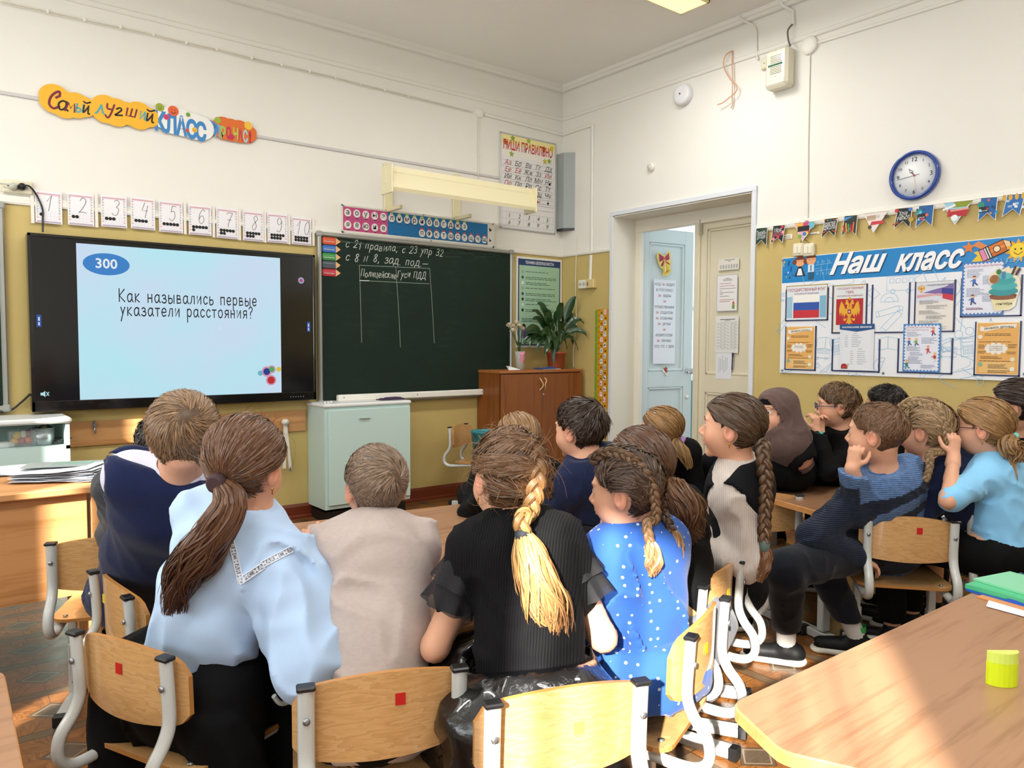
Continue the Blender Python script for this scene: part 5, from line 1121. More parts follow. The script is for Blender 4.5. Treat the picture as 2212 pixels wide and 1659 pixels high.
# bunting
def fl_(zx, zy): return (1620+zx/3.7365, 400+zy/3.7365)
FL = [
 ('dark green chalk-style swallowtail flag next to the door frame', '#1e3a2e', [(52,350),(45,495),(95,445),(137,490),(145,342)], ['Творить','для людей'], '#d8ded8'),
 ('black swallowtail flag with pink hearts', '#1b2421', [(190,330),(168,475),(225,425),(265,467),(290,320)], ['Моя','школа'], '#dc6a80'),
 ('pink pointed flag with balloons above the light switches', '#e8a9c4', [(355,308),(425,455),(535,290)], None, ''),
 ('black swallowtail flag with coloured garland and white script', '#17201e', [(605,275),(578,428),(642,370),(688,415),(715,262)], ['Здравствуй','школа'], '#e6e9e6'),
 ('dark swallowtail flag with red and orange pencils at the foot', '#24322c', [(765,250),(740,415),(805,350),(858,402),(875,240)], None, ''),
 ('white pointed flag with a red car', '#e9e0d8', [(918,230),(998,388),(1120,205)], None, ''),
 ('dark swallowtail flag with slanting white script', '#18241f', [(1195,190),(1162,352),(1238,293),(1295,345),(1315,178)], ['Хочу','учиться!'], '#eceeec'),
 ('blue swallowtail flag with a globe, left of the clock\'s right edge', '#1f5f9e', [(1365,168),(1337,347),(1412,280),(1472,332),(1492,157)], None, ''),
 ('pale blue pointed flag with a green tree and red figures', '#9ccbe0', [(1558,145),(1655,322),(1803,120)], None, ''),
 ('blue swallowtail flag with a small blackboard, second from the right end', '#2064a6', [(1865,105),(1840,295),(1920,225),(1985,285),(2005,95)], None, ''),
 ('blue swallowtail flag with yellow pencils along the top at right end', '#2b6fb4', [(2078,80),(2035,258),(2125,195),(2180,245),(2230,68)], None, '')]
for i, (lab, c, pts, words_, wc_) in enumerate(FL):
    P_ = [onR(*fl_(*p), -.02) for p in pts]; cy = sum(p.y for p in P_)/len(P_); z0 = min(p.z for p in P_)
    pl = Plane((-.024, cy, z0), (0, -1, 0), (0, 0, 1)); loc = [(cy-p.y, p.z-z0) for p in P_]; mx_ = sum(p[0] for p in loc)/len(loc); mz_ = sum(p[1] for p in loc)/len(loc)
    r = thing('bunting_flag', lab, 'flag', pl.P(0, 0, 0), 'bunting flags along the ochre wall'); b = MB(); b.prism(ccw(loc), -.0006, .0006, cm('#ece6da', .4), pl.M()); b.build('flag_card', r)
    a = Art(pl, .0009); inn = [(mx_+(x-mx_)*.92, mz_+(y-mz_)*.94+.002) for x, y in loc]; a.poly(ccw(inn), c); a.layer()
    W_ = max(p[0] for p in loc)-min(p[0] for p in loc); top_ = max(p[1] for p in loc)
    if words_:
        for j, s_ in enumerate(words_): a.text(s_, mx_, top_*(.62-.2*j), .042, wc_ if j else '#e9ece8', bold=.0, shear=.3, width=W_*(.5 if len(s_) < 5 else .72), rot=.05)
    rr = random.Random(i)
    if i == 1: [a.disc(mx_+u*W_, top_*v_, .011, k_, n=10) for u, v_, k_ in ((.3,.88,'#c83a4a'),(.02,.38,'#d8304a'),(-.3,.28,'#e88aa0'),(.34,.6,'#f0a0b0'))]
    if i == 0: a.stroke([(mx_+.01, top_*.86), (mx_+.02, top_*.8), (mx_+.03, top_*.86)], .003, '#8fa89a', 3)
    if i == 2: a.star(mx_-.03, top_*.82, .035, '#f0b83a', 8, .5); a.disc(mx_+.02, top_*.85, .026, '#c84a7a'); a.disc(mx_+.055, top_*.8, .024, '#6fb8c8'); a.layer(); a.rect(mx_-.045, top_*.52, .085, .035, '#1c1c1c'); [a.disc(mx_+rr.uniform(-.03,.03), top_*rr.uniform(.25,.45), .014, k_, n=10) for k_ in ('#c83a4a','#6fb04a','#e8c040','#efe8e0','#3a7ab0')]
    if i == 3: [a.poly([(mx_-W_*.35+k*.02, top_*.93), (mx_-W_*.35+k*.02+.012, top_*.93), (mx_-W_*.35+k*.02+.006, top_*.86)], ('#d84a3a','#e8c040','#4a9ad0')[k % 3]) for k in range(5)]; a.stroke([(mx_-.05, .03), (mx_-.02, top_*.35)], .007, '#b04a3a'); a.stroke([(mx_+.045, .03), (mx_+.02, top_*.35)], .007, '#c05a3a')
    if i == 4: a.poly([(mx_-W_*.38, top_*.93), (mx_+W_*.2, top_*.93), (mx_-W_*.3, top_*.75)], '#4a8ac8'); [a.stroke([(mx_+(k-2.5)*.014, top_*.22), (mx_+(k-2.5)*.017, top_*(.5+.06*((k*5) % 3)))], .009, ('#d8402a','#e8a03a','#3a9a6a','#c8302a','#e06a2a')[k]) for k in range(5)]
    if i == 5: a.rect(mx_-.05, top_*.62, .055, .03, '#c9a88a'); [a.stroke([(mx_-.05, top_*(.72+.05*k)), (mx_+.03, top_*(.72+.05*k))], .002, '#8a8078') for k in range(3)]; a.poly([(mx_-.03, top_*.38), (mx_+.06, top_*.42), (mx_+.05, top_*.56), (mx_-.02, top_*.56)], '#cf3a4a'); a.disc(mx_+.07, top_*.72, .012, '#4a4238'); a.disc(mx_-.03, top_*.3, .012, '#4a4a38')
    if i == 6: a.disc(mx_-.04, top_*.9, .012, '#c83a3a'); a.disc(mx_+.04, top_*.9, .012, '#4a7ac8'); a.disc(mx_+.045, top_*.4, .015, '#c0a048'); a.stroke([(mx_-.06, .03), (mx_-.03, top_*.3)], .008, '#b0402a')
    if i in (7, 9): a.disc(mx_-.035, top_*.72, .017, '#2f8f7a'); a.rect(mx_-.045, top_*.38, .05, .032, '#20242a'); a.layer(); a.text('школа', mx_-.02, top_*.43, .012, '#e0e0e0'); [a.disc(mx_+rr.uniform(-.05,.055), top_*rr.uniform(.3,.92), rr.uniform(.005,.010), k_, n=7) for k_ in ('#c8404a','#6aa8d8','#2a88c0','#c08a7a','#154a80','#5ac0d8','#d86a5a','#1a4a7a','#b8d0e0')]
    if i == 8: a.poly([(mx_-.01, top_*.98), (mx_+.09, top_*.97), (mx_+.05, top_*.72), (mx_-.02, top_*.74)], '#8a9a2c'); a.poly([(mx_-.05, top_*.38), (mx_+.05, top_*.34), (mx_+.065, top_*.66), (mx_-.045, top_*.68)], '#b82a34'); a.layer(); a.disc(mx_-.01, top_*.3, .018, '#eef0f0'); a.stroke([(mx_-.03, top_*.62), (mx_+.06, top_*.64)], .01, '#e0a08a'); a.stroke([(mx_-.07, top_*.7), (mx_-.01, top_*.84)], .012, '#eeeeee')
    if i == 10: [a.disc(mx_+(k-1.5)*.03, top_*.88, .01, '#d8a83a', .018, 10) for k in range(4)]; [a.rect(mx_+rr.uniform(-.06,.04), top_*rr.uniform(.3,.75), rr.uniform(.008,.022), .012, k_) for k_ in ('#e6ecf2','#b8c8dc','#e6ecf2','#9ab4d0','#dfe8f0','#e6ecf2','#b0c8e0')]
    a.build('print', r)
b = MB(); pts = []
for i, (_, _, p, _, _) in enumerate(FL):
    A_, B_ = onR(*fl_(*p[0]), -.022), onR(*fl_(*p[-1]), -.022); pts += [(-.026, A_.y, A_.z), (-.026, B_.y, B_.z)]
b.tube(pts, .0015, wc, 5, cap=False); tag(b.build('bunting_string'), 'thin pale string the bunting flags hang from', 'string')
# small captions and switches under the pink flag
for box, lab in (((1688,505,1712,518), 'small printed caption strip left of the pink pointed flag'), ((1745,500,1770,508), 'small printed caption strip right of the pink pointed flag')):
    A_, B_ = onR(box[0], box[3], -.004), onR(box[2], box[1], -.004); pl = Plane((-.004, A_.y, A_.z), (0, -1, 0), (0, 0, 1)); w_, h_ = A_.y-B_.y, B_.z-A_.z
    r = thing('caption_strip', lab, 'label', pl.P(0, 0, 0)); b = MB(); b.prism([(0, 0), (w_, 0), (w_, h_), (0, h_)], -.001, .0005, cm('#ece4d2'), pl.M()); b.build('paper', r); a = Art(pl, .0008); a.lines(.008, h_-.014, w_-.016, 2 if h_ > .03 else 1, .012, '#55504a', .004, 3); a.build('print', r)
for (px, lab) in ((1728, 'left of the two cream rocker switches under the bunting'), (1751, 'right of the two cream rocker switches under the bunting')):
    c = onR(px, 540, 0); r = thing('light_switch', lab, 'switch', (0, c.y, c.z-.045)); cmz = mat('cream_socket_plastic', '#e6dfc4', .4)
    b = MB(); b.box((-.015, c.y, c.z), (.03, .076, .085), cmz, bevel=.006); b.build('housing', r)
    for k in (-1, 1): b = MB(); b.box((-.032, c.y-k*.015, c.z), (.008, .027, .052), mat('switch_rocker', '#efe9d2', .3), bevel=.003); b.build('rocker', r)
conduit('switch_wire', catmull([R_(1733, 516, .01), R_(1732, 522, .01), R_(1731, 529, .01)], 3), .002, 'short brown wire entering the left rocker switch', m=cm('#6a5236')); conduit('switch_wire', catmull([R_(1736, 516, .01), R_(1745, 521, .01), R_(1752, 528, .01)], 3), .002, 'short brown wire entering the right rocker switch', m=cm('#6a5236'))
# alarm sounder, its plug socket, discs, detector, cords
A_, B_ = onR(1666, 190, 0), onR(1722, 112, 0); yc_, zc2 = (A_.y+B_.y)/2, onR(1695, 153, 0).z; w_, h_ = .17, .26
cs = mat('cream_alarm_plastic', '#ece6cf', .3, coat=.3)
r = thing('alarm_sounder', 'cream wall alarm box with a green stripe high beside the ceiling', 'alarm', (0, yc_, zc2-h_/2))
b = MB(); b.box((-.05, yc_, zc2), (.10, w_, h_), cs, bevel=.018); b.box((-.052, yc_, zc2-h_*.36), (.106, w_+.004, h_*.26), cs, bevel=.022); b.build('housing', r)
pa_ = Plane((-.1003, yc_+w_/2, zc2-h_/2), (0, -1, 0), (0, 0, 1)); a = Art(pa_, .0006)
for k in range(5): a.rect(w_*.26, h_*(.80-.042*k), w_*.5, .0035, '#6a5f4c'); a.rect(w_*.26, h_*(.52-.042*k), w_*.5, .0035, '#6a5f4c')
a.rect(w_*.16, h_*.555, w_*.64, .013, '#1f6a4a'); a.disc(w_*.5, h_*.93, .004, '#b9b29a', n=10); a.disc(w_*.5, h_*.28, .003, '#55504a', n=8); a.build('grille', r)
s2 = onR(1658, 138, 0); socket('high_socket', (0, s2.y, s2.z), .075, .075, 1, 'single cream socket half behind the alarm box', True)
conduit('twisted_cable', catmull([R_(1717, 55, .03), R_(1711, 70, .05), R_(1712, 90, .05), R_(1718, 104, .06)], 5), .006, 'twisted dark cord dropping from the pipe into the alarm box', m=cm('#6b655c'))
conduit('ceiling_pipe', [R_(1680, -12, .02), R_(1700, 16, .06), R_(1716, 26, .02), R_(1717, 55, .02)], .011, 'white painted cable pipe bending over the cornice above the alarm', m=wall_white())
conduit('thin_pipe', catmull([R_(1608, 40, .06), R_(1618, 50, .06), R_(1634, 60, .02), R_(1636, 90, .012), R_(1637, 120, .012), R_(1640, 130, .012)], 3), .007, 'thin painted pipe running down left of the alarm box', m=wall_white())
jbox('junction_disc', R_(1750, 99, 0), .060, 'flat round white cover disc right of the alarm box', (-1, 0, 0))
conduit('cable_trunking', [R_(1766, 93, .006), R_(2212, -44, .006)], 1.0, 'slim white trunking climbing right from the round cover disc', oval=(.006, .012), up=(-1, 0, 0))
conduit('vertical_cable', [R_(1751, 118, .006), R_(1747, 300, .006), R_(1746, 478, .006)], .004, 'thin white cable dropping from the cover disc to the bunting rail', m=wc)
c = R_(1480, 206, 0); r = thing('wall_speaker', 'round white wall speaker with a small dark centre left of the orange wires', 'speaker', c)
b = MB(); b.lathe([(.078, 0), (.082, .012), (.080, .045), (.070, .058), (.045, .062), (.001, .063)], c, mat('speaker_white', '#ecedf0', .35), 40, (-1, 0, 0)); b.build('body', r)
b = MB(); b.lathe([(.006, .0632), (.006, .066), (.001, .067)], c, blackcap(), 12, (-1, 0, 0)); b.build('centre_dot', r)
ow = cm('#d9a47e', .5); r = thing('bare_wires', 'loose orange bare wires hanging from a hole in the wall', 'wire', R_(1584, 110))
b = MB(); b.tube(catmull([R_(1584,110,.01), R_(1587,140,.03), R_(1588,170,.03), R_(1587,210,.03), R_(1586,228,.02), R_(1582,234,.02)], 5), .004, ow, 7); b.build('wire', r)
b = MB(); b.tube(catmull([R_(1584,110,.01), R_(1575,122,.04), R_(1572,145,.05), R_(1585,172,.05), R_(1600,188,.05), R_(1598,202,.05), R_(1583,215,.05), R_(1570,225,.05), R_(1559,229,.05)], 5), .004, ow, 7); b.build('wire', r)
c = R_(1409, 361, 0); r = thing('round_socket', 'small old round socket alone on the white wall above the door', 'socket', c)
b = MB(); b.lathe([(.034, 0), (.034, .018), (.030, .03), (.001, .032)], c, white_pl(), 24, (-1, 0, 0)); b.build('body', r)
a = Art(Plane((-.0325, c[1], c[2]), (0, -1, 0), (0, 0, 1)), .0006)
for u, v_ in ((-.012,.006),(.008,.012),(-.004,-.012),(.014,-.006)): a.disc(u, v_, .004, '#8a8478', n=8)
a.build('holes', r)
s3 = onR(1272, 614, 0); m_y = mat('yellowed_plastic', '#dcc58a', .4)
r = thing('twin_socket', 'double socket beside the door with a yellowed right half', 'socket', (0, s3.y, s3.z-.03))
yA, yB_ = onR(1256, 614).y, onR(1290, 614).y; ym_ = (yA+yB_)/2
b = MB(); b.box((-.02, (yA+ym_)/2, s3.z), (.04, yA-ym_, .075), white_pl(), bevel=.005); b.build('white_housing', r)
b = MB(); b.box((-.024, (yB_+ym_)/2, s3.z), (.048, ym_-yB_, .078), m_y, bevel=.005); b.build('yellowed_housing', r)
a = Art(Plane((-.0405, yA, s3.z-.037), (0, -1, 0), (0, 0, 1)), .0006); [a.disc((yA-ym_)*f_, .037, .017, '#c9c4b4', n=16) for f_ in (.28,.72)]; a.layer(); [a.disc((yA-ym_)*f_+d_, .037, .003, '#4a4640', n=8) for f_ in (.28,.72) for d_ in (-.008,.008)]; a.z += .0085; a.poly(ccw([((yA-ym_)+.022, .02), ((yA-ym_)+.036, .02), ((yA-ym_)+.034, .045), ((yA-ym_)+.029, .055), ((yA-ym_)+.024, .045)]), '#4a3a2a'); a.build('marks', r)
# height ruler
A_, B_ = onR(1284, 884, -.003), onR(1314, 668, -.003); zt_ = onR(1290, 668, -.003).z; z0 = .72; w_ = A_.y-B_.y; h_ = zt_-z0
pr = Plane((-.003, A_.y, z0), (0, -1, 0), (0, 0, 1)); r = thing('height_chart', 'tall orange letter height chart beside the door frame', 'chart', pr.P(w_/2, 0, 0))
b = MB(); b.prism([(w_*.16, 0), (w_, 0), (w_, h_), (w_*.16, h_)], -.001, .001, cm('#dc9a1e', .4), pr.M()); b.build('orange_strip', r)
b = MB(); 
for k in range(6): b.prism([(0, h_*k/6), (w_*.2, h_*k/6), (w_*.2, h_*(k+.97)/6), (w_*.06, h_*(k+.97)/6), (0, h_*(k+.9)/6)], .001, .002, cm('#7aa834', .4), pr.M())
b.build('green_edge', r)
a = Art(pr, .0023); ab = 'оПРСТуФХЦЧШЩЪыЬэюя'; n = len(ab)
for k, ch in enumerate(ab):
    y = h_*(1-(k+.75)/n); x = w_*(.78 if k % 2 == 0 else .52); red = ch in 'оуыэюя'
    a.rect(x-w_*.13, y-.014, w_*.26, .045, '#c83a5a' if red else '#8a8478'); a.layer(); a.rect(x-w_*.11, y-.012, w_*.22, .041, '#efeae0'); a.layer(); a.text(ch.upper(), x, y-.004, .035, '#c83a5a' if red else '#2a2a30', bold=.02); a.z -= 2*a.eps
    a.disc(w_*(.5 if k % 2 == 0 else .82), y+.004, .011, ('#4a6a2a','#5a3a20','#8a3a20','#3a2a1a')[k % 4], .008, 8); a.text(str(150-5*k), w_*.3, y+.02, .018, '#a03a20')
a.build('print', r)
# ceiling fixtures
for i, (fx_, fy_) in enumerate(FIXTURES):
    r = thing('ceiling_light', 'cream framed ceiling light with a yellowed diffuser' if i == 0 else 'cream framed ceiling light, '+('', 'middle of the front row', 'window end of the front row', 'door end of the back row', 'middle of the back row', 'window end of the back row')[i], 'light', (fx_, fy_, 3.47), 'ceiling lights' if i else None)
    fm_ = mat('yellowed_fixture', '#efe0a0', .4)
    b = MB()
    for dx, dy, sx, sy in ((0,-.11,1.26,.02),(0,.11,1.26,.02),(.62,0,.02,.24),(-.62,0,.02,.24)): b.box((fx_+dx, fy_+dy, 3.53), (sx, sy, .12), fm_, bevel=.004)
    b.build('housing', r); b = MB(); b.box((fx_, fy_, 3.475), (1.22, .21, .012), mat('lit_diffuser', '#f6ecc0', .4, emit='#fff0b8', es=.9)); b.build('diffuser', r)
# ================================================================ FURNITURE BY THE FRONT WALL
mint = lambda: mat('mint_enamel', '#c3dcd6', .32, coat=.3); mtop = lambda: mat('white_worktop', '#e6e8e6', .35)
mr = mat('mahogany_plinth', '#5c2a18', .35, coat=.2)
def box_cab(x0, x1, y0, z1, name, label):
    r = thing(name, label, 'cabinet', ((x0+x1)/2, y0/2, 0)); return r
# mint cabinet under the chalkboard
mx0 = -2.47; mYf = -.30; mx1 = onF(886, 985, mYf).x; mz1 = onF(780, 870, mYf).z
r = box_cab(mx0, mx1, mYf, mz1, 'mint_cabinet', 'pale mint cabinet with a white top standing under the chalkboard')
b = MB(); b.box(((mx0+mx1)/2, mYf/2, (mz1+.08)/2), (mx1-mx0, -mYf-.012, mz1-.08-.03), mint()); b.build('carcass', r)
b = MB(); b.box(((mx0+mx1)/2, mYf/2-.005, mz1-.012), (mx1-mx0+.02, -mYf+.006, .026), mtop(), bevel=.008); b.build('worktop', r)
b = MB(); b.box(((mx0+mx1)/2+.01, mYf-.004, (mz1+.10)/2-.01), (mx1-mx0-.03, .016, mz1-.17), mint(), bevel=.002); dr = b.build('door', r)
hp = onF(788, 905, mYf-.02); b = MB(); b.box((hp.x, mYf-.022, mz1-.11), (.09, .012, .006), mat('handle_satin', '#b9c4c0', .3, metal=.4), bevel=.002); b.build('handle', dr)
b = MB(); b.box(((mx0+mx1)/2, mYf/2+.02, .035), (mx1-mx0-.03, -mYf-.06, .07), blackcap()); b.build('plinth', r)
p = onF(845, 866, mYf*.6); r = thing('purple_cloth', 'folded purple duster lying on the mint cabinet', 'cloth', (p.x, -.17, mz1))
b = MB(); 
for k, (sx, sy, dz) in enumerate(((.20,.10,.004),(.17,.09,.010),(.12,.07,.016))): b.box((p.x+.01*k, -.17, mz1+.001+dz), (sx, sy, .006), cm('#4a3a52', .95), Matrix.Rotation(.15*k, 3, 'Z'), bevel=.003)
b.build('folded_fabric', r)
for k in range(3):
    p = onF(702+k*8, 869, -.2); b = MB(); b.lathe([(.002, 0), (.009, .001), (.009, .009), (.002, .011)], (p.x, -.2+.01*k, mz1+.0005), cm('#eceae4', .9), 10); tag(b.build('chalk_piece'), 'small stub of white chalk on the mint cabinet', 'chalk', 'chalk stubs on the mint cabinet')
# left cabinet with open shelf
lx1 = onF(150, 930, -.35).x-.0; lx0 = -5.2; lY = -.36; lz1 = onF(140, 902, lY).z
r = thing('shelf_cabinet', 'pale mint cabinet with an open upper shelf of supplies at far left', 'cabinet', ((lx0+lx1)/2, lY/2, 0))
zs = onF(140, 962, lY).z
b = MB(); b.box(((lx0+lx1)/2, lY/2, zs/2+.03), (lx1-lx0, -lY, zs-.06), mint()); b.build('carcass', r)
b = MB(); b.box((lx1-.01, lY/2, (zs+lz1)/2-.02), (.02, -lY, lz1-zs), mint()); b.box(((lx0+lx1)/2, -.01, (zs+lz1)/2-.02), (lx1-lx0, .02, lz1-zs), mint()); b.box((lx0+.01, lY/2, (zs+lz1)/2-.02), (.02, -lY, lz1-zs), mint()); b.build('side_panel', r)
b = MB(); b.box(((lx0+lx1)/2, lY/2-.008, lz1-.014), (lx1-lx0+.02, -lY+.03, .032), mtop(), bevel=.01); b.build('worktop', r)
b = MB(); b.box(((lx0+lx1)/2, lY/2+.03, .03), (lx1-lx0-.04, -lY-.06, .06), blackcap()); b.build('plinth', r)
zs += .001
p = onF(47, 958, -.25); r = thing('clear_supply_box', 'clear plastic box of coloured balls on the open shelf', 'box', (p.x, -.24, zs))
cl = mat('clear_plastic', '#dfe6e6', .1, alpha=.15)
b = MB()
for dx, dy, sx, sy in ((-.062,0,.003,.11),(.062,0,.003,.11),(0,.055,.124,.003),(0,-.055,.124,.003)): b.box((p.x+dx, -.24+dy, zs+.045), (sx, sy, .085), cl)
b.box((p.x, -.24, zs+.002), (.124, .11, .003), cl); b.build('box_shell', r)
for k, (dx, dz, c) in enumerate(((-.035,.026,'#e6a51e'),(.0,.026,'#b8334a'),(.035,.028,'#d8602a'),(.01,.062,'#e6e4da'),(-.02,.06,'#d8b83a'),(.035,.066,'#8c1f2f'))):
    b = MB(); b.lathe([(.001,-.022),(.012,-.018),(.02,-.008),(.022,0),(.02,.008),(.012,.018),(.001,.022)], (p.x+dx, -.245+.01*(k % 2), zs+dz), cm(c, .4), 14); tag(b.build('ball'), {0:'orange',1:'crimson',2:'red-orange',3:'white',4:'yellow',5:'dark red'}[k]+' ball in the clear plastic box on the shelf', 'ball', 'balls in the clear box')
p = onF(92, 955, -.25); r = thing('metal_tin', 'round silver tin with dark lumps in it on the open shelf', 'tin', (p.x, -.24, zs))
b = MB(); b.lathe([(.055,0),(.06,.004),(.06,.095),(.055,.095),(.055,.08),(.001,.08)], (p.x, -.24, zs), mat('brushed_tin', '#a9adb0', .35, metal=.7), 28); b.build('tin_body', r)
b = MB(); rr = random.Random(2)
for k in range(7): b.lathe([(.001,-.014),(.013,-.006),(.015,.004),(.001,.014)], (p.x+rr.uniform(-.035,.035), -.24+rr.uniform(-.03,.03), zs+.095), cm(('#1b1b1d','#2a2320','#5a4a20')[k % 3], .8), 8)
b.build('contents', r)
p = onF(10, 965, -.25); b = MB(); b.lathe([(.05,0),(.052,.02),(.048,.028),(.001,.03)], (p.x, -.24, zs), cm('#d6dad6', .4), 24); tag(b.build('round_lid_tub'), 'low white round tub at the shelf\'s left end', 'tub')
p = onF(122, 962, -.25); b = MB(); 
for k in range(4): b.box((p.x+.008*k, -.24, zs+.005+.007*k), (.075, .09, .005), cm('#3a3d40', .6), Matrix.Rotation(.2*k, 3, 'Z'))
tag(b.build('dark_notepads'), 'small pile of dark notepads beside the silver tin', 'notepad')
# hook board
h0, h1 = onF(150, 966, -.012), onF(660, 890, -.012); hz0, hz1 = h0.z, onF(155, 912, -.012).z
r = thing('hook_board', 'long wooden hook board screwed to the wall under the display', 'board', ((h0.x+h1.x)/2, 0, hz0))
b = MB(); b.box(((h0.x+h1.x)/2, -.009, (hz0+hz1)/2), (h1.x-h0.x, .018, hz1-hz0), wood_mat('hook_board_wood', '#c89562', '#b07a48', 0, .8, .3), bevel=.002); b.build('plank', r)
hk = mat('chrome', '#b9bcc0', .2, metal=.9)
for px in (204, 490, 618):
    c = onF(px, 925, -.02); b = MB(); b.box((c.x, -.022, c.z+.02), (.022, .008, .05), hk, bevel=.003); b.tube(catmull([(c.x, -.024, c.z+.02), (c.x, -.055, c.z+.012), (c.x, -.06, c.z+.045)], 5), .005, hk, 8); b.tube(catmull([(c.x, -.024, c.z+.0), (c.x, -.04, c.z-.03), (c.x, -.052, c.z-.01)], 5), .005, hk, 8); b.build('coat_hook', r)
# wooden compass on its hook
c0_ = onF(617, 912, -.06); r = thing('blackboard_compass', 'white wooden blackboard compass hanging from the hook board', 'compass', (c0_.x, -.06, c0_.z-.45))
wp = cm('#dcd8cc', .5)
for s_, nm in ((-1, 'compass_arm'), (1, 'compass_arm')):
    top = Vector((c0_.x, -.05, c0_.z)); e = onF(614 if s_ < 0 else 627, 1012, -.06); b = MB(); M_ = None
    d_ = (Vector((e.x, -.06, e.z))-top); b.tube([top, top+d_], 1.0, wp, 4, sx=(.010, .014), up=(0, -1, 0), smooth=False); arm = b.build(nm, r)
    if s_ > 0: b = MB(); b.tube([top+d_*.97, top+d_*1.06], .010, hk, 8); b.build('chalk_holder', arm)
    else: b = MB(); b.tube([top+d_, top+d_*1.04], .003, hk, 6); b.build('needle', arm)
b = MB(); b.lathe([(.022,0),(.022,.03),(.008,.032),(.006,.036)], (c0_.x, -.04, c0_.z), wp, 20, (0,-1,0)); b.build('hinge_disc', r)
# set squares
def setsq(name, label, pts, y, th=.008, w_=.03):
    P_ = [onF(px, py, y) for px, py in pts]; r = thing(name, label, 'set square', (P_[0].x, y, min(p.z for p in P_)))
    b = MB(); m_ = cm('#d9b873', .45)
    for i in range(len(P_)): a_, c_ = P_[i], P_[(i+1) % len(P_)]; b.tube([a_, c_], 1.0, m_, 4, sx=(th, w_*.5), up=(0, -1, 0), smooth=False)
    b.build('wooden_frame', r); return r
setsq('set_square', 'yellow wooden set square leaning low on the wall behind the vest boy', [(281,1008),(326,962),(326,1003)], -.03)
setsq('tall_set_square', 'narrow yellow wooden triangle hanging from the middle hook', [(484,935),(495,898),(505,930)], -.04, .006, .012)
# brown cabinet, plant, vase, paper, folder
X0, X1, Yf, Z1 = -.955, onF(1257, 850, -.335).x, -.335, onF(1257, 797, -.335).z
cw_ = cabwood(); r = thing('brown_cabinet', 'brown two-door wooden cabinet in the front right corner', 'cabinet', ((X0+X1)/2, Yf/2, 0))
b = MB(); b.box(((X0+X1)/2, Yf/2+.006, (Z1+.07)/2-.01), (X1-X0, -Yf-.03, Z1-.09), cw_); b.build('carcass', r)
b = MB(); b.box(((X0+X1)/2, Yf/2-.004, Z1-.011), (X1-X0+.012, -Yf+.004, .022), wood_mat('cabinet_top_wood', '#b3703a', '#98592a', 0, 1, .35), bevel=.003); b.build('top', r)
b = MB(); b.box(((X0+X1)/2, Yf/2+.02, .035), (X1-X0-.01, -Yf-.06, .07), mr); b.build('plinth', r)
xm = onF(1170, 840, Yf).x
for s_, (xa, xb) in enumerate(((X0+.003, xm-.0015), (xm+.0015, X1-.003))):
    b = MB(); b.box(((xa+xb)/2, Yf+.0, (Z1+.05)/2), (xb-xa, .018, Z1-.12), cw_, bevel=.002); d_ = b.build('door', r)
    hx = xm+(-.028 if s_ == 0 else .028); q_ = -1 if s_ == 0 else 1
    b = MB(); b.tube(catmull([(hx, Yf-.008, Z1-.17), (hx+q_*-.012, Yf-.03, Z1-.145), (hx+q_*-.016*-1*-1, Yf-.034, Z1-.12), (hx, Yf-.03, Z1-.09), (hx-q_*.0, Yf-.008, Z1-.07)], 4), .0055, cm('#d8b47c', .3), 10); b.build('handle', d_)
    if s_ == 1: b = MB(); b.lathe([(.009,0),(.009,.004),(.004,.005)], (xm+.015, Yf-.009, Z1-.21), hk, 14, (0,-1,0)); b.build('lock', d_)
Z1 += .001
def foot(px, py, Y=-.18): p = onF(px, py, Y); return Vector((p.x, Y, Z1))
p = foot(1201, 787, -.2); r = thing('potted_plant', 'dark glossy-leaved plant in a terracotta coloured pot on the brown cabinet', 'plant', p)
tc = mat('terracotta_plastic', '#a3512e', .5)
b = MB(); b.lathe([(.062,0),(.068,.005),(.085,.13),(.092,.132),(.092,.152),(.084,.152),(.08,.13),(.001,.13)], p, tc, 32); b.build('pot', r)
b = MB(); b.lathe([(.079,.132),(.05,.137),(.001,.139)], p, cm('#2e2218', .95), 20, cap=False); b.build('soil', r)
lm = mat('glossy_leaf', '#1d3b1c', .28, coat=.2); t = NT(lm); t.set('Base Color', t.mix(t.noise(t.coord('Object'), 9, 2), '#152e16', '#2c5227'))
stm = cm('#3c5a2a', .5); rr = random.Random(21)
def big_leaf(base, tip, width, droop, rr):
    """stem + blade: curved lance-shaped blade folded along its midrib"""
    base, tip = Vector(base), Vector(tip); mid = base+(tip-base)*.62+Vector((0, 0, droop+.05)); n = 14
    cv = [((1-t_)**2)*base+2*(1-t_)*t_*mid+t_*t_*tip for t_ in [k/n for k in range(n+1)]]
    b = MB(); b.tube(cv[:7], .0028, stm, 6)
    st = 5; B = cv[st:]; m_ = len(B); side0 = (tip-base).cross(Vector((-.25, -.75, .6))).normalized(); tw = rr.uniform(-.35, .35); vs = []; fs = []
    for i, c in enumerate(B):
        s_ = i/(m_-1); wd = width*math.sin(math.pi*min(1, s_**.75))**.9*(1-.25*s_)+.0006
        T_ = (B[min(i+1, m_-1)]-B[max(i-1, 0)]).normalized(); sd = (side0-T_*side0.dot(T_)).normalized(); nn_ = sd.cross(T_)
        sd = (sd*math.cos(tw)+nn_*math.sin(tw)); nn_ = sd.cross(T_)
        if nn_.z < 0: nn_ = -nn_
        wv = .004*math.sin(i*2.1)
        vs += [c-sd*wd+nn_*(wd*.28+wv), c-sd*wd*.5+nn_*(wd*.16), c, c+sd*wd*.5+nn_*(wd*.16), c+sd*wd+nn_*(wd*.28-wv)]
    for i in range(m_-1):
        for k in range(4): fs.append((5*i+k, 5*i+k+1, 5*i+k+6, 5*i+k+5))
    b.add(vs, fs, lm, True); return b
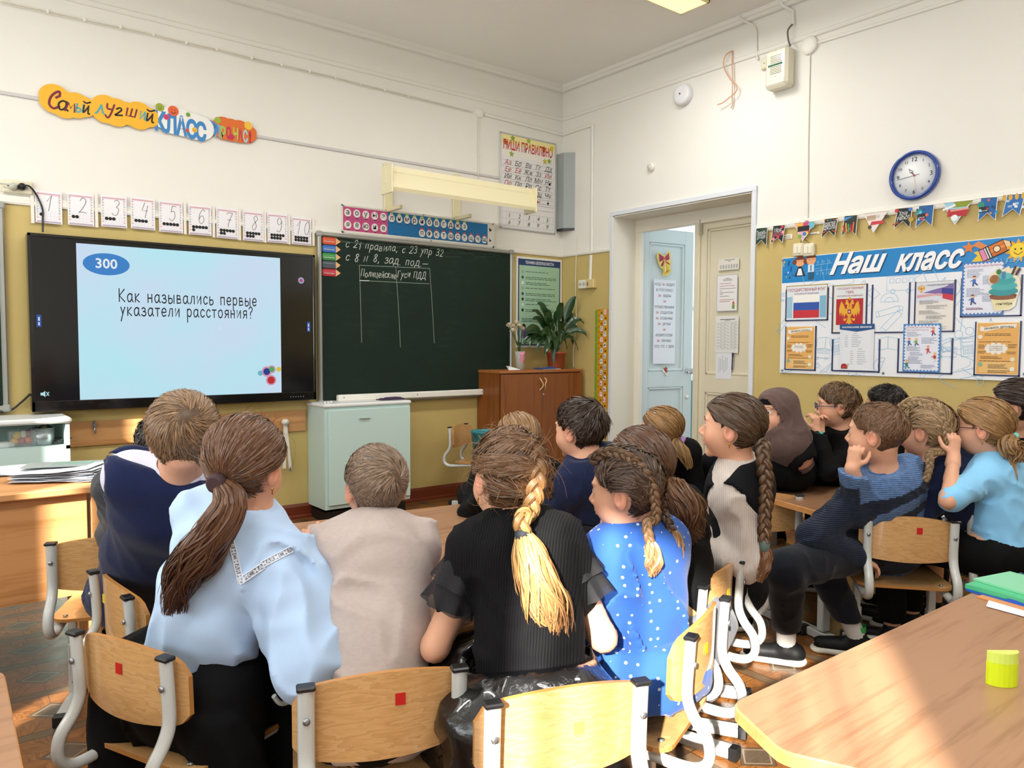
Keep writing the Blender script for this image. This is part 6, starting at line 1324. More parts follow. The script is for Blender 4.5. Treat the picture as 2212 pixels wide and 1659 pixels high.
LF = [(1245,641,.034,.04),(1215,655,.03,.06),(1160,655,.034,.05),(1150,690,.035,.03),(1135,715,.03,.05),(1128,730,.028,.08),(1142,752,.03,.10),(1175,772,.03,.12),(1158,762,.028,.12),(1272,733,.022,.12),(1262,700,.03,.10),(1240,680,.032,.06),(1252,720,.03,.10),
      (1238,745,.032,.12),(1225,758,.030,.13),(1200,765,.03,.14),(1210,740,.032,.10),(1185,745,.032,.10),(1170,725,.034,.06),(1190,700,.036,.05),(1222,700,.034,.05),(1205,672,.03,.03),(1180,672,.032,.04),(1232,668,.03,.04),(1160,738,.03,.09),(1148,672,.028,.05),(1195,790,.026,.16),(1250,760,.022,.13),(1165,700,.034,.03),(1215,722,.033,.06),(1130,742,.026,.09),(1175,690,.034,.03)]
for i, (px, py, wd, dr_) in enumerate(LF):
    Yt = -.2+rr.uniform(-.16, .10); tip = onF(px, py, Yt)
    if tip.x > -.05: tip = onR(px, py, -.05)
    base = p+Vector((rr.uniform(-.02, .02), rr.uniform(-.02, .02), .13))
    o = big_leaf(base, tip, wd*1.25, dr_+.09, rr).build('leaf', r)
# carnations in a glass vase with a pink ribbon
p = foot(1123, 788, -.17); r = thing('glass_vase', 'tall cut-glass vase of cream carnations tied with a pink ribbon', 'vase', p)
gl = mat('vase_glass', '#dfe8e2', .08, alpha=.38)
b = MB(); b.lathe([(.03,0),(.036,.004),(.040,.10),(.048,.155),(.046,.155),(.037,.10),(.032,.01),(.001,.01)], p, gl, 24); b.build('glass_body', r)
b = MB(); b.lathe([(.020,.06),(.03,.09),(.026,.12),(.034,.15),(.018,.13),(.012,.10)], p+Vector((.0,-.02,0)), cm('#d98aa0', .5), 12); b.box(p+Vector((0,-.035,.12)), (.06,.01,.03), cm('#d98aa0', .5), Matrix.Rotation(.5,3,'Y'), bevel=.004); b.build('ribbon', r)
cr = mat('cream_petal', '#efdfc4', .8)
rr = random.Random(8)
for k, (px, py) in enumerate(((1108,708),(1122,706),(1100,704),(1115,699),(1128,712),(1107,716))):
    c = onF(px, py, -.17-.025*(k % 3)); vs = []; fs = []
    b = MB(); b.tube(catmull([p+Vector((0,0,.02)), p+Vector((.004*k-.01,0,.14)), c], 4), .0025, stm, 6)
    for j in range(26):
        th = rr.uniform(0, 6.28); ph = rr.uniform(-.3, 1.4); d_ = Vector((math.cos(th)*math.cos(ph), math.sin(th)*math.cos(ph), math.sin(ph))); s_ = d_.cross(Vector((.3,.2,1))).normalized()*.011; q0 = c+d_*.006; q1 = c+d_*.026; up_ = s_.cross(d_).normalized()*.004
        vs_ = [q0, q1-s_+up_, q1+d_*.004, q1+s_+up_]; b.add(vs_, [(0,1,2),(0,2,3)], cr)
    b.lathe([(.001,-.022),(.009,-.012),(.008,0)], c, cm('#6a8a5a', .6), 8); b.build('carnation', r)
for k in range(5):
    a_ = Vector((rr.uniform(-.03,.035), rr.uniform(-.03,.02), .14)); big = big_leaf(p+Vector((0,0,.12)), p+a_*1.0+Vector((rr.uniform(-.03,.03),0,.08)), .007, .03, rr); big.mats[0] = cm('#5a7a55', .6); big.build('leaf', r)
p = foot(1110, 792, -.27); b = MB(); b.add([p+Vector((-.055,.0,.0)), p+Vector((.07,-.02,.0)), p+Vector((.07,.03,.001)), p+Vector((-.045,.05,.035)), p+Vector((-.055,.0,.035))], [(0,1,2,3),(0,3,4),(0,1,4)], cm('#eceae6')); b.add([p+Vector((-.055,-.02,.002)), p+Vector((.08,-.05,.002)), p+Vector((.07,-.02,.0)), p+Vector((-.055,0,.002))], [(0,1,2,3)], cm('#eceae6')); tag(b.build('folded_paper'), 'small folded white paper at the brown cabinet\'s left end', 'paper')
p = foot(1180, 790, -.29); b = MB(); b.box(p+Vector((.04,.02,.003)), (.20,.10,.004), cm('#dfe2ea', .4)); tag(b.build('paper_pile'), 'white papers under the blue folder on the brown cabinet', 'paper')
r = thing('blue_folder', 'blue plastic folder lying on papers before the plant pot', 'folder', p+Vector((0,0,.006))); b = MB(); b.box(p+Vector((0,.02,.010)), (.19,.10,.008), cm('#1f4fa0', .3), Matrix.Rotation(.1,3,'Z'), bevel=.003); b.build('cover', r); b = MB(); b.tube(catmull([p+Vector((-.09,-.03,.012)), p+Vector((-.02,-.045,.02)), p+Vector((.05,-.04,.02)), p+Vector((.1,-.02,.012))], 4), .003, cm('#2a62c0', .3), 6); b.build('elastic', r)

# ================================================================ TEACHER'S DESK
tw = teacherwood(); TZ = .75
fr_ = onZ(217, 1050, TZ); bk_ = onZ(165, 996, TZ)
tx1 = -4.185; ty0, ty1 = fr_.y+.02, bk_.y; tx0 = -5.75
r = thing('teacher_desk', 'wide wooden teacher\'s desk with a closed front panel at left', 'desk', ((tx0+tx1)/2, (ty0+ty1)/2, 0))
b = MB(); b.box(((tx0+tx1)/2, (ty0+ty1)/2, TZ-.013), (tx1-tx0, ty1-ty0, .026), tw, bevel=.004); b.build('desktop', r)
pz0 = onZ(0, 0, 0)
pb0 = onF(195, 1279, ty0+.05).z
b = MB(); b.box(((tx0+tx1)/2-.02, ty0+.055, (TZ-.026+pb0)/2), (tx1-tx0-.07, .018, TZ-.026-pb0), tw); b.build('modesty_panel', r)
for x in (tx0+.04, tx1-.03): b = MB(); b.box((x, (ty0+ty1)/2, (TZ-.026)/2), (.022, ty1-ty0-.06, TZ-.026), tw); b.build('side_panel', r)
def paper_stack(name, label, cx_, cy_, z, n, w_, h_, rz, colours, spread=.015, cat='papers', seed=1, lift=0.0):
    rr = random.Random(seed); r = thing(name, label, cat, (cx_, cy_, z))
    for k in range(n):
        a_ = rz+rr.uniform(-.12, .12); c_, s_ = math.cos(a_), math.sin(a_); dx, dy = rr.uniform(-spread, spread), rr.uniform(-spread, spread); vs = []; N = 6
        for i in range(N+1):
            for j in range(3):
                u, v_ = (i/N-.5)*w_, (j/2-.5)*h_; zz = z+.002+.0035*k+lift*(i/N)**3*(k/n)+.004*abs(math.sin(i*1.3+k)); vs.append((cx_+dx+u*c_-v_*s_, cy_+dy+u*s_+v_*c_, zz))
        b = MB(); b.add(vs, [(3*i+j, 3*(i+1)+j, 3*(i+1)+j+1, 3*i+j+1) for i in range(N) for j in range(2)], cm(colours[k % len(colours)], .5), True); b.build('paper_sheet', r)
    return r
p = onZ(135, 1028, TZ+.01); paper_stack('worksheet_pile', 'untidy pile of printed worksheets at the right end of the teacher\'s desk', p.x, p.y, TZ+.001, 9, .30, .21, -.5, ['#e9ebee', '#dfe3ea', '#eef0f2', '#d3d8e2'], .02, seed=3, lift=.02)
p = onZ(140, 1010, TZ+.03); b = MB(); b.box((p.x, p.y, TZ+.044), (.27, .14, .002), mat('faded_print', '#a9b2b0', .35), Matrix.Rotation(-.35, 3, 'Z')); b.box((p.x+.03, p.y, TZ+.0455), (.14, .06, .001), cm('#8fb0a0', .4), Matrix.Rotation(-.3, 3, 'Z')); tag(b.build('colour_printout'), 'glossy green-grey printout on top of the worksheet pile', 'paper')
p = onZ(30, 1018, TZ); paper_stack('loose_papers', 'loose printed papers left of the worksheet pile on the teacher\'s desk', p.x-.05, p.y-.02, TZ+.001, 3, .30, .21, -.1, ['#e3e6ea', '#eceef0'], .02, seed=8)

# ================================================================ CLASSROOM TABLES
TBZ = 0.60
def rounded(poly, r_, n=5):
    out = []; N = len(poly)
    for i in range(N):
        p, a_, c_ = Vector(poly[i]), Vector(poly[i-1]), Vector(poly[(i+1) % N]); d0, d1 = (a_-p).normalized(), (c_-p).normalized(); h = math.acos(max(-1, min(1, d0.dot(d1))))/2; L = min(r_/math.tan(h), (a_-p).length*.45, (c_-p).length*.45)
        s_, e = p+d0*L, p+d1*L
        for k in range(n+1): t_ = k/n; out.append(tuple((1-t_)**2*s_+2*(1-t_)*t_*p+t_*t_*e))
    return out
def school_table(name, label, poly, legs, rad=.05, hooks=(), zt=TBZ):
    poly = ccw(poly); cx_ = sum(p[0] for p in poly)/len(poly); cy_ = sum(p[1] for p in poly)/len(poly)
    r = thing(name, label, 'table', (cx_, cy_, 0), 'pupils\' group tables')
    rp = rounded(poly, rad); b = MB(); edge = wood_mat('table_edge_band', '#d99a5e', '#c98a4e', 0, 1, .3)
    ins = [(cx_+(x-cx_)*.996, cy_+(y-cy_)*.996) for x, y in rp]
    n = len(rp); vs = [(x, y, zt-.024) for x, y in rp]+[(x, y, zt-.003) for x, y in rp]+[(x, y, zt) for x, y in ins]
    b.add(vs, [(i, (i+1) % n, n+(i+1) % n, n+i) for i in range(n)]+[(n+i, n+(i+1) % n, 2*n+(i+1) % n, 2*n+i) for i in range(n)]+[tuple(range(n))[::-1]], edge)
    b.add([(x, y, zt) for x, y in ins], [tuple(range(n))], beech()); b.build('tabletop', r)
    st = steel(); b = MB()
    inn = [(cx_+(p[0]-cx_)*.80, cy_+(p[1]-cy_)*.80) for p in poly]
    for i in range(len(inn)): a_, c_ = inn[i], inn[(i+1) % len(inn)]; b.tube([(a_[0], a_[1], zt-.04), (c_[0], c_[1], zt-.04)], 1.0, st, 4, sx=(.02, .014), up=(0, 0, 1), smooth=False)
    b.build('apron_frame', r)
    for (x, y, a_) in legs:
        b = MB(); b.box((x, y, (zt-.03+.04)/2), (.035, .045, zt-.08), st, Matrix.Rotation(a_, 3, 'Z'), bevel=.004); d_ = Vector((math.cos(a_), math.sin(a_), 0)); c_ = Vector((x, y, .022)); b.box(c_, (.42, .04, .036), st, Matrix.Rotation(a_, 3, 'Z'), bevel=.004); leg_ = b.build('leg', r)
        b = MB(); [b.box(c_+d_*s_*.215, (.03, .046, .042), blackcap(), Matrix.Rotation(a_, 3, 'Z'), bevel=.003) for s_ in (-1, 1)]; b.build('foot_cap', leg_)
    for (x, y, dx, dy) in hooks:
        b = MB(); b.tube(catmull([(x, y, zt-.05), (x, y, zt-.10), (x+dx*.02, y+dy*.02, zt-.145), (x+dx*.06, y+dy*.06, zt-.15), (x+dx*.08, y+dy*.08, zt-.125)], 5), .006, st, 8); b.build('bag_hook', r)
    return r
school_table('pupil_table', 'large many-sided pupils\' table in the middle with children all round it', [(-4.06,-3.81),(-3.30,-3.83),(-2.86,-3.45),(-2.80,-2.68),(-3.72,-2.56),(-4.12,-2.95)], [(-3.93,-3.62,.2),(-3.1,-3.5,.9),(-3.05,-2.85,-.8),(-3.9,-2.95,.6)], hooks=[(-4.03,-3.62,-1,-.2)])
school_table('pupil_table', 'many-sided pupils\' table in front of the notice board wall', [(-1.70,-3.10),(-1.90,-3.76),(-1.50,-3.92),(-.75,-3.85),(-.42,-3.45),(-.50,-2.80),(-.85,-2.62),(-1.5,-2.72)], [(-1.62,-3.28,1.3),(-1.68,-3.58,1.3),(-.9,-3.6,.3),(-.8,-3.0,.3)], hooks=[(-1.74,-3.55,-.6,.1)])
q1 = [onZ(x, y, TBZ) for x, y in ((1577,1520),(2160,1252))]
school_table('pupil_table', 'empty pupils\' table in the lower right corner, sunlit across its corner', [(q1[0].x, q1[0].y), (-3.62,-4.60), (-3.30,-5.30), (-1.9,-5.3), (-1.75,-4.95), (q1[1].x, q1[1].y)], [(-3.43,-4.62,.0),(-3.2,-4.85,1.9),(-2.2,-4.7,0.)], rad=.05)
school_table('pupil_table', 'corner of another pupils\' table at the lower left edge', [(-4.60,-3.43),(-4.62,-4.3),(-5.8,-4.3),(-5.8,-3.43)], [(-5.0,-3.6,0.),(-5.5,-4.1,0.)], rad=.05)
# things on the near right table
p = onZ(2165, 1478, TBZ); r = thing('sharpener', 'fluorescent yellow plastic pencil sharpener box standing on the near table', 'sharpener', (p.x, p.y, TBZ+.0005))
ym1 = mat('fluorescent_yellow', '#d8f01c', .35, trans=0.0, coat=.2); ym2 = mat('yellow_green_lid', '#d6ee6c', .3, trans=.0)
th = math.radians(-38); sh_ = [(.031*math.cos(t_), .022*math.sin(t_)) for t_ in [math.pi*k/10 for k in range(11)]]; sh_ = [(x, y-.004) for x, y in sh_]
Msh = Matrix.Translation((p.x, p.y, TBZ+.0005)) @ Matrix.Rotation(th+math.pi, 4, 'Z')
b = MB(); b.prism(sh_, 0, .046, ym1, Msh); b.build('container', r); b = MB(); b.prism([(x*.98, y*.98) for x, y in sh_], .0462, .067, ym2, Msh); b.build('lid', r)
def slab(name, label, px, py, w_, h_, t_, rz, c, cat, z=TBZ, dz=0.0):
    p = onZ(px, py, z+dz); r = thing(name, label, cat, (p.x, p.y, z+dz)); R_m = Matrix.Rotation(rz, 3, 'Z')
    b = MB(); b.box((p.x, p.y, z+dz+t_/2), (w_-.006, h_-.006, t_*.86), cm('#efefe8', .7), R_m); b.build('page_block', r)
    b = MB(); [b.box((p.x, p.y, z+dz+zz), (w_, h_, t_*.09), cm(c, .25), R_m) for zz in (t_*.05, t_*.95)]; b.box(Vector((p.x, p.y, z+dz+t_/2))+R_m @ Vector((-w_/2, 0, 0)), (.002, h_, t_), cm(c, .25), R_m); b.build('cover', r); return r
rb_ = -.18
slab('blue_notebook', 'thin blue notebook lowest in the little pile on the near table', 2212, 1290, .17, .21, .005, rb_, '#2a62c8', 'notebook', dz=.001)
slab('green_textbook', 'mint green textbook on the notebook pile at right edge', 2214, 1284, .17, .22, .012, rb_+.05, '#4fc08a', 'book', dz=.0065)
slab('green_workbook', 'pale green workbook topmost in the pile at right edge', 2222, 1268, .16, .20, .006, rb_-.05, '#8fd8ae', 'book', dz=.019)
slab('orange_notebook', 'orange edged notebook under the blue pen on the near table', 2230, 1303, .17, .19, .003, rb_, '#e0925a', 'notebook', dz=.0005)
p0, p1 = onZ(2176, 1296, TBZ+.006), onZ(2240, 1311, TBZ+.006); r = thing('blue_pen', 'blue pen lying beside the green books on the near table', 'pen', (p0.x, p0.y, TBZ+.006)); b = MB(); b.tube([p0, p1], .0045, cm('#1f4fb8', .25), 10); b.build('barrel', r)
b = MB(); pts = [onZ(*q_, TBZ+.002) for q_ in ((2130,1310),(2136,1297),(2240,1325),(2240,1340))]; b.add([Vector((p.x, p.y, TBZ+.002)) for p in pts]+[Vector((p.x, p.y, TBZ+.003)) for p in pts], [(0,1,2,3)[::-1],(4,5,6,7),(0,1,5,4),(1,2,6,5),(2,3,7,6),(3,0,4,7)], cm('#e6e9f0', .5)); tag(b.build('paper_slip'), 'long white paper slip with pencil sketches before the green books', 'paper')
# ================================================================ PUPILS' CHAIRS
def make_chair():
    r = thing('pupil_chair', 'school chair', 'chair', (0, 0, 0), 'pupils\' bent plywood chairs')
    W_, H_ = .35, .165; ZB = .545
    b = MB(); nx_, nz_ = 22, 6; T = .011; vs = []
    for sgn in (0, 1):
        for i in range(nx_+1):
            u = i/nx_*2-1; x = u*W_/2; k = 1-abs(u)**2.4
            cr_ = max(0, (abs(u)-.78)/.22)**2.6; top = ZB+H_/2-.030*(u*u)-.030*cr_; bot = ZB-H_/2+.022*cr_-.012*(1-u*u)
            y = -.165-.035*(1-u*u)-T*sgn
            for j in range(nz_+1): z = bot+(top-bot)*j/nz_; vs.append((x, y-.03*(z-ZB)*1.0, z))
    n1 = (nx_+1)*(nz_+1); I = lambda s_, i, j: s_*n1+i*(nz_+1)+j; fs = []
    for i in range(nx_):
        for j in range(nz_): fs += [(I(0,i,j), I(0,i,j+1), I(0,i+1,j+1), I(0,i+1,j)), (I(1,i,j), I(1,i+1,j), I(1,i+1,j+1), I(1,i,j+1))]
    b.add(vs, fs, ply(), True); ef = []
    for i in range(nx_): ef += [(I(0,i,nz_), I(1,i,nz_), I(1,i+1,nz_), I(0,i+1,nz_)), (I(0,i,0), I(0,i+1,0), I(1,i+1,0), I(1,i,0))]
    for j in range(nz_): ef += [(I(0,0,j), I(1,0,j), I(1,0,j+1), I(0,0,j+1)), (I(0,nx_,j), I(0,nx_,j+1), I(1,nx_,j+1), I(1,nx_,j))]
    b.add(vs, ef, plyedge()); b.build('backrest', r, True)
    # seat: dished plywood
    b = MB(); sp = rounded([(-.175,-.17),(.175,-.17),(.165,.18),(-.165,.18)], .05, 6); n = len(sp); Z = .355
    prof = lambda x, y: Z-.010*math.cos(x*8)*(1 if abs(y) < .2 else 0)-.02*max(0, (y-.10)/.08)**2
    ctr = [(0, 0, prof(0, 0))]; ring = [(x, y, prof(x, y)) for x, y in sp]; r2 = [(x*.55, y*.55, prof(x*.55, y*.55)) for x, y in sp]
    vs = ring+r2+ctr+[(x, y, z-.011) for x, y, z in ring]
    fs = [(i, (i+1) % n, n+(i+1) % n, n+i) for i in range(n)]+[(n+i, n+(i+1) % n, 2*n) for i in range(n)]+[tuple(range(2*n+1, 3*n+1))[::-1]]
    b.add(vs, fs, ply(), True); b.add(vs, [(i, 2*n+1+i, 2*n+1+(i+1) % n, (i+1) % n) for i in range(n)], plyedge()); b.build('seat', r, True)
    st = steel()
    for s_ in (-1, 1):
        x = s_*.150
        path = catmull([(x,-.212,.615),(x,-.207,.54),(x,-.206,.475),(x,-.222,.435),(x*1.01,-.252,.395),(x*1.01,-.258,.350),(x,-.235,.322),(x,-.19,.316),(x,-.10,.325),(x,.05,.335),(x,.155,.335)], 4)
        b = MB(); b.tube(path, 1.0, st, 10, sx=(.0125, .0165), up=(0, 1, 0)); fr = b.build('side_frame', r, True)
        b = MB(); b.box((x, -.2125, .617), (.036, .028, .010), blackcap(), bevel=.003); b.build('frame_cap', fr, True)
        b = MB(); b.lathe([(.007,0),(.007,.003),(.002,.004)], (x, -.222, .555), screw(), 10, (0,-1,0)); b.build('screw', fr, True)
        b = MB(); b.box((x*.93, -.01, .24), (.026, .034, .17), st, bevel=.003); b.box((x*.93, -.01, .12), (.034, .042, .19), st, bevel=.003); lg = b.build('leg', r, True)
        b = MB(); b.box((x*.93, -.02, .024), (.036, .36, .034), st, bevel=.004); b.build('floor_runner', lg, True)
        for y_ in (-.205, .165): b = MB(); b.box((x*.93, y_, .024), (.042, .03, .040), blackcap(), bevel=.004); b.build('foot_cap', lg, True)
        for z_ in (.08, .16): b = MB(); b.lathe([(.006,0),(.006,.003),(.002,.004)], (x*.93, -.031, z_), screw(), 8, (0,-1,0)); b.build('bolt', lg, True)
        b = MB(); b.lathe([(.008,0),(.008,.0015),(.002,.003)], (x*.88, -.14, .353), screw(), 10); b.build('seat_bolt', r, True)
    b = MB(); b.box((0, -.01, .075), (.28, .02, .03), st, bevel=.003); b.box((0, .09, .325), (.29, .022, .02), st, bevel=.003); b.build('crossbar', r, True)
    return r
CHAIR0 = make_chair(); chair_used = [False]
def chair_at(x, y, phi, label, dot=None):
    if not chair_used[0]: c = CHAIR0; chair_used[0] = True
    else:
        c = CHAIR0.copy(); COL.objects.link(c)
        for ch in CHAIR0_KIDS: copy_tree(ch, c)
    c.location = (x, y, 0); c.rotation_euler = (0, 0, -math.radians(phi)); c['label'] = label
    return c
CHAIR0_KIDS = list(CHAIR0.children)
DOTS = []
def chair_px(l, r_, label, dot=None, z=.60, phi=None):
    A_, B_ = onZ(*l, z), onZ(*r_, z); m_ = (A_+B_)/2; d = B_-A_; ph = math.degrees(math.atan2(d.x, d.y))-90 if phi is None else phi
    f_ = Vector((math.sin(math.radians(ph)), math.cos(math.radians(ph)), 0)); o = m_+f_*.195; c = chair_at(o.x, o.y, ph, label)
    if dot: DOTS.append((c, dot))
    return c
RED, YEL = '#c01818', '#e0c81c'
c3 = chair_px((157,1352), (398,1420), 'plywood chair with a red sticker, under the ponytailed pupil in pale blue', (RED, .0, .02), .62)
c4 = chair_px((630,1500), (1015,1450), 'plywood chair with a red sticker, behind the pupil in the beige sweater', (RED, .03, .025), .60)
c5 = chair_px((1037,1535), (1395,1480), 'plywood chair with a faint yellow sticker, behind the pupil with the blonde-tipped plait', ('#d6b84a', .02, .0), .60)
c6 = chair_px((1473,1385), (1556,1300), 'sunlit plywood chair with its empty seat showing, behind the polka dot dress', (YEL, -.02, .0), .605, -22)
c7 = chair_px((1497,1262), (1600,1222), 'plywood chair with a yellow sticker just beyond the sunlit one', (YEL, .05, .0), .61, -16)
c8 = chair_px((1597,1180), (1622,1172), 'plywood chair seen edge-on under the pupil with the longest plait', None, .60, -32)
c9 = chair_px((1872,1132), (2058,1128), 'plywood chair with a red sticker, under the boy in the striped cardigan', (RED, .03, .03), .60, 50)
c10 = chair_px((2112,1135), (2262,1108), 'plywood chair with a red sticker at the right edge, under the black leather skirt', (RED, .0, .03), .60, 52)
c11 = chair_px((1452,1028), (1512,1026), 'plywood chair with a red sticker, under the pupil with the lilac hair band', (RED, -.03, .02), .60, 38)
c12 = chair_px((1618,1078), (1680,1072), 'empty plywood chair pushed up between the two group tables', None, .60, 42)
c1 = chair_px((158,1172), (290,1180), 'plywood chair with a grey frame beside the teacher\'s desk panel', None, .60, 22)
c2 = chair_px((215,1245), (292,1302), 'plywood chair with a yellow dot, turned sideways behind the vest boy', (YEL, -.08, .01), .60)
c13 = chair_at(-1.20, -.42, 150, 'plywood chair against the front wall holding a teal bucket')
def sticker(c, colr, dx, dz):
    b = MB(); u = dx/.175; y = -.165-.035*(1-u*u)-.011-.0008-.03*dz
    b.box((dx, y-.0005, .545+dz), (.020, .0012, .024), cm(colr, .4)); b.build('sticker', c, True)
for c, d in DOTS: sticker(c, *d)
# bucket on the chair
bc = Vector((-1.20+.03*math.sin(math.radians(150)), -.42+.03*math.cos(math.radians(150)), .3565)); r = thing('bucket', 'teal plastic bucket standing on the chair by the front wall', 'bucket', bc)
tl_ = mat('teal_plastic', '#23838c', .35, coat=.2)
b = MB(); b.lathe([(.085,0),(.09,.004),(.118,.215),(.126,.22),(.126,.23),(.114,.23),(.112,.215),(.086,.01),(.001,.01)], bc, tl_, 36); b.build('bucket_body', r)
b = MB(); hp_ = [bc+Vector((.124*math.cos(t_), .03*math.sin(t_)*0-.124*math.sin(t_)*.55, .215-.085*math.sin(t_))) for t_ in [math.pi*k/12 for k in range(13)]]; b.tube(hp_, .003, cm('#22282a', .4), 6); b.build('bucket_handle', r)

# ================================================================ IMPLICIT SURFACES
F32 = np.float32
def V3(a): return np.array([a[0], a[1], a[2]], F32)
def cone(a, b, ra, rb, k=.02, n=None, s=1.0): return ('c', V3(a), V3(b), ra, rb, k, None if n is None else V3(n), s)
def ell(c, r, k=.02, R=None): return ('e', V3(c), V3(r), k, None if R is None else np.array(R, F32))
def prim_d(pr, P):
    if pr[0] == 'c':
        _, a, b, ra, rb, k, n, s = pr
        q = P-a; ba = b-a
        if n is not None and s != 1.0: f = (1/s-1); q = q+np.outer(q@n, n)*f; ba = ba+n*(ba@n)*f
        h = np.clip(q@ba/max(ba@ba, 1e-9), 0, 1); d = np.sqrt(((q-h[:, None]*ba)**2).sum(1))-(ra+(rb-ra)*h)
        return d*(s if s < 1 else 1)*(1 if s == 1 else .5+.5/s) if s != 1 else d
    _, c, r, k, R = pr; q = P-c
    if R is not None: q = q@R
    k0 = np.sqrt(((q/r)**2).sum(1)); k1 = np.sqrt(((q/(r*r))**2).sum(1))+1e-9
    return k0*(k0-1)/k1
def smin(a, b, k):
    h = np.maximum(k-np.abs(a-b), 0)/k; return np.minimum(a, b)-h*h*k*.25
def union(prims, P, grow=0.0):
    d = None
    for pr in prims:
        e = prim_d(pr, P)-grow; k = pr[5] if pr[0] == 'c' else pr[3]
        d = e if d is None else smin(d, e, max(k, 1e-4))
    return d
_RN = np.random.RandomState(3).rand(32, 32, 32).astype(F32)
def vnoise(P, s):
    q = P*s+100; i = np.floor(q).astype(int); f = q-i; f = f*f*(3-2*f); i &= 31; j = (i+1) & 31
    g = lambda a, b, c: _RN[a, b, c]
    x0, y0, z0, x1, y1, z1 = i[:, 0], i[:, 1], i[:, 2], j[:, 0], j[:, 1], j[:, 2]; fx, fy, fz = f[:, 0], f[:, 1], f[:, 2]
    return ((g(x0,y0,z0)*(1-fx)+g(x1,y0,z0)*fx)*(1-fy)+(g(x0,y1,z0)*(1-fx)+g(x1,y1,z0)*fx)*fy)*(1-fz)+((g(x0,y0,z1)*(1-fx)+g(x1,y0,z1)*fx)*(1-fy)+(g(x0,y1,z1)*(1-fx)+g(x1,y1,z1)*fx)*fy)*fz-.5
def surf(f, lo, hi, h, slack=2.2):
    """surface nets of f(points) < 0 inside the box lo..hi at cell size h"""
    lo = np.array(lo, F32); hi = np.array(hi, F32); C = 4; n = np.maximum(np.ceil((hi-lo)/(h*C)).astype(int), 1); H_ = h*C
    ax = [lo[i]+(np.arange(n[i]+1))*H_ for i in range(3)]
    G_ = np.stack(np.meshgrid(*ax, indexing='ij'), -1).reshape(-1, 3).astype(F32); D = f(G_).reshape(n+1)
    mn = D[:-1, :-1, :-1].copy(); mx = mn.copy()
    for dx in (0, 1):
        for dy in (0, 1):
            for dz in (0, 1):
                q = D[dx:dx+n[0], dy:dy+n[1], dz:dz+n[2]]; mn = np.minimum(mn, q); mx = np.maximum(mx, q)
    act = (mn < H_*.8) & (mx > -H_*.8) & (np.minimum(np.abs(mn), np.abs(mx)) < H_*slack)
    N = n*C+1; V = np.repeat(np.repeat(np.repeat(D[:-1, :-1, :-1], C, 0), C, 1), C, 2); V = np.pad(V, ((0, 1), (0, 1), (0, 1)), mode='edge').astype(F32)
    m = np.repeat(np.repeat(np.repeat(act, C, 0), C, 1), C, 2); M_ = np.zeros(N, bool)
    for dx in (0, 1):
        for dy in (0, 1):
            for dz in (0, 1): M_[dx:dx+N[0]-1, dy:dy+N[1]-1, dz:dz+N[2]-1] |= m
    idx = np.argwhere(M_); V[M_] = f((lo+idx*h).astype(F32))
    S = V < 0; s = [slice(None, -1), slice(1, None)]; cnt = np.zeros(N-1, np.int8)
    for dx in (0, 1):
        for dy in (0, 1):
            for dz in (0, 1): cnt += S[s[dx], s[dy], s[dz]]
    cell = (cnt > 0) & (cnt < 8); ci = np.argwhere(cell)
    if len(ci) == 0: return np.zeros((0, 3)), np.zeros((0, 4), int)
    acc = np.zeros((len(ci), 3)); w_ = np.zeros(len(ci)); co = [(a, b, c) for a in (0, 1) for b in (0, 1) for c in (0, 1)]
    val = {c: V[ci[:, 0]+c[0], ci[:, 1]+c[1], ci[:, 2]+c[2]] for c in co}
    for a in co:
        for axn in range(3):
            if a[axn]: continue
            b = list(a); b[axn] = 1; va, vb = val[a], val[tuple(b)]; cr_ = (va < 0) != (vb < 0); t = np.where(cr_, va/np.where(cr_, va-vb, 1), 0)
            p = np.tile(np.array(a, float), (len(ci), 1)); p[:, axn] += t; acc += p*cr_[:, None]; w_ += cr_
    pts = lo+(ci+acc/w_[:, None])*h; ids = -np.ones(N-1, np.int64); ids[cell] = np.arange(len(ci)); Q = []
    for axn in range(3):
        o = [0, 1, 2]; o.remove(axn); u, v = o
        sl0 = [slice(1, -1)]*3; sl0[axn] = slice(0, -1); sl1 = list(sl0); sl1[axn] = slice(1, None)
        A_ = S[tuple(sl0)]; B_ = S[tuple(sl1)]; e = np.argwhere(A_ != B_)
        if len(e) == 0: continue
        g = e+1; g[:, axn] = e[:, axn]; fl = A_[tuple(e.T)]
        def gi(du, dv): t = g.copy(); t[:, u] -= du; t[:, v] -= dv; return ids[tuple(t.T)]
        q = np.stack([gi(1, 1), gi(0, 1), gi(0, 0), gi(1, 0)], 1)
        flip = fl if axn != 1 else ~fl
        q[~flip] = q[~flip][:, ::-1]; Q.append(q)
    Q = np.concatenate(Q); return pts, Q[(Q >= 0).all(1)]
def np_mesh(name, pts, quads, mats, parent, off, col=None, mi=None):
    me = bpy.data.meshes.new(name); nv, nq = len(pts), len(quads); k = quads.shape[1]
    me.vertices.add(nv); me.vertices.foreach_set('co', (pts-np.array(off)).astype(F32).ravel()); me.loops.add(nq*k); me.loops.foreach_set('vertex_index', quads.astype(np.int32).ravel())
    me.polygons.add(nq); me.polygons.foreach_set('loop_start', np.arange(0, nq*k, k, dtype=np.int32)); me.polygons.foreach_set('loop_total', np.full(nq, k, np.int32)); me.polygons.foreach_set('use_smooth', np.ones(nq, bool))
    for m in mats: me.materials.append(m)
    if mi is not None: me.polygons.foreach_set('material_index', mi.astype(np.int32))
    me.update(calc_edges=True)
    if col is not None: a = me.color_attributes.new('col', 'FLOAT_COLOR', 'POINT'); a.data.foreach_set('color', np.concatenate([col, np.ones((nv, 1))], 1).astype(F32).ravel())
    o = bpy.data.objects.new(name, me); COL.objects.link(o)
    if parent is not None: o.parent = parent
    return o
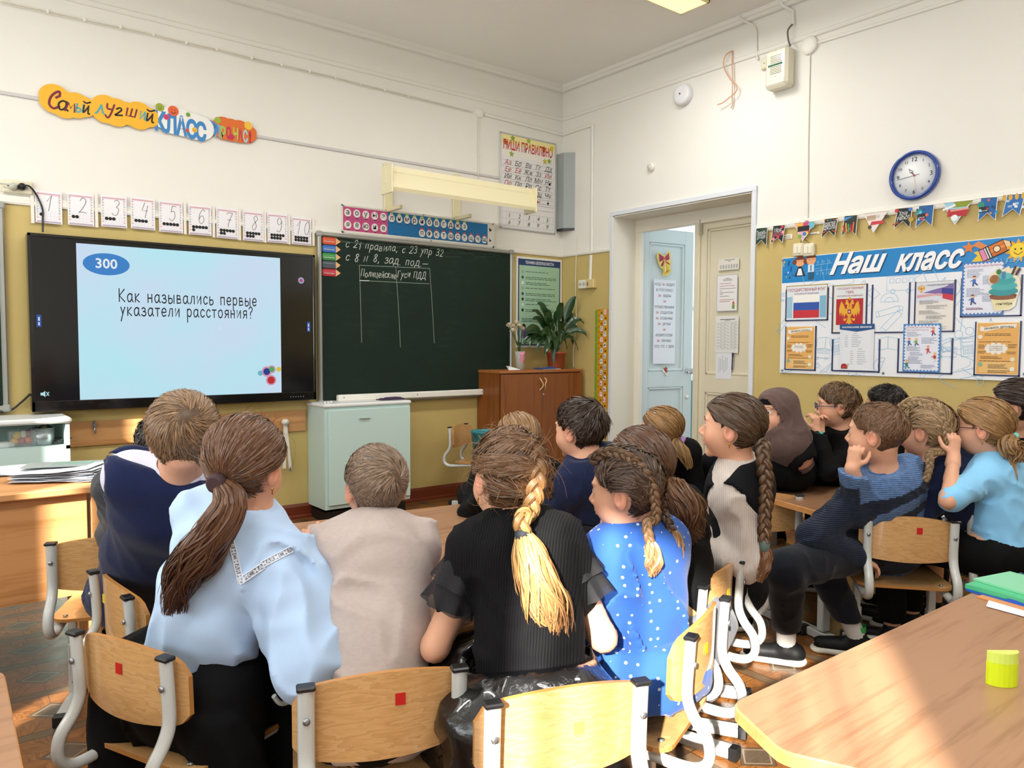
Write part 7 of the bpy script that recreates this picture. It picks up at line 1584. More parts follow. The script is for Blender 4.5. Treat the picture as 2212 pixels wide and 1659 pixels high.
def colmat(key, rough, spec=.5, sss=0, coat=0, sheen=0):
    if key in MATS: return MATS[key]
    m = mat(key, '#808080', rough, spec=spec, sss=sss, coat=coat, sheen=sheen); t = NT(m); a = t.n('ShaderNodeVertexColor'); a.layer_name = 'col'; t.set('Base Color', a.outputs[0]); return m
skinm = lambda: colmat('skin', .5, .35, .12); hairm = lambda: colmat('hair', .38, .45)
# ================================================================ PEOPLE
U = lambda v: v/np.linalg.norm(v)
def A3(v): return np.array([v[0], v[1], v[2]], float)
def viewaz(px): return math.degrees(YAW)+math.degrees(math.atan((px-W0/2)/FPX))
def frame(phi, pitch=0, roll=0):
    """columns right, forward, up; pitch > 0 nods down, roll > 0 tips the crown to the right"""
    p = math.radians(phi); R = np.array([[math.cos(p), math.sin(p), 0], [-math.sin(p), math.cos(p), 0], [0, 0, 1]])
    a = math.radians(-pitch); Rx = np.array([[1, 0, 0], [0, math.cos(a), -math.sin(a)], [0, math.sin(a), math.cos(a)]]); b = math.radians(roll); Ry = np.array([[math.cos(b), 0, math.sin(b)], [0, 1, 0], [-math.sin(b), 0, math.cos(b)]])
    return R@Rx@Ry
SKULL = [ell((0,-.012,.030), (.072,.092,.078), .02), ell((0,.014,-.004), (.060,.070,.086), .03)]
def head_prims():
    L = list(SKULL)+[ell((0,.022,-.054), (.050,.053,.046), .03), ell((0,.068,-.089), (.018,.013,.013), .02)]
    for s in (-1, 1): L += [ell((s*.033,.048,-.030), (.028,.028,.028), .03), ell((s*.028,.076,.029), (.019,.008,.006), .012), ell((s*.031,.069,.009), (.0152,.0156,.0125), .008)]
    L += [cone((0,.080,.014), (0,.101,-.019), .0055, .0085, .010), ell((0,.094,-.028), (.006,.007,.005), .006)]
    for s in (-1, 1): L.append(ell((s*.0095,.092,-.026), (.0070,.008,.006), .006))
    L += [ell((0,.084,-.040), (.017,.008,.010), .012), ell((0,.0865,-.0475), (.018,.0075,.0042), .004), ell((0,.085,-.0575), (.0155,.0075,.0052), .005)]
    return L
HP = head_prims()
def ear_d(q):
    d = None
    for s in (-1, 1):
        c = np.array([s*.074, -.008, -.010], F32); a = math.radians(14*s); Rz = np.array([[math.cos(a), math.sin(a), 0], [-math.sin(a), math.cos(a), 0], [0, 0, 1]], F32)
        e = prim_d(('e', c, np.array([.008,.018,.029], F32), .01, Rz), q); i = prim_d(('e', c+np.array([s*.010, .002, .004], F32), np.array([.009,.0105,.018], F32), .01, Rz), q)
        e = np.maximum(e, -i+.0); d = e if d is None else np.minimum(d, e)
    return d
def head_d(q):
    d = union(HP, q); sock = np.minimum(prim_d(('e', V3((.031,.093,.013)), V3((.017,.013,.010)), 0, None), q), prim_d(('e', V3((-.031,.093,.013)), V3((.017,.013,.010)), 0, None), q))
    d = -smin(-d, sock, .008); return smin(d, ear_d(q), .006)
def scalp_planes(q, hl=0.0, nape=-.072, side=0.0):
    """> 0 outside the hair: face plane, nape plane"""
    y, z = q[:, 1], q[:, 2]; ax = np.abs(q[:, 0])
    f = (y-.076)*.77-(z-.062-hl)*.64-side; f = np.maximum(f, np.where(z < .02, y-.022, -1))
    earcut = .026-np.sqrt((y+.006)**2+((z+.012)*.8)**2); earcut = np.where(ax > .05, earcut, -1)
    return np.maximum(np.maximum(f, nape-z+(.0 if True else 0)), earcut)
def cap_d(q, th, hl, nape):
    return -smin(-(union(SKULL, q)-th), -(scalp_planes(q, hl, nape)), .010)
class Head:
    def __init__(s, c, R, sc): s.c = A3(c); s.R = R; s.s = sc
    def loc(s, P): return ((P-s.c.astype(F32))@s.R.astype(F32))/F32(s.s)
    def W(s, q): return s.c+(np.atleast_2d(q)*s.s)@s.R.T
def radial(dirs, th):
    """distance from the head centre to the scalp surface along unit directions (head-local)"""
    o = np.array([0, -.008, .022]); t = np.full(len(dirs), .2)
    for _ in range(14): t -= union(SKULL, (o+dirs*t[:, None]).astype(F32), th)*.9
    return o+dirs*t[:, None]
def slerp(a, b, t):
    d = np.clip((a*b).sum(-1), -1, 1); th = np.arccos(d)[:, None]; sn = np.maximum(np.sin(th), 1e-4); return (np.sin((1-t)*th)*a+np.sin(t*th)*b)/sn
RS = np.random.RandomState(17)
def ribbons(paths, nrm, width, taper=(.5, 1, .15)):
    """paths (N, K, 3), outward normals alike; returns points and quads of flat locks"""
    N, K, _ = paths.shape; T = np.gradient(paths, axis=1); T /= np.linalg.norm(T, axis=2, keepdims=True)+1e-9
    S = np.cross(T, nrm); S /= np.linalg.norm(S, axis=2, keepdims=True)+1e-9; t = np.linspace(0, 1, K); w_ = np.interp(t, [0, .35, 1], taper); w_ = w_[None, :, None]*np.asarray(width).reshape(-1, 1, 1)*.5
    S = S+nrm*(RS.randn(N, 1, 1)*.45)
    P = np.stack([paths-S*w_, paths+S*w_], 2).reshape(-1, 3)
    b = (np.arange(N)[:, None]*K+np.arange(K-1)[None])*2; b = b.reshape(-1, 1); Q = b+[[0, 1, 3, 2]]; return P, Q.astype(int)
def join(parts):
    P, Q, Cc, o = [], [], [], 0
    for p, q, c in parts: P.append(p); Q.append(q+o); Cc.append(c); o += len(p)
    return np.concatenate(P), np.concatenate(Q), np.concatenate(Cc)
def hcol(c, n, k, var=.22, tip=None, sun=None):
    base = np.array(lin(c)); v = np.exp(RS.randn(n, 1, 1)*var)*base; v = np.repeat(v, k, 1)
    if tip is not None: t = np.linspace(0, 1, k)[None, :, None]**1.3; v = v*(1-t)+np.array(lin(tip))*np.exp(RS.randn(n, 1, 1)*var)*t
    return np.repeat(v.reshape(-1, 3), 2, 0)
def sph(n, rs): v = rs.randn(n, 3); return v/np.linalg.norm(v, axis=1, keepdims=True)
def in_scalp(p, hl, nape, m=.002): return scalp_planes(p.astype(F32), hl, nape) < -m
def short_hair(H, c, th, hl, nape, whorl=(0.02,-.085,.075), L=.030, n=1500, lift=.35, wdt=.0040, fade=None):
    w = U(np.array(whorl)-np.array([0,-.008,.022])); d = sph(n*3, RS); p = radial(d, th*.5); ok = in_scalp(p, hl, nape); d, p = d[ok][:n], p[ok][:n]; n = len(d)
    away = d-w*(d@w)[:, None]; away /= np.linalg.norm(away, axis=1, keepdims=True)+1e-6; away = away-d*(away*d).sum(1)[:, None]; sw = np.cross(d, away); near = np.exp(-((1-d@w)*4)); g = away+sw*(.9*near+.15)[:, None]; g += RS.randn(n, 3)*.16; g -= d*(g*d).sum(1)[:, None]; g /= np.linalg.norm(g, axis=1, keepdims=True)
    K = 5; t = np.linspace(0, 1, K); LL = L*(1+.3*RS.randn(n))*np.where(p[:, 2] < .0, .55, 1.0)*(1 if fade is None else np.clip((p[:, 2]+.02)/.05, .25, 1))
    dd = d[:, None]+g[:, None]*(t[None, :, None]*LL[:, None, None]/.085); dd /= np.linalg.norm(dd, axis=2, keepdims=True)
    base = radial(dd.reshape(-1, 3), th*.72).reshape(n, K, 3); lf = (t**1.5)[None, :, None]*LL[:, None, None]*lift*np.clip(.5+.5*RS.rand(n), 0, 1)[:, None, None]; path = base+dd*lf
    P, Q = ribbons(path, dd, wdt*(1+.25*RS.randn(n)), (.9, 1, .1)); return P, Q, hcol(c, n, K, .24)
def swept_hair(H, c, th, hl, nape, target, n=900, wd=.0042, tip=None, part=None, var=.2):
    """locks combed over the scalp from their roots to target(p) (head-local points)"""
    d = sph(n*3, RS); p = radial(d, th); ok = in_scalp(p, hl, nape, .0); d, p = d[ok][:n], p[ok][:n]; n = len(d); T_ = target(p); o = np.array([0,-.008,.022]); e = T_-o; e /= np.linalg.norm(e, axis=1, keepdims=True)
    K = 9; t = np.linspace(0, 1, K); dd = np.stack([slerp(d, e, k) for k in t], 1); q = radial(dd.reshape(-1, 3), th).reshape(n, K, 3)
    keep = (scalp_planes(q[:, 1:-2].reshape(-1, 3).astype(F32), hl, nape).reshape(n, -1) < .008).all(1); q, dd = q[keep], dd[keep]; n = len(q)
    wig = .0012*np.sin(t*9+RS.rand(n, 1)*6)[:, :, None]*RS.randn(n, 1, 3); q = q+dd*(.0008+.0022*RS.rand(n, 1, 1))+wig
    P, Q = ribbons(q, dd, wd*(1+.3*RS.randn(n)), (.7, 1, .8)); return P, Q, hcol(c, n, K, var, tip)
def curve_pts(ctrl, K):
    c = np.array(catmull([tuple(x) for x in ctrl], 8)); s = np.r_[0, np.cumsum(np.linalg.norm(np.diff(c, axis=0), axis=1))]; u = np.linspace(0, s[-1], K); return np.stack([np.interp(u, s, c[:, i]) for i in range(3)], 1)
def frames(c, ref):
    T = np.gradient(c, axis=0); T /= np.linalg.norm(T, axis=1, keepdims=True); N_ = ref-T*(T@ref)[:, None]; N_ /= np.linalg.norm(N_, axis=1, keepdims=True); return T, N_, np.cross(T, N_)
def tail(ctrl, rad, c, n=260, wd=.006, tip=None, K=22, wave=.004, flat=.7, var=.25, stray=0.0):
    """a loose bundle of locks along world control points; rad = (start, widest, end)"""
    C = curve_pts(ctrl, K); ref = U(A3(CAM)-C[K//2]); T, N_, B = frames(C, ref); t = np.linspace(0, 1, K); R = np.interp(t, [0, .12, .55, 1], [rad[0], (rad[0]+rad[1])/2, rad[1], rad[2]])
    rho = np.sqrt(RS.rand(n))*(1+stray*np.abs(RS.randn(n))); th = RS.rand(n)*6.283; ex = np.clip(1-.22*RS.rand(n)**2, .6, 1.0)
    P = np.zeros((n, K, 3)); nr = np.zeros((n, K, 3))
    for i in range(n):
        u = t*ex[i]; ci = np.stack([np.interp(u, t, C[:, k]) for k in range(3)], 1); Ni = np.stack([np.interp(u, t, N_[:, k]) for k in range(3)], 1); Bi = np.stack([np.interp(u, t, B[:, k]) for k in range(3)], 1); Ri = np.interp(u, t, R)
        a = th[i]+.5*np.sin(u*4+i); x, y = rho[i]*np.cos(a), rho[i]*np.sin(a)*flat; ph = (math.floor(th[i]*1.6))*2.1
        off = (Bi*(Ri*x+wave*np.sin(u*11+ph)*u)[:, None]+Ni*(Ri*y+wave*.6*np.cos(u*9+ph)*u)[:, None]); P[i] = ci+off; nr[i] = Bi*x[:, None]+Ni*(y+.35)[:, None]
    nr /= np.linalg.norm(nr, axis=2, keepdims=True)+1e-9; Pp, Q = ribbons(P, nr, wd*(1+.3*RS.randn(n)), (.8, 1, .25)); return Pp, Q, hcol(c, n, K, var, tip)
def braid(ctrl, r, c, ref=None, turns=None, K=None, tip=None, r_end=.75):
    C0 = np.array(catmull([tuple(x) for x in ctrl], 8)); Ln = np.linalg.norm(np.diff(C0, axis=0), axis=1).sum(); turns = turns or Ln/(r*4.2); K = K or int(turns*14)+8; C = curve_pts(ctrl, K); ref = U(A3(CAM)-C[K//2]) if ref is None else A3(ref); T, N_, B = frames(C, ref)
    t = np.linspace(0, 1, K); out = []; M_ = 12
    for s in range(3):
        ph = 2*math.pi*(t*turns+s/3); rr_ = r*(1-(1-r_end)*t); x = np.sin(ph)*rr_*.62; y = np.sin(2*ph)*rr_*.36; ctr = C+B*x[:, None]+N_*y[:, None]; T2, N2, B2 = frames(ctr, ref)
        a = np.linspace(0, 2*math.pi, M_, endpoint=False); rad = rr_[:, None]*.58*(1+.07*np.sin(a*5+s)[None]+.04*np.sin(a*9)[None]); P = ctr[:, None]+B2[:, None]*(np.cos(a)[None]*rad)[:, :, None]+N2[:, None]*(np.sin(a)[None]*rad)[:, :, None]
        i = np.arange(K-1)[:, None]*M_+np.arange(M_)[None]; j = np.arange(K-1)[:, None]*M_+(np.arange(M_)+1)[None] % M_; Q = np.stack([i, j, j+M_, i+M_], 2).reshape(-1, 4)
        base = np.array(lin(c)); v = base*np.exp(.28*RS.randn(1, M_, 1)*np.ones((K, 1, 1))+.05*RS.randn(K, M_, 1))
        if tip is not None: v = v*(1-t[:, None, None])+np.array(lin(tip))*t[:, None, None]
        out.append((P.reshape(-1, 3), Q, v.reshape(-1, 3)))
        # fine locks laid over each strand
        n = 9; aa = np.linspace(0, 6.283, n, endpoint=False)+.3; pp = ctr[None]+B2[None]*(np.cos(aa)[:, None]*rr_[None]*.61)[:, :, None]+N2[None]*(np.sin(aa)[:, None]*rr_[None]*.61)[:, :, None]; nn = pp-ctr[None]; nn /= np.linalg.norm(nn, axis=2, keepdims=True)
        Pp, Qq = ribbons(pp, nn, r*.22, (1, 1, 1)); out.append((Pp, Qq, hcol(c, n, K, .3, tip)))
    return join(out)
def ik(a, c, l1, l2, pole):
    a, c, pole = A3(a), A3(c), A3(pole); d = c-a; L = np.linalg.norm(d); L2 = min(L, (l1+l2)*.995); u = d/L; x = (l1*l1-l2*l2+L2*L2)/(2*L2); h = math.sqrt(max(l1*l1-x*x, 0)); p = pole-u*(pole@u); p = p/(np.linalg.norm(p)+1e-9); return a+u*x+p*h, a+u*L2
def hand_prims(w, d, nrm, s, curl=.5, side=1):
    """wrist w, direction d, palm normal nrm (towards the palm's inside), side +1 when the thumb lies along d x nrm"""
    d, nrm = U(A3(d)), A3(nrm); nrm = U(nrm-d*(nrm@d)); b = np.cross(d, nrm)*side; L = [cone(w, w+d*.035*s, .019*s, .022*s, .01, nrm, .62), cone(w+d*.03*s-b*.012*s, w+d*.072*s-b*.016*s, .0125*s, .012*s, .010), cone(w+d*.03*s+b*.012*s, w+d*.074*s+b*.014*s, .0125*s, .012*s, .010), cone(w+d*.02*s, w+d*.07*s, .014*s, .013*s, .01)]
    for k, (o, ln) in enumerate(((.024, .060), (.009, .068), (-.007, .062), (-.021, .048))):
        p = w+d*(.074-.004*abs(k-1))*s+b*o*s; a = curl*.6
        for j, f in enumerate((.45, .32, .23)):
            dd = d*math.cos(a)+nrm*math.sin(a)+b*(.10*(1.2-k))*(.4 if curl > .8 else 1); q = p+U(dd)*ln*f*s; L.append(cone(p, q, (.0082-.0009*j)*s, (.0078-.0012*j)*s, .0025)); p = q; a += curl*(.9 if j == 0 else .75)
    p = w+d*.018*s+b*.016*s; q = p+U(d*.55+b*.75+nrm*.35)*.036*s; L.append(cone(p, q, .0125*s, .0098*s, .008)); q2 = q+U(d*.85+b*.25+nrm*.45)*.026*s; L.append(cone(q, q2, .0095*s, .0085*s, .003)); L.append(cone(q2, q2+U(d*.9+nrm*.5)*.020*s, .0085*s, .0065*s, .003)); return L
def fabric(key, c, kind='plain', rough=.85, c2=None):
    if key in MATS: return MATS[key]
    m = mat(key, c, rough, spec=.5 if kind == 'leather' else .2, sheen=0 if kind == 'leather' or 'black' in key else .12); t = NT(m); v = t.coord('Object')
    if kind == 'heather': t.set('Base Color', t.mix(t.noise(t.coord('Object', scale=(1, 1, 2.2)), 70, 3), c, c2)); t.bump(t.noise(v, 260, 2), .25, .002)
    if kind == 'knit': wv = t.n('ShaderNodeTexWave', {'Vector': v, 'Scale': 60.0, 'Distortion': 1.0}, bands_direction='Z').outputs[1]; t.bump(wv, .7, .003); t.set('Base Color', t.mix(t.noise(v, 200, 2), c, c2 or c))
    if kind == 'rib': wv = t.n('ShaderNodeTexWave', {'Vector': t.coord('Object', rot=(0, 0, .9)), 'Scale': 55.0}, bands_direction='X').outputs[1]; t.bump(wv, .6, .002); t.set('Base Color', t.mix(wv, c2 or c, c))
    if kind == 'dots':
        vo = t.n('ShaderNodeTexVoronoi', {'Vector': v, 'Scale': 44.0, 'Randomness': .4}, feature='F1'); t.set('Base Color', t.mix(t.math('LESS_THAN', vo.outputs[0], .17), c, c2)); t.bump(t.noise(v, 18, 3), .4, .006)
    if kind == 'leather': t.set('Roughness', .22); t.set('Coat Weight', .5); t.bump(t.noise(v, 16, 4), .8, .010)
    if kind == 'plain': t.bump(t.noise(v, 14, 3), .35, .006)
    return m
def folds(P, seed, amp, s=1.0):
    q = (P+F32(seed*3.7))*F32(s); w = vnoise(q, 7)[:, None]*F32(.10); a = vnoise((q+w)@np.array([[13,4,9],[-6,14,5],[3,-4,6]], F32).T, 1.0); b = vnoise(q-w, 19); rd = np.clip(1-np.abs(a)*4.5, 0, 1)**2
    return amp*(2.0*a+.9*b-1.6*rd)
def bounds(prims, m=.07):
    L = [p for pr in prims for p in ((pr[1]-max(pr[3], pr[4]), pr[1]+max(pr[3], pr[4]), pr[2]-max(pr[3], pr[4]), pr[2]+max(pr[3], pr[4])) if pr[0] == 'c' else (pr[1]-pr[2].max(), pr[1]+pr[2].max()))]; L = np.array(L); return L.min(0)-m, L.max(0)+m
SKIN, SKIN2 = '#e2ab8c', '#d99c7c'
def person(label, hip, neck, head, rho, phib, sc=.93, pitch=4, roll=0, hands=None, phil=None, skin=SKIN, hair=(), top=None, bottom=None, face=False, sleeves=1.0, extra=None, hz=.45, vis=(), hairc='#6b4a2e', brow='#4a3222', knees=None, feet=None, shw=.108, curl=.6, collar=None, cap=(.012, .0, -.072), poles=None, socks=False):
    H_ = A3(hip); N_ = A3(neck); Hd = A3(head); N_ = N_+U(Hd-N_)*.018; s = sc; az = viewaz(cam_px(head)); R = frame(az-rho, pitch, roll); HH = Head(Hd, R, s)
    up = U(N_-H_); L = np.linalg.norm(N_-H_); b_ = math.radians(phib); rb = np.array([math.cos(b_), -math.sin(b_), 0]); rb = U(rb-up*(rb@up)); fr = U(np.cross(up, rb)); J = {}
    root = thing('person', label, 'person', (H_[0], H_[1], 0), 'pupils watching the display'); off = np.array([H_[0], H_[1], 0])
    # bend: the spine bows backwards a little
    M1 = H_+up*L*.45-fr*.022*s; M2 = H_+up*L*.80-fr*.02*s
    TOR = [ell(H_, (.125*s, .125*s, .09*s), .05), cone(H_, M1, .112*s, .098*s, .05, fr, .80), cone(M1, M2, .100*s, .106*s, .05, fr, .76), cone(M2+rb*.04*s, N_-up*.07*s+rb*(shw-.035)*s, .070*s, .05*s, .05), cone(M2-rb*.04*s, N_-up*.07*s-rb*(shw-.035)*s, .070*s, .05*s, .05)]
    sh = {k: N_-up*.066*s+rb*(shw*s*q) for k, q in (('L', -1), ('R', 1))}
    TOR += [cone(sh['L'], sh['R'], .043*s, .043*s, .05), cone(N_-up*.012, sh['L']+up*.008, .040*s, .034*s, .045), cone(N_-up*.012, sh['R']+up*.008, .040*s, .034*s, .045)]
    nb = HH.W([[0, -.030, -.045]])[0]; NECK = [cone(N_-up*.02, nb, .042*s, .040*s, .03)]
    ARM, HAND, SLV = {}, {}, {}
    hands = hands or {}
    for k, q in (('L', -1), ('R', 1)):
        tg = A3(hands[k]) if k in hands else N_+fr*.34*s+rb*q*.07-np.array([0, 0, N_[2]-.635])
        pole = A3(poles[k]) if poles and k in poles else rb*q*.4-np.array([0, 0, 1.])+fr*.15; el, wr = ik(sh[k], tg, .235*s, .205*s, pole)
        ARM[k] = [cone(sh[k], el, .038*s, .031*s, .03), cone(el, wr, .031*s, .022*s, .02)]; J[k] = (sh[k], el, wr)
        d = U(wr-el); nn = np.array([0, 0, -1.]) if k not in vis else (vis[k][0] if vis[k][0] is not None else np.array([0, 0, -1.])); dd = d if k not in vis or vis[k][1] is None else U(A3(vis[k][1])); HAND[k] = hand_prims(wr, dd, nn, s*.86, curl if k not in vis else vis[k][2], side=-q)
    pl_ = math.radians(phil if phil is not None else phib); lf = np.array([math.sin(pl_), math.cos(pl_), 0]); lr = np.array([math.cos(pl_), -math.sin(pl_), 0]); LEG = {}
    for k, q in (('L', -1), ('R', 1)):
        hj = H_+lr*q*.075*s; kn = A3(knees[k]) if knees and k in knees else hj+lf*.35*s+np.array([0, 0, .0])+lr*q*.03; an = A3(feet[k]) if feet and k in feet else kn+np.array([0, 0, .075-kn[2]])-lf*.02; toe = an+lf*.12*s; toe[2] = .036
        if feet and k in feet and len(feet) > 2: toe = an+U(A3(feet['d']))*.14*s; toe[2] = .036
        LEG[k] = [cone(hj, kn, .078*s, .054*s, .04), cone(kn, an, .052*s, .031*s, .02), cone(an*np.array([1, 1, 0])+np.array([0, 0, .045]), toe, .027*s, .019*s, .02)]; J['k'+k] = (hj, kn, an, toe)
    # ---- body: one continuous skin
    allp = TOR+NECK+ARM['L']+ARM['R']+LEG['L']+LEG['R']; cut = float(N_[2]+.004); nfc = N_.astype(F32); upc = up.astype(F32)
    fb = lambda P: np.maximum(union(allp, P), (P-nfc)@upc-.022*s)
    lo, hi = bounds(allp, .03); hs = .016; P, Q = surf(fb, lo, hi, hs); parts = [(P, Q, None)]
    hc = V3(Hd)
    def fh(P_): return np.maximum(smin(head_d(HH.loc(P_))*F32(s), union(NECK+TOR[5:], P_), .018), -((P_-nfc)@upc)-.01)
    ex = HH.W([[x, y, z] for x in (-.10, .10) for y in (-.115, .125) for z in (-.13, .13)]); lo = np.minimum(ex.min(0), N_-.06); hi = np.maximum(ex.max(0), N_+.06); hh = .0034 if face else .0042
    P, Q = surf(fh, lo, hi, hh); parts.append((P, Q, None))
    for k in ('L', 'R'):
        pr = HAND[k]+[cone(J[k][2]-U(J[k][2]-J[k][1])*.04, J[k][2], .027*s, .024*s, .01)]; lo, hi = bounds(pr, .01); P, Q = surf(lambda P_: union(pr, P_), lo, hi, .0042 if k in vis else .007); parts.append((P, Q, None))
    cols = []
    for P, Q, _ in parts:
        c = np.tile(np.array(lin(skin)), (len(P), 1)); q = HH.loc(P.astype(F32)); g = lambda c0, r0: np.clip(1.25-np.sqrt((((q-np.array(c0, F32))/np.array(r0, F32))**2).sum(1)), 0, 1)[:, None]; n_ = vnoise(P.astype(F32), 60)[:, None]*.06+1
        mixc = lambda c, m, t: c*(1-m)+np.array(lin(t))*m
        for s_ in (-1, 1): c = mixc(c, g((s_*.045, .06, -.032), (.026, .03, .024))*.35, '#d88a74'); c = mixc(c, g((s_*.080, -.008, -.010), (.014, .026, .034))*.45, '#d9806c')
        c = mixc(c, g((0, .094, -.0475), (.020, .012, .0042))*.7, '#bf6c60'); c = mixc(c, g((0, .094, -.0575), (.017, .012, .0052))*.7, '#c9766a'); c = mixc(c, g((0, .097, -.0522), (.019, .012, .0012))*.7, '#7a3a34'); cols.append(c*n_)
    P, Q, Cc = join([(p, q, c) for (p, q, _), c in zip(parts, cols)]); np_mesh('body', P, Q, [skinm()], root, off, Cc)
    # ---- face details
    if face:
        for s_ in (-1, 1):
            b = MB(); ew = cm('#ece8e4', .15); c0 = np.array([s_*.0305, .0705, .009]); gz = U(np.array([s_*.02, 1, .03])); wc_ = HH.W([c0])[0]; ax = R@gz; r_ = .0139*s
            b.lathe([(r_*math.sin(a)+1e-5, r_*math.cos(a)) for a in [math.pi*k/12 for k in range(13)]], wc_, ew, 18, tuple(ax), cap=False); b.lathe([(.0066*s, r_*.90), (.0028*s, r_*1.01)], wc_, cm('#5a4330', .1), 16, tuple(ax), cap=False); b.lathe([(.0028*s, r_*1.011), (1e-5, r_*1.03)], wc_, cm('#0c0a09', .05), 12, tuple(ax), cap=False); b.build('eye', root)
            def arc(pts): 
                q = np.array([[s_*x, y, z] for x, y, z in pts], F32)
                for _ in range(4): q[:, 1] -= head_d(q)*.9
                return [tuple(p) for p in HH.W(q)]
            b = MB(); b.tube(catmull(arc([(.013,.10,.030),(.024,.10,.0345),(.036,.10,.034),(.047,.09,.027)]), 4), [.0014*s]*13, cm(brow, .8), 6, sx=(.9, 1.7)); b.build('eyebrow', root)
            b = MB(); b.tube(catmull(arc([(.0185,.10,.0105),(.025,.10,.0165),(.034,.10,.0175),(.043,.09,.0125)]), 4), .0011*s, cm('#1c1310', .8), 6); b.build('eyelashes', root)
    ctx = dict(root=root, off=off, HH=HH, R=R, N=N_, H=H_, up=up, fr=fr, rb=rb, s=s, L=L, TOR=TOR, ARM=ARM, LEG=LEG, NECK=NECK, J=J, seed=hash(label) % 97/10.0, HAND=HAND, M2=M2, lf=lf, lr=lr)
    ctx['seed'] = (sum(map(ord, label)) % 97)/10.0
    if top: top(ctx)
    if bottom: bottom(ctx)
    B_shoes(fabric('black_shoe', '#151617', 'plain', .5), socks)(ctx)
    if collar: collar(ctx)
    if hair:
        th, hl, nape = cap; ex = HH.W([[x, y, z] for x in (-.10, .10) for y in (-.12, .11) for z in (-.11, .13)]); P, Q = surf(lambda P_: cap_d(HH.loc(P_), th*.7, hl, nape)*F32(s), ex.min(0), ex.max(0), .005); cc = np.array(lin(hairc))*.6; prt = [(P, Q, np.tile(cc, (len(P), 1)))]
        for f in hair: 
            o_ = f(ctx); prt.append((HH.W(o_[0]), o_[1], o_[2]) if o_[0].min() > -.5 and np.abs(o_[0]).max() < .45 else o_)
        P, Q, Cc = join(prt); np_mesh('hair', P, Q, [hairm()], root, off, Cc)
    if extra: extra(ctx)
    return ctx
def cam_px(p): v = Vector(p)-CAM; return W0/2+FPX*v.dot(CR)/v.dot(CF)
def cloth(c, name, prims, g, m, h=.0095, amp=.004, neckh=.012, hem=None, cuts=(), cols=None, fs=1.0, bnd=.05, mats=None, keepz=None):
    N_, up = c['N'].astype(F32), c['up'].astype(F32); H_ = c['H'].astype(F32); sd = c['seed']
    def f(P):
        d = union(prims, P, g); near = np.abs(d) < .05
        if amp: d = d+folds(P, sd, amp, fs)*near*np.clip((np.sqrt(((P-N_)**2).sum(1))-.07)/.08, .12, 1)
        e = (P-N_)@up-neckh
        ad = P-N_; ad = ad-np.outer(ad@up, up); d = np.maximum(d, np.minimum(e, F32(.062*c['s'])+np.maximum(e, 0)*1.6-np.sqrt((ad**2).sum(1))))
        if hem is not None: d = np.maximum(d, np.minimum(hem-(P-H_)@up, .2-np.sqrt(((P-H_)**2).sum(1))))
        for cu in cuts: d = np.maximum(d, cu(P))
        return d
    lo, hi = bounds(prims, bnd); P, Q = surf(f, lo, hi, h); return np_mesh(name, P, Q, [m] if not isinstance(m, list) else m, c['root'], c['off'], cols(P, c) if cols else None)
def sleeve_prims(c, k, frac=1.0, puff=0):
    sh, el, wr = c['J'][k]; s = c['s']
    if frac >= 1: return [cone(sh, el, (.041+puff*.3)*s, (.035+puff)*s, .03), cone(el, wr-U(wr-el)*.012, (.035+puff)*s, .027*s, .03)]
    if frac >= .6: e = el+(wr-el)*(frac-.5)*2; return [cone(sh, el, .041*s, .035*s, .03), cone(el, e, .035*s, .029*s, .02)]
    return [cone(sh, sh+(el-sh)*frac*2, .042*s, .036*s, .03)]
def T_shirt(m, frac=1.0, g=.009, amp=.004, puff=0, name='shirt', hem=-.06, neckh=.030, cols=None, h=.0085, fs=1.0):
    return lambda c: cloth(c, name, c['TOR']+sleeve_prims(c, 'L', frac, puff)+sleeve_prims(c, 'R', frac, puff), g, m, h, amp, neckh, hem, cols=cols, fs=fs)
def T_vest(m, g=.020, name='vest', arm=.058, amp=.002, hem=-.08, low=.05):
    def f(c):
        s = c['s']; cuts = [lambda P, p=V3(c['J'][k][0]+c['rb']*q*.042*s-c['up']*.010): arm*s-np.sqrt(((P-p)**2).sum(1)) for k, q in (('L', -1), ('R', 1))]
        fr, N_ = c['fr'].astype(F32), c['N'].astype(F32); up = c['up'].astype(F32)
        cuts.append(lambda P: (P-N_)@up-(.027-low*np.clip(((P-N_)@fr+.02)/.05, 0, 1))); cloth(c, name, c['TOR'], g, m, .0085, amp, .03, hem, cuts)
    return f
def multi(*fs):
    def f(c):
        for g in fs: g(c)
    return f
def T_collar(m, g=.012, name='collar', z0=-.012, z1=.028, flare=.012):
    def f(c):
        s = c['s']; N_, up, fr, rb = c['N'], c['up'], c['fr'], c['rb']; b = MB(); n = 28; vs = []
        for j, (zz, rr_) in enumerate(((z1+.004, .052), (z1, .057), (z0, .066+flare), (z0-.012, .070+flare), (z0-.010, .062))):
            for i in range(n): a = 2*math.pi*i/n; fx, fy = math.cos(a), math.sin(a); vs.append(N_+up*(zz-.020*max(0, fy)*(1 if j < 2 else 1.6))*1+rb*fx*(rr_*s+g*.4)+fr*(fy*rr_*.86*s+.004-.01*(j < 2)*0))
        b.add(vs, [(j*n+i, j*n+(i+1) % n, (j+1)*n+(i+1) % n, (j+1)*n+i) for j in range(4) for i in range(n)], m, True); b.build(name, c['root'])
    return f
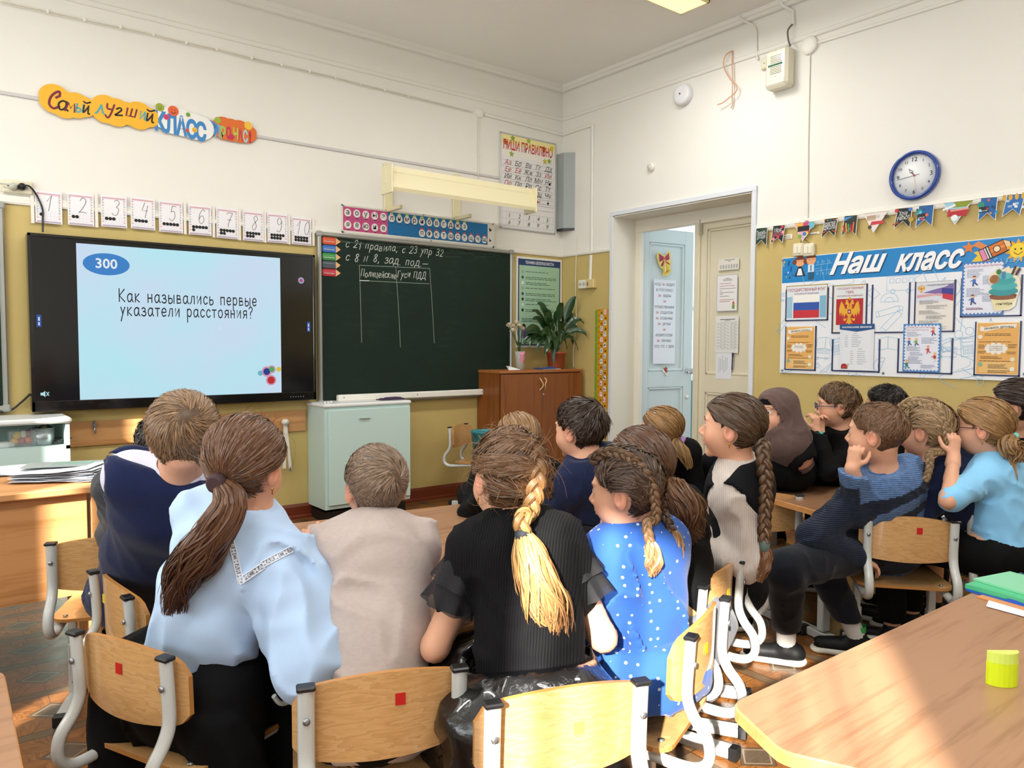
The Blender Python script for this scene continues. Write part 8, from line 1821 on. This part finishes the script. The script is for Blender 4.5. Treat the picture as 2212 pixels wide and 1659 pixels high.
def B_trousers(m):
    return lambda c: cloth(c, 'trousers', [ell(c['H'], (.135*c['s'], .135*c['s'], .09*c['s']), .05)]+[cone(p[1], p[2], p[3]+.004, p[4]+.006, .03) for k in 'LR' for p in c['LEG'][k][:2]], .009, m, .012, .004, .5, None, bnd=.04, cuts=[lambda P: np.minimum((P-c['H'].astype(F32))@c['up'].astype(F32)-.06, .13-np.sqrt(((P-c['H'].astype(F32))[:, :2]**2).sum(1))), lambda P, z=(.15 if 'navy_trousers' in m.name else .115): z-P[:, 2]])
def B_skirt(m, drop=.30, wide=.06, front=.30, name='skirt', back=.0):
    def f(c):
        s, H_, lf, lr = c['s'], c['H'], c['lf'], c['lr']; z = np.array([0, 0, 1.]); kn = [c['J']['kL'][1], c['J']['kR'][1]]; pr = [ell(H_+z*.0, (.150*s, .150*s, .11*s), .05)]
        for q, k_ in ((-1, kn[0]), (1, kn[1])): pr += [cone(H_+lr*q*.05, k_, .10*s, .075*s, .08), cone(H_+lr*q*(.10+wide*.4)-lf*back, H_+lr*q*(.12+wide)-z*drop-lf*back*1.6, .07*s, .06*s, .08), cone(k_, k_-z*drop*.6, .07*s, .05*s, .06), cone(H_+lr*q*(.10+wide*.4)+lf*.14, H_+lr*q*(.12+wide)+lf*.16-z*drop, .07*s, .06*s, .08)]
        pr.append(cone(H_, (kn[0]+kn[1])/2, .12*s, .09*s, .06)); pr.append(cone(H_+lf*.04, H_+lf*.05-z*drop, .11, .11, .08)); hc = c['H'].astype(F32); upc = c['up'].astype(F32)
        cloth(c, name, pr, .004, m, .012, .010, .5, None, cuts=[lambda P: np.minimum((P-hc)@upc-.10*s, .15-np.sqrt(((P-hc)[:, :2]**2).sum(1))), lambda P: (hc[2]-drop)-P[:, 2]], bnd=.05, fs=.55)
    return f
def B_shoes(m, socks=False):
    def f(c):
        for k in 'LR':
            hj, kn, an, toe = c['J']['k'+k]; b = U(toe-an); b[2] = 0; b = U(b); z = np.array([0, 0, 1.]); h0 = an-b*.035; h0[2] = .045; t0 = an+b*.135; t0[2] = .036; pr = [cone(h0, t0, .040, .030, .03), cone(an*np.array([1, 1, 0])+z*.06, an*np.array([1, 1, 0])+z*.09, .038, .036, .02)]
            P, Q = surf(lambda P_: np.maximum(np.maximum(union(pr, P_), .022-P_[:, 2]), P_[:, 2]-.104), *bounds(pr, .03), .006); o = np_mesh('shoe', P, Q, [m], c['root'], c['off']); pr2 = [cone(h0*np.array([1, 1, 0])+z*.016, t0*np.array([1, 1, 0])+z*.014+b*.006, .045, .036, .03, z, .5)]
            P, Q = surf(lambda P_: np.maximum(union(pr2, P_), .001-P_[:, 2]), *bounds(pr2, .03), .006); s_ = np_mesh('shoe_sole', P, Q, [cm('#d8d4c8', .6)], o, c['off']*0)
            s_.location = (0, 0, 0); s_.data.transform(Matrix.Translation(tuple(-c['off'])))
            if not socks: continue
            b_ = MB(); sm_ = np.array([an[0], an[1], .10]); b_.tube([sm_-z*.015, an+(kn-an)*.32], .037, fabric('patterned_sock', '#e9e9e6', 'plain'), 14); b_.lathe([(.0365,0),(.0368,.012),(.0365,.024)], tuple(sm_+z*.006), cm('#e8c21e' if k == 'L' else '#3fae5a'), 14, cap=False); b_.build('sock', c['root'])
    return f
def band(c, p, r_, colr, axis, name='hair_band', w_=.012):
    b = MB(); b.lathe([(r_*.8,-w_),(r_*1.05,-w_*.8),(r_*1.15,0),(r_*1.05,w_*.8),(r_*.8,w_)], tuple(p), cm(colr, .7), 20, tuple(axis)); b.build(name, c['root'])
def earring(c, k=1):
    p = c['HH'].W([[k*.078, -.010, -.044]])[0]; b = MB(); b.lathe([(.0004,-.0035),(.0035,0),(.0004,.0035)], tuple(p), mat('gold', '#c9a04a', .2, metal=1), 10); b.tube([tuple(p-np.array([0,0,.002])), tuple(p-np.array([0,0,.012]))], .0015, mat('gold', '#c9a04a', .2, metal=1), 6); b.build('earring', c['root'])
def glasses(c, colr):
    b = MB(); m = cm(colr, .25)
    for s_ in (-1, 1):
        q = [[s_*.031+.021*math.cos(a), .098, .008+.0165*math.sin(a)] for a in [2*math.pi*k/18 for k in range(19)]]; b.tube([tuple(x) for x in c['HH'].W(q)], .0017, m, 6); b.tube([tuple(x) for x in c['HH'].W([[s_*.052,.097,.012],[s_*.070,.07,.010],[s_*.076,.0,.006],[s_*.077,-.02,-.004]])], .0018, m, 6)
        g = MB(); g.add([tuple(x) for x in c['HH'].W(q[:-1])], [tuple(range(18))], mat('lens', '#e8f0f4', .02, alpha=.12)); g.build('lens', c['root'])
    b.tube([tuple(x) for x in c['HH'].W([[-.011,.099,.013],[0,.101,.015],[.011,.099,.013]])], .0018, m, 6); b.build('spectacle_frame', c['root'])
from mathutils.bvhtree import BVHTree
def lace(c, o):
    """openwork lettering strips sewn to the blouse: laid on the cloth surface"""
    me = o.data; off = Vector(c['off']); T_ = BVHTree.FromPolygons([v.co+off for v in me.vertices], [tuple(q.vertices) for q in me.polygons])
    def put(x, y, d):
        r = ray(x, y).normalized(); h = T_.ray_cast(CAM, r); return None if h[0] is None else h[0]-r*d
    b = MB(); dk, wh = cm('#8d93a0', .9), cm('#e6edf8', .8)
    for (A_, B_, word, sz) in (((488,1143),(517,1262),'CMARMCMARMC',13.5), ((518,1262),(572,1226),'RMCMA',15), ((568,1224),(633,1190),'MARMCMA',14)):
        A_, B_ = Vector(A_), Vector(B_); d = B_-A_; L = d.length; u = d/L; v = Vector((u.y, -u.x)); N = 24
        for i in range(N):
            q = [put(*(A_+u*(L*t)+v*w), .0016) for t, w in ((i/N, -1), ((i+1)/N, -1), ((i+1)/N, sz*.72+1), (i/N, sz*.72+1))]
            if None not in q: b.add(q, [(0, 1, 2, 3)], dk)
        vs, fs = text_mesh(word, .01); x1 = max(p[0] for p in vs); pp = [put(*(A_+u*(p[0]/x1*L)+v*(p[1]*sz)), .0028) for p in vs]
        fs = [f for f in fs if all(pp[k] is not None for k in f)]; b.add([p or Vector() for p in pp], fs, wh)
        for w in (-1.5, sz*.72+1): 
            q = [put(*(A_+u*(L*i/12)+v*w), .002) for i in range(13)]
            if None not in q: b.tube(q, .0016, wh, 5)
    b.build('lace_trim', c['root'])
D3 = lambda x, y, D: A3(onD(x, y, D)); Z3 = lambda x, y, z: A3(onZ(x, y, z))
def hipc(ch, z=.455, f=-.02): p = ch.location; a = -ch.rotation_euler[2]; return np.array([p.x+math.sin(a)*f, p.y+math.cos(a)*f, z])
# hair recipes
def H_short(c, **k): th = k.pop('th', .012); hl = k.pop('hl', .0); np_ = k.pop('nape', -.072); return lambda ctx: short_hair(ctx['HH'], c, th, hl, np_, **k)
def H_swept(c, tgt, **k): th = k.pop('th', .010); hl = k.pop('hl', .0); np_ = k.pop('nape', -.075); return lambda ctx: swept_hair(ctx['HH'], c, th, hl, np_, (lambda p: np.tile(np.array(tgt, float), (len(p), 1))) if not callable(tgt) else tgt, **k)
def H_tail(ctrl, rad, c, **k): return lambda ctx: tail([ctx['HH'].W([x[1]])[0] if isinstance(x, tuple) and x[0] == 'h' else x for x in ctrl], rad, c, **k)
def H_braid(ctrl, r, c, **k): return lambda ctx: braid([ctx['HH'].W([x[1]])[0] if isinstance(x, tuple) and x[0] == 'h' else x for x in ctrl], r, c, **k)
h_ = lambda *q: ('h', list(q))
def fly(c, n=60, L=.10):
    def f(ctx):
        d = sph(n*2, RS); p = radial(d, .010); ok = in_scalp(p, 0, -.075); d, p = d[ok][:n], p[ok][:n]; n_ = len(d); g = RS.randn(n_, 3); g -= d*(g*d).sum(1)[:, None]; g /= np.linalg.norm(g, axis=1, keepdims=True); t = np.linspace(0, 1, 7); path = p[:, None]+g[:, None]*(t*L)[None, :, None]*(.3+.5*RS.rand(n_, 1, 1))+d[:, None]*(np.sin(t*3.1)*.018)[None, :, None]; P, Q = ribbons(path, np.repeat(d[:, None], 7, 1), .0008, (1, 1, .3)); return P, Q, hcol(c, n_, 7)
    return f
BR, DB, LB, BL = '#6a4a34', '#4a3326', '#94714c', '#a88a60'
blackf = fabric('black_cloth', '#08080a', 'plain'); blackknit = fabric('black_knit', '#0d0d10', 'knit', .9, '#141418'); leather = fabric('black_leather', '#0b0b0d', 'leather', .25); navyf = fabric('navy_cloth', '#161f3d', 'heather', .9, '#1f2a4c')
# 1 dark haired pupil behind the vest boy
person('pupil with cropped dark hair and charcoal pullover, mostly hidden behind the navy vest boy', Z3(268,1215,.45), D3(325,1050,2.28), D3(352,968,2.3), 12, 20, .93, hair=[H_short('#221914', L=.02, n=900)], hairc='#1a1310', skin='#c98f6c', top=T_shirt(fabric('charcoal_wool', '#3d3f42', 'heather', .9, '#4a4c50')), bottom=B_trousers(blackf), collar=T_collar(cm('#d9dbe0', .8)))
# 2 boy in a vest
person('boy with tousled light brown hair, navy vest over a pale shirt', Z3(300,1280,.46), D3(382,1036,1.98), D3(398,945,1.94), -10, 36, 1.0, hands={'R': Z3(470,1190,.64)}, pitch=2, hair=[H_short('#8a6c4e', L=.034, n=4800, lift=.22, th=.014, wdt=.0030, whorl=(.02,-.09,.06))], hairc='#6e5238', cap=(.016, 0, -.070),
    top=multi(T_shirt(fabric('pale_shirt', '#dcdcee', 'plain', .8), amp=.003), T_vest(fabric('navy_vest', '#18203f', 'heather', .9, '#1c2650'), g=.022)), bottom=B_trousers(navyf), collar=T_collar(cm('#dcdcee', .8)), shw=.112)
# 3 ponytailed girl in pale blue
bl = fabric('pale_blue_cotton', '#b9d3f2', 'plain', .8)
g3 = person('girl with a long brown ponytail, pale blue blouse and black skirt in front left', hipc(c3)+np.array([0,0,.02]), D3(545,1120,1.74), D3(530,1008,1.71), -30, 56, .98, pitch=10, roll=3, hands={'L': Z3(640,1215,.66), 'R': D3(672,1222,1.74)},
    hair=[H_swept(BR, (.0,-.095,-.035), n=3000, th=.012, nape=-.080, wd=.0026), H_tail([h_(0,-.098,-.035), D3(498,1085,1.585), D3(470,1140,1.575), D3(425,1205,1.60), D3(385,1265,1.62), D3(372,1325,1.63)], (.016,.048,.020), BR, n=900, tip='#4a2f22', wd=.0036, wave=.012), fly(BR)], hairc=BR, cap=(.012, 0, -.080),
    top=lambda c: lace(c, T_shirt(bl, amp=.012, puff=.034, g=.012, hem=-.03, fs=.7, h=.0075)(c)), bottom=B_skirt(blackf, .40, .07, back=.05), collar=T_collar(bl), poles={'R': (.35,-.5,-1), 'L': (.2,-.2,-1)}, shw=.108)
band(g3, g3['HH'].W([[0,-.108,-.037]])[0], .019, '#3a2226', U(g3['HH'].W([[0,-.12,-.04]])[0]-g3['HH'].c)); earring(g3)
# 4 beige boy
person('boy with short ash brown hair in an oatmeal sweater, seen squarely from behind', hipc(c4), D3(812,1148,1.86), D3(812,1052,1.88), 14, 18, .93, pitch=-4, hair=[H_short('#87705c', L=.022, n=5200, lift=.20, th=.010, whorl=(.03,-.088,.045), fade=1, wdt=.0026)], hairc='#7a6350', cap=(.010, 0, -.062),
    top=T_shirt(fabric('oatmeal_knit', '#c9bab2', 'heather', .9, '#b5a6a0'), amp=.010, g=.014, fs=.6, hem=-.10, h=.0075), bottom=B_trousers(blackf), collar=T_collar(fabric('oatmeal_knit', '#dccdc6'), z0=-.006, z1=.02), shw=.105)
# 5 black top, french plait with blonde ends
def ruffle(c, m, ks='LR', n=2):
    for k in ks:
        sh, el, wr = c['J'][k]; q = -1 if k == 'L' else 1; d = U(el-sh); s = c['s']
        for j in range(n):
            b = MB(); M_ = 40; vs = []; c0 = sh+d*(.01+.05*j)+c['rb']*q*.01
            a1 = U(np.cross(d, c['rb'])); a2 = np.cross(d, a1)
            for i in range(M_+1):
                a = 2*math.pi*i/M_
                for t_ in range(6): u = t_/5; rr_ = (.047+.014*u+.007*u*math.sin(a*7+j))*s; vs.append(c0+d*(.075*u)*s+(a1*math.cos(a)+a2*math.sin(a))*rr_)
            b.add(vs, [(i*6+t_, (i+1)*6+t_, (i+1)*6+t_+1, i*6+t_+1) for i in range(M_) for t_ in range(5)], m, True); b.build('ruffle', c['root'])
shr = mat('sheer_black_ruffle', '#15151a', .8, alpha=.82)
lineC = np.array([[.012,-.02,.112],[.020,-.075,.085],[.024,-.102,.035],[.016,-.104,-.02],[.010,-.096,-.06]])
def toline(line, up_=.0):
    def f(p):
        u = np.clip(((p[:, 2:3]-up_)-line[:, 2][None])**2, 0, 9); i = np.argmin(((p[:, None]-line[None])**2).sum(2)*.4+u*1.2, 1); return line[i]+RS.randn(len(p), 3)*.004
    return f
g5 = person('girl with a blonde-tipped plait down her back, black ruffled top and leather skirt', hipc(c5)+np.array([0,0,.03]), D3(1118,1138,1.74), D3(1098,1034,1.74), 24, 22, .98, pitch=4, roll=4, hands={'L': Z3(1010,1300,.64), 'R': Z3(1210,1290,.64)},
    hair=[H_swept('#6e4f36', toline(lineC), n=3200, th=.012, wd=.0027, nape=-.080), H_braid([h_(*(x*np.array([1,1.06,1.03]))) for x in lineC[1:]]+[D3(1128,1120,1.60), D3(1130,1152,1.60)], .021, '#6a4a32', tip='#a8814f'), H_tail([D3(1130,1152,1.60), D3(1145,1200,1.585), D3(1165,1270,1.58), D3(1195,1350,1.60), D3(1208,1425,1.62)], (.014,.046,.022), '#c99a62', n=900, tip='#7a5236', wave=.010, stray=.12, wd=.0036), fly('#8a6a48', 160, .14)], hairc='#6a4a32', cap=(.012, 0, -.080),
    top=multi(T_shirt(fabric('black_pleated_knit', '#101014', 'rib', .9, '#08080a'), .25, amp=.005), lambda c: ruffle(c, shr)), bottom=B_skirt(leather, .38, .06, back=.03), shw=.10)
band(g5, D3(1130,1155,1.60), .016, '#22262e', (0.1,0,1)); earring(g5, -1)
# 6, 7 across the table
person('long haired fair girl in black across the middle table, left of the navy jumper boy', D3(1130,1105,2.95), D3(1125,1022,2.83), D3(1118,955,2.85), 28, 20, .95, hair=[H_swept(LB, (.0,-.09,-.075), n=800, th=.011, nape=-.085), H_tail([h_(.01,-.09,-.05), D3(1158,1000,2.72), D3(1178,1035,2.70), D3(1195,1075,2.70)], (.05,.045,.02), LB, n=260, tip=BR)], hairc=LB, cap=(.012, 0, -.085), top=T_shirt(blackf), bottom=B_trousers(blackf))
person('boy with thick short dark brown hair in a navy jumper, before the brown cabinet', D3(1290,1120,2.85), D3(1268,1003,2.74), D3(1253,930,2.75), 52, 0, .98, face=True, hair=[H_short('#3a2a1f', L=.030, n=1800, lift=.4, th=.015)], hairc='#2c1f17', cap=(.015, .0, -.068), top=T_shirt(navyf, amp=.005), bottom=B_trousers(blackf), hands={'L': Z3(1130,1100,.63)}, collar=T_collar(navyf))
# 8 girl by the door
g8 = person('girl with a fringe and a ponytail in a lilac band, sitting before the open door', hipc(c11)+np.array([0,0,.01]), D3(1440,995,3.42), D3(1427,930,3.45), 80, 5, .93, face=True, hair=[H_swept('#9a7448', (.0,-.085,-.05), n=900, th=.012, hl=-.012), H_tail([h_(0,-.092,-.05), D3(1462,958,3.38), D3(1478,985,3.37), D3(1490,1012,3.38)], (.014,.03,.018), '#a07c50', n=160)], hairc='#8a6640', brow='#6a4a30', cap=(.012, -.012, -.072), top=T_shirt(blackf), bottom=B_trousers(blackf), hands={'L': D3(1400,1085,3.40), 'R': D3(1420,1085,3.5)})
band(g8, g8['HH'].W([[0,-.100,-.052]])[0], .018, '#b48ac8', U(g8['HH'].W([[0,-.12,-.06]])[0]-g8['HH'].c)); earring(g8, -1)
# 9 behind the polka dot girl
person('girl with loose wavy brown hair, black waistcoat and grey skirt behind the polka dot dress', Z3(1458,1345,.46), D3(1432,1100,2.12), D3(1385,1012,2.10), 30, -8, .98, roll=-6, hair=[H_swept('#5e4230', (.03,-.088,-.05), n=2000, th=.012, nape=-.08, wd=.0028), H_tail([h_(.035,-.085,-.045), D3(1450,1060,1.98), D3(1478,1095,1.96), D3(1490,1130,1.98), D3(1500,1165,2.0)], (.03,.05,.025), '#7a5436', n=520, tip='#4e3424', wave=.012, wd=.004)], hairc='#50382a', cap=(.012, 0, -.08),
    top=T_shirt(blackf, amp=.006, hem=-.02), bottom=B_skirt(fabric('grey_skirt_cloth', '#55585f', 'heather', .9, '#62656c'), .26, .0), knees={'L': Z3(1330,1330,.46), 'R': Z3(1370,1300,.46)})
# 10 polka dot girl: two plaits that start at the forehead
def two(side):
    return np.array([[side*.026,.075,.085],[side*.036,.035,.108],[side*.044,-.02,.100],[side*.048,-.062,.066],[side*.046,-.085,.020],[side*.040,-.088,-.030],[side*.040,-.082,-.066]])
def tob(p):
    out = np.zeros_like(p)
    for sd in (-1, 1):
        L_ = two(sd); m = (p[:, 0]*sd >= 0); q = p[m]; i = np.argmin(((q[:, None]-L_[None])**2).sum(2)+.6*(q[:, None, 2]-L_[None, :, 2])**2, 1); out[m] = L_[np.minimum(i+1, len(L_)-1)]
    return out+RS.randn(*p.shape)*.003
dots = fabric('polka_dot_cotton', '#29529c', 'dots', .8, '#c9d2e4')
person('girl in a blue polka dot dress with two plaits, sunlit cheek in profile', Z3(1385,1440,.465), D3(1372,1148,1.90), D3(1352,1062,1.86), 72, 8, .89, pitch=6, face=True, hands={'L': Z3(1240,1270,.64), 'R': Z3(1290,1240,.64)},
    hair=[H_swept('#4c382a', tob, n=2600, th=.010, wd=.0026, nape=-.078), H_braid([h_(*(x*1.05)) for x in two(-1)]+[D3(1397,1130,1.78), D3(1405,1175,1.76)], .013, '#5c4431', tip='#8a6a4a'), H_tail([D3(1405,1172,1.76), D3(1412,1205,1.76), D3(1408,1245,1.77)], (.010,.020,.008), '#9a7450', n=130), H_braid([h_(*(x*1.05)) for x in two(1)]+[D3(1440,1120,1.84), D3(1452,1150,1.84)], .013, '#4c382a'), H_tail([D3(1450,1145,1.84), D3(1462,1180,1.84), D3(1468,1212,1.84)], (.010,.020,.008), '#8a6a4a', n=110), fly('#5c4431')], hairc='#3e2d22', cap=(.009, 0, -.078),
    top=T_shirt(dots, 1.0, amp=.011, g=.013, hem=-.16, h=.0075, fs=.7), bottom=B_skirt(dots, .06, .0), collar=T_collar(cm('#e9eaee', .7), flare=.02), shw=.095)
# 11 tall plait girl
rib = fabric('cream_ribbed_cotton', '#d9cfc6', 'rib', .85, '#cabfb6')
g11 = person('girl in profile with a very long plait, cream blouse under a black pinafore', Z3(1568,1262,.47), D3(1596,1012,2.40), D3(1580,925,2.38), 80, -25, .93, pitch=-2, face=True, hands={'L': D3(1485,1188,2.36), 'R': D3(1440,1190,2.40)},
    hair=[H_swept('#54402f', (.0,-.098,-.030), n=2600, th=.011, wd=.0026), H_braid([h_(0,-.100,-.030), D3(1650,990,2.30), D3(1655,1050,2.30), D3(1652,1120,2.30), D3(1652,1172,2.30)], .021, '#5a4431', tip='#6a4e38'), H_tail([D3(1652,1182,2.30), D3(1650,1215,2.30), D3(1640,1258,2.30)], (.012,.024,.006), '#7a5338', n=140)], hairc='#4a3729', cap=(.011, 0, -.076),
    top=multi(T_shirt(rib, amp=.006, g=.010, puff=.018), T_vest(fabric('black_pinafore_cloth', '#0f1014', 'plain'), g=.020, low=.05, arm=.066, amp=.001)), bottom=B_trousers(fabric('black_pinafore_cloth', '#0f1014')), collar=T_collar(rib, flare=.024, z0=-.02), shw=.10, poles={'L': (.8,-.6,-.8)})
band(g11, D3(1652,1178,2.30), .013, '#5f736e', (0,0,1), w_=.018); earring(g11, -1)
# 12 headscarf
def scarf(c):
    HH, s = c['HH'], c['s']; m = fabric('brown_scarf', '#5a4741', 'heather', .9, '#6b5650'); N_, up, rb, fr = c['N'], c['up'], c['rb'], c['fr']
    pr = [cone(HH.W([[0,-.035,-.06]])[0], N_, .074*s, .090*s, .05), cone(N_-rb*.06, N_-rb*.10-up*.10, .07, .05, .06), cone(N_+rb*.06, N_+rb*.10-up*.10, .07, .05, .06), cone(N_+fr*.04, N_+fr*.05-up*.13, .08, .06, .06), cone(N_-fr*.04, N_-fr*.03-up*.12, .08, .06, .06)]
    def f(P):
        q = HH.loc(P); d = union(SKULL, q, .017)*s; d = smin(d, union(pr, P), .05); op = np.sqrt(((q[:, 0])/.066)**2+((q[:, 2]+.014)/.088)**2)-1; d = np.maximum(d, np.where(q[:, 1] > .008, -op*.05, -1)); return np.maximum(d, -prim_d(ell((0,.03,-.03), (.052,.08,.080), .01), q)*s)+folds(P, 2.0, .004, 1.2)
    lo, hi = bounds(pr+[ell(HH.c, (.13,.13,.13))], .03); P, Q = surf(f, lo, hi, .007); np_mesh('headscarf', P, Q, [m], c['root'], c['off'])
    P, Q = surf(lambda P: np.maximum(np.maximum(union(SKULL, HH.loc(P), .010)*s, .045*s-HH.loc(P)[:, 2]*s), -HH.loc(P)[:, 1]*s), HH.c-.13, HH.c+.13, .007); np_mesh('under_scarf', P, Q, [blackf], c['root'], c['off'])
person('girl in a brown headscarf with white sleeves, beside the door frame', D3(1700,1010,3.55), D3(1693,952,3.42), D3(1677,893,3.40), 136, -66, .92, pitch=0, face=True, brow='#3a2a20', hands={'L': Z3(1662,988,.63), 'R': Z3(1640,992,.63)}, top=multi(lambda c: cloth(c, 'white_sleeves', sleeve_prims(c,'L')+sleeve_prims(c,'R'), .008, fabric('white_cotton', '#e6e3e2'), .009, .003, .5), T_vest(blackf, g=.012, arm=.05, low=.0)), bottom=B_trousers(blackf), extra=scarf)
# 13 glasses boy
def watch(c):
    sh, el, wr = c['J']['L']; d = U(wr-el); p = wr-d*.02; b = MB(); b.lathe([(.024,-.009),(.027,-.009),(.027,.009),(.024,.009)], tuple(p), cm('#3fbfae', .5), 18, tuple(d)); b.build('watch_strap', c['root']); n = U(A3(CAM)-p); n = U(n-d*(n@d)); b = MB(); b.lathe([(.013,.0),(.014,.006),(.001,.008)], tuple(p+n*.024), cm('#20242a', .2), 12, tuple(n)); b.build('watch_face', c['root'])
g13 = person('boy in blue glasses with a teal watch, hands before his mouth', D3(1810,1010,3.75), D3(1815,937,3.62), D3(1808,878,3.60), 98, -45, .93, face=True, hair=[H_short('#6e5236', L=.036, n=1500, lift=.35, th=.015, hl=-.012)], hairc='#5a422c', cap=(.015, -.012, -.066), top=T_shirt(blackf, .95), bottom=B_trousers(blackf), hands={'L': D3(1763,932,3.50), 'R': D3(1772,935,3.56)}, vis={'L': (np.array([.3,.9,0.]), (.05,.1,1), 1.0), 'R': (np.array([-.3,-.9,0.]), (.05,.0,1), 1.0)}, poles={'L': (-.5,-.5,-1), 'R': (0,.5,-1)}, extra=lambda c: (glasses(c, '#24365e'), watch(c)))
# 14
person('boy with very dark cropped hair, half hidden behind the striped cardigan boy', D3(1915,1010,3.95), D3(1918,945,3.80), D3(1912,880,3.75), 78, -40, .95, face=True, skin='#c08a68', hair=[H_short('#1d1613', L=.024, n=1200, lift=.45, th=.013)], hairc='#15100e', cap=(.013, 0, -.066), top=T_shirt(blackf), bottom=B_trousers(blackf))
# 15 striped cardigan boy
def stripes(P, c):
    q = P-c['N']; z = q@c['up']; x = q@c['rb']; bk = q@c['fr']; dk, lt = np.array(lin('#20283a')), np.array(lin('#5f7fae')); out = np.tile(dk, (len(P), 1)); cur = .05*(x/.15)**2; zz = z+cur; m = ((zz > -.105) & (zz < -.055)) | ((zz > -.195) & (zz < -.150)) | ((zz > -.250) & (zz < -.232)) | (z > -.02); m &= (np.abs(x) < .17)
    hh = (P-c['H'])@c['up']; m |= hh < -.055; sh, el, wr = c['J']['R']; m |= np.sqrt(((P-wr)**2).sum(1)) < .075; ff = np.abs(q@c['rb']+.16*0+.0); wv = np.sin(P[:, 2]*900)*.12+1; out[m] = lt; n_ = (vnoise(P.astype(F32), 120)*.5+1)[:, None]; return out*n_*wv[:, None]
kn = colmat('striped_knit', .95, .2, sheen=.1)
if 'bmp' not in kn: t = NT(kn); t.bump(t.n('ShaderNodeTexWave', {'Vector': t.coord('Object'), 'Scale': 45.0, 'Distortion': .6}, bands_direction='Z').outputs[1], .8, .004); kn['bmp'] = 1
hp9 = hipc(c9, f=.06)+np.array([-.03,0,.01])
person('boy in a blue striped knitted cardigan and navy trousers, cheek propped on his fist', hp9, D3(1910,1030,2.96), D3(1893,938,2.93), 74, 18, 1.07, pitch=2, face=True, hair=[H_short('#7a5a42', L=.022, n=4200, lift=.22, th=.010, fade=1, wdt=.0028)], hairc='#6b4c38', cap=(.010, 0, -.062), brow='#6a4a34',
    top=T_shirt(kn, amp=.006, g=.016, puff=.003, hem=-.09, cols=stripes, h=.007, name='cardigan', fs=.7), bottom=B_trousers(fabric('navy_trousers', '#10141f', 'plain', .8)), socks=True, collar=T_collar(fabric('blue_collar_knit', '#4f6c9c', 'knit'), flare=.01, z0=-.01, z1=.03),
    hands={'L': D3(1855,1205,2.95), 'R': D3(1840,1012,2.86)}, vis={'R': (np.array([.9,.3,.1]), (.15,-.1,1), 1.5)}, poles={'L': (-.8,.25,-.8), 'R': (-.3,.3,-1)}, knees={'L': Z3(1700,1230,.44), 'R': Z3(1760,1190,.45)}, feet={'L': Z3(1698,1385,.09), 'R': Z3(1850,1370,.09), 'd': (-.55,.85,0)}, shw=.108)
# 16 braids and leather skirt
g16 = person('girl with two fair plaits, navy top and shiny black leather skirt', hipc(c10)+np.array([-.02,.0,.03]), D3(2018,1003,3.05), D3(2000,930,3.06), 68, 15, 1.03, face=True, hands={'L': Z3(1900,1090,.63), 'R': Z3(1905,1040,.64)},
    hair=[H_swept('#9a7e5c', tob, n=1300, th=.010), H_braid([h_(*(x*1.05)) for x in two(-1)]+[D3(2010,980,2.92), D3(2008,1010,2.90), D3(1998,1040,2.90)], .016, '#a08562', tip='#8a6f4e'), H_braid([h_(*(x*1.05)) for x in two(1)]+[D3(2060,990,3.0), D3(2075,1020,2.98), D3(2085,1050,2.98)], .015, '#957a58')], hairc='#86694a', cap=(.009, 0, -.076), top=T_shirt(fabric('navy_cotton', '#17203c', 'plain'), .45, amp=.005, hem=-.03), bottom=B_skirt(leather, .12, .0), shw=.105)
# 19 the child glimpsed low between them
person('dark haired child glimpsed low between the plaited girl and the girl in light blue', D3(2085,1080,3.35), D3(2090,1020,3.25), D3(2085,968,3.20), 60, -10, .85, skin='#a86f4c', hair=[H_short('#2a1c14', L=.02, n=700)], hairc='#1d130e', top=T_shirt(blackf), bottom=B_trousers(blackf))
# 17 girl in light blue
lb = fabric('sky_blue_cotton', '#8fd0fa', 'plain', .8)
g17 = person('girl in glasses and a sky blue T-shirt with a low ponytail in a mint band', D3(2150,1190,3.02), D3(2142,998,3.02), D3(2120,925,3.0), 84, -5, 1.02, face=True, brow='#8a6a48', hair=[H_swept('#a07a4e', (.0,-.090,-.035), n=2200, th=.012, wd=.0028), H_tail([h_(0,-.098,-.035), D3(2180,960,2.9), D3(2195,980,2.9), D3(2200,1000,2.9)], (.02,.045,.03), '#8f6c46', n=260, wave=.012), H_tail([D3(2185,985,2.9), D3(2190,1040,2.9), D3(2188,1080,2.92)], (.008,.012,.004), '#a08058', n=50)], hairc='#8f6a42', cap=(.012, 0, -.075),
    top=T_shirt(lb, .45, amp=.005, g=.012, hem=-.13), bottom=B_trousers(blackf), hands={'L': D3(2060,985,2.94), 'R': Z3(2040,1000,.70)}, vis={'L': (np.array([.5,.8,0.]), (.1,0,1), .9)}, poles={'L': (-.6,-.4,-1)}, extra=lambda c: glasses(c, '#5a3a4a'))
band(g17, g17['HH'].W([[0,-.104,-.037]])[0], .020, '#7fd0c4', U(g17['HH'].W([[0,-.12,-.04]])[0]-g17['HH'].c)); earring(g17, -1)
# 18
person('dark haired girl in black at the right edge under the notice board', D3(2215,1010,3.5), D3(2208,945,3.35), D3(2195,878,3.32), 78, -20, 1.02, face=True, hair=[H_swept('#33241c', (.0,-.095,-.0), n=900, th=.012)], hairc='#2a1e18', top=T_shirt(blackf), bottom=B_trousers(blackf))
# chairs under the pupils round the far sides of the tables, where only slivers of them show
for (x, y, ph, lab) in ((-2.86,-3.02,-20,'plywood chair under the navy jumper boy across the middle table'),(-3.02,-2.98,10,'plywood chair under the fair long haired girl across the middle table')): pass
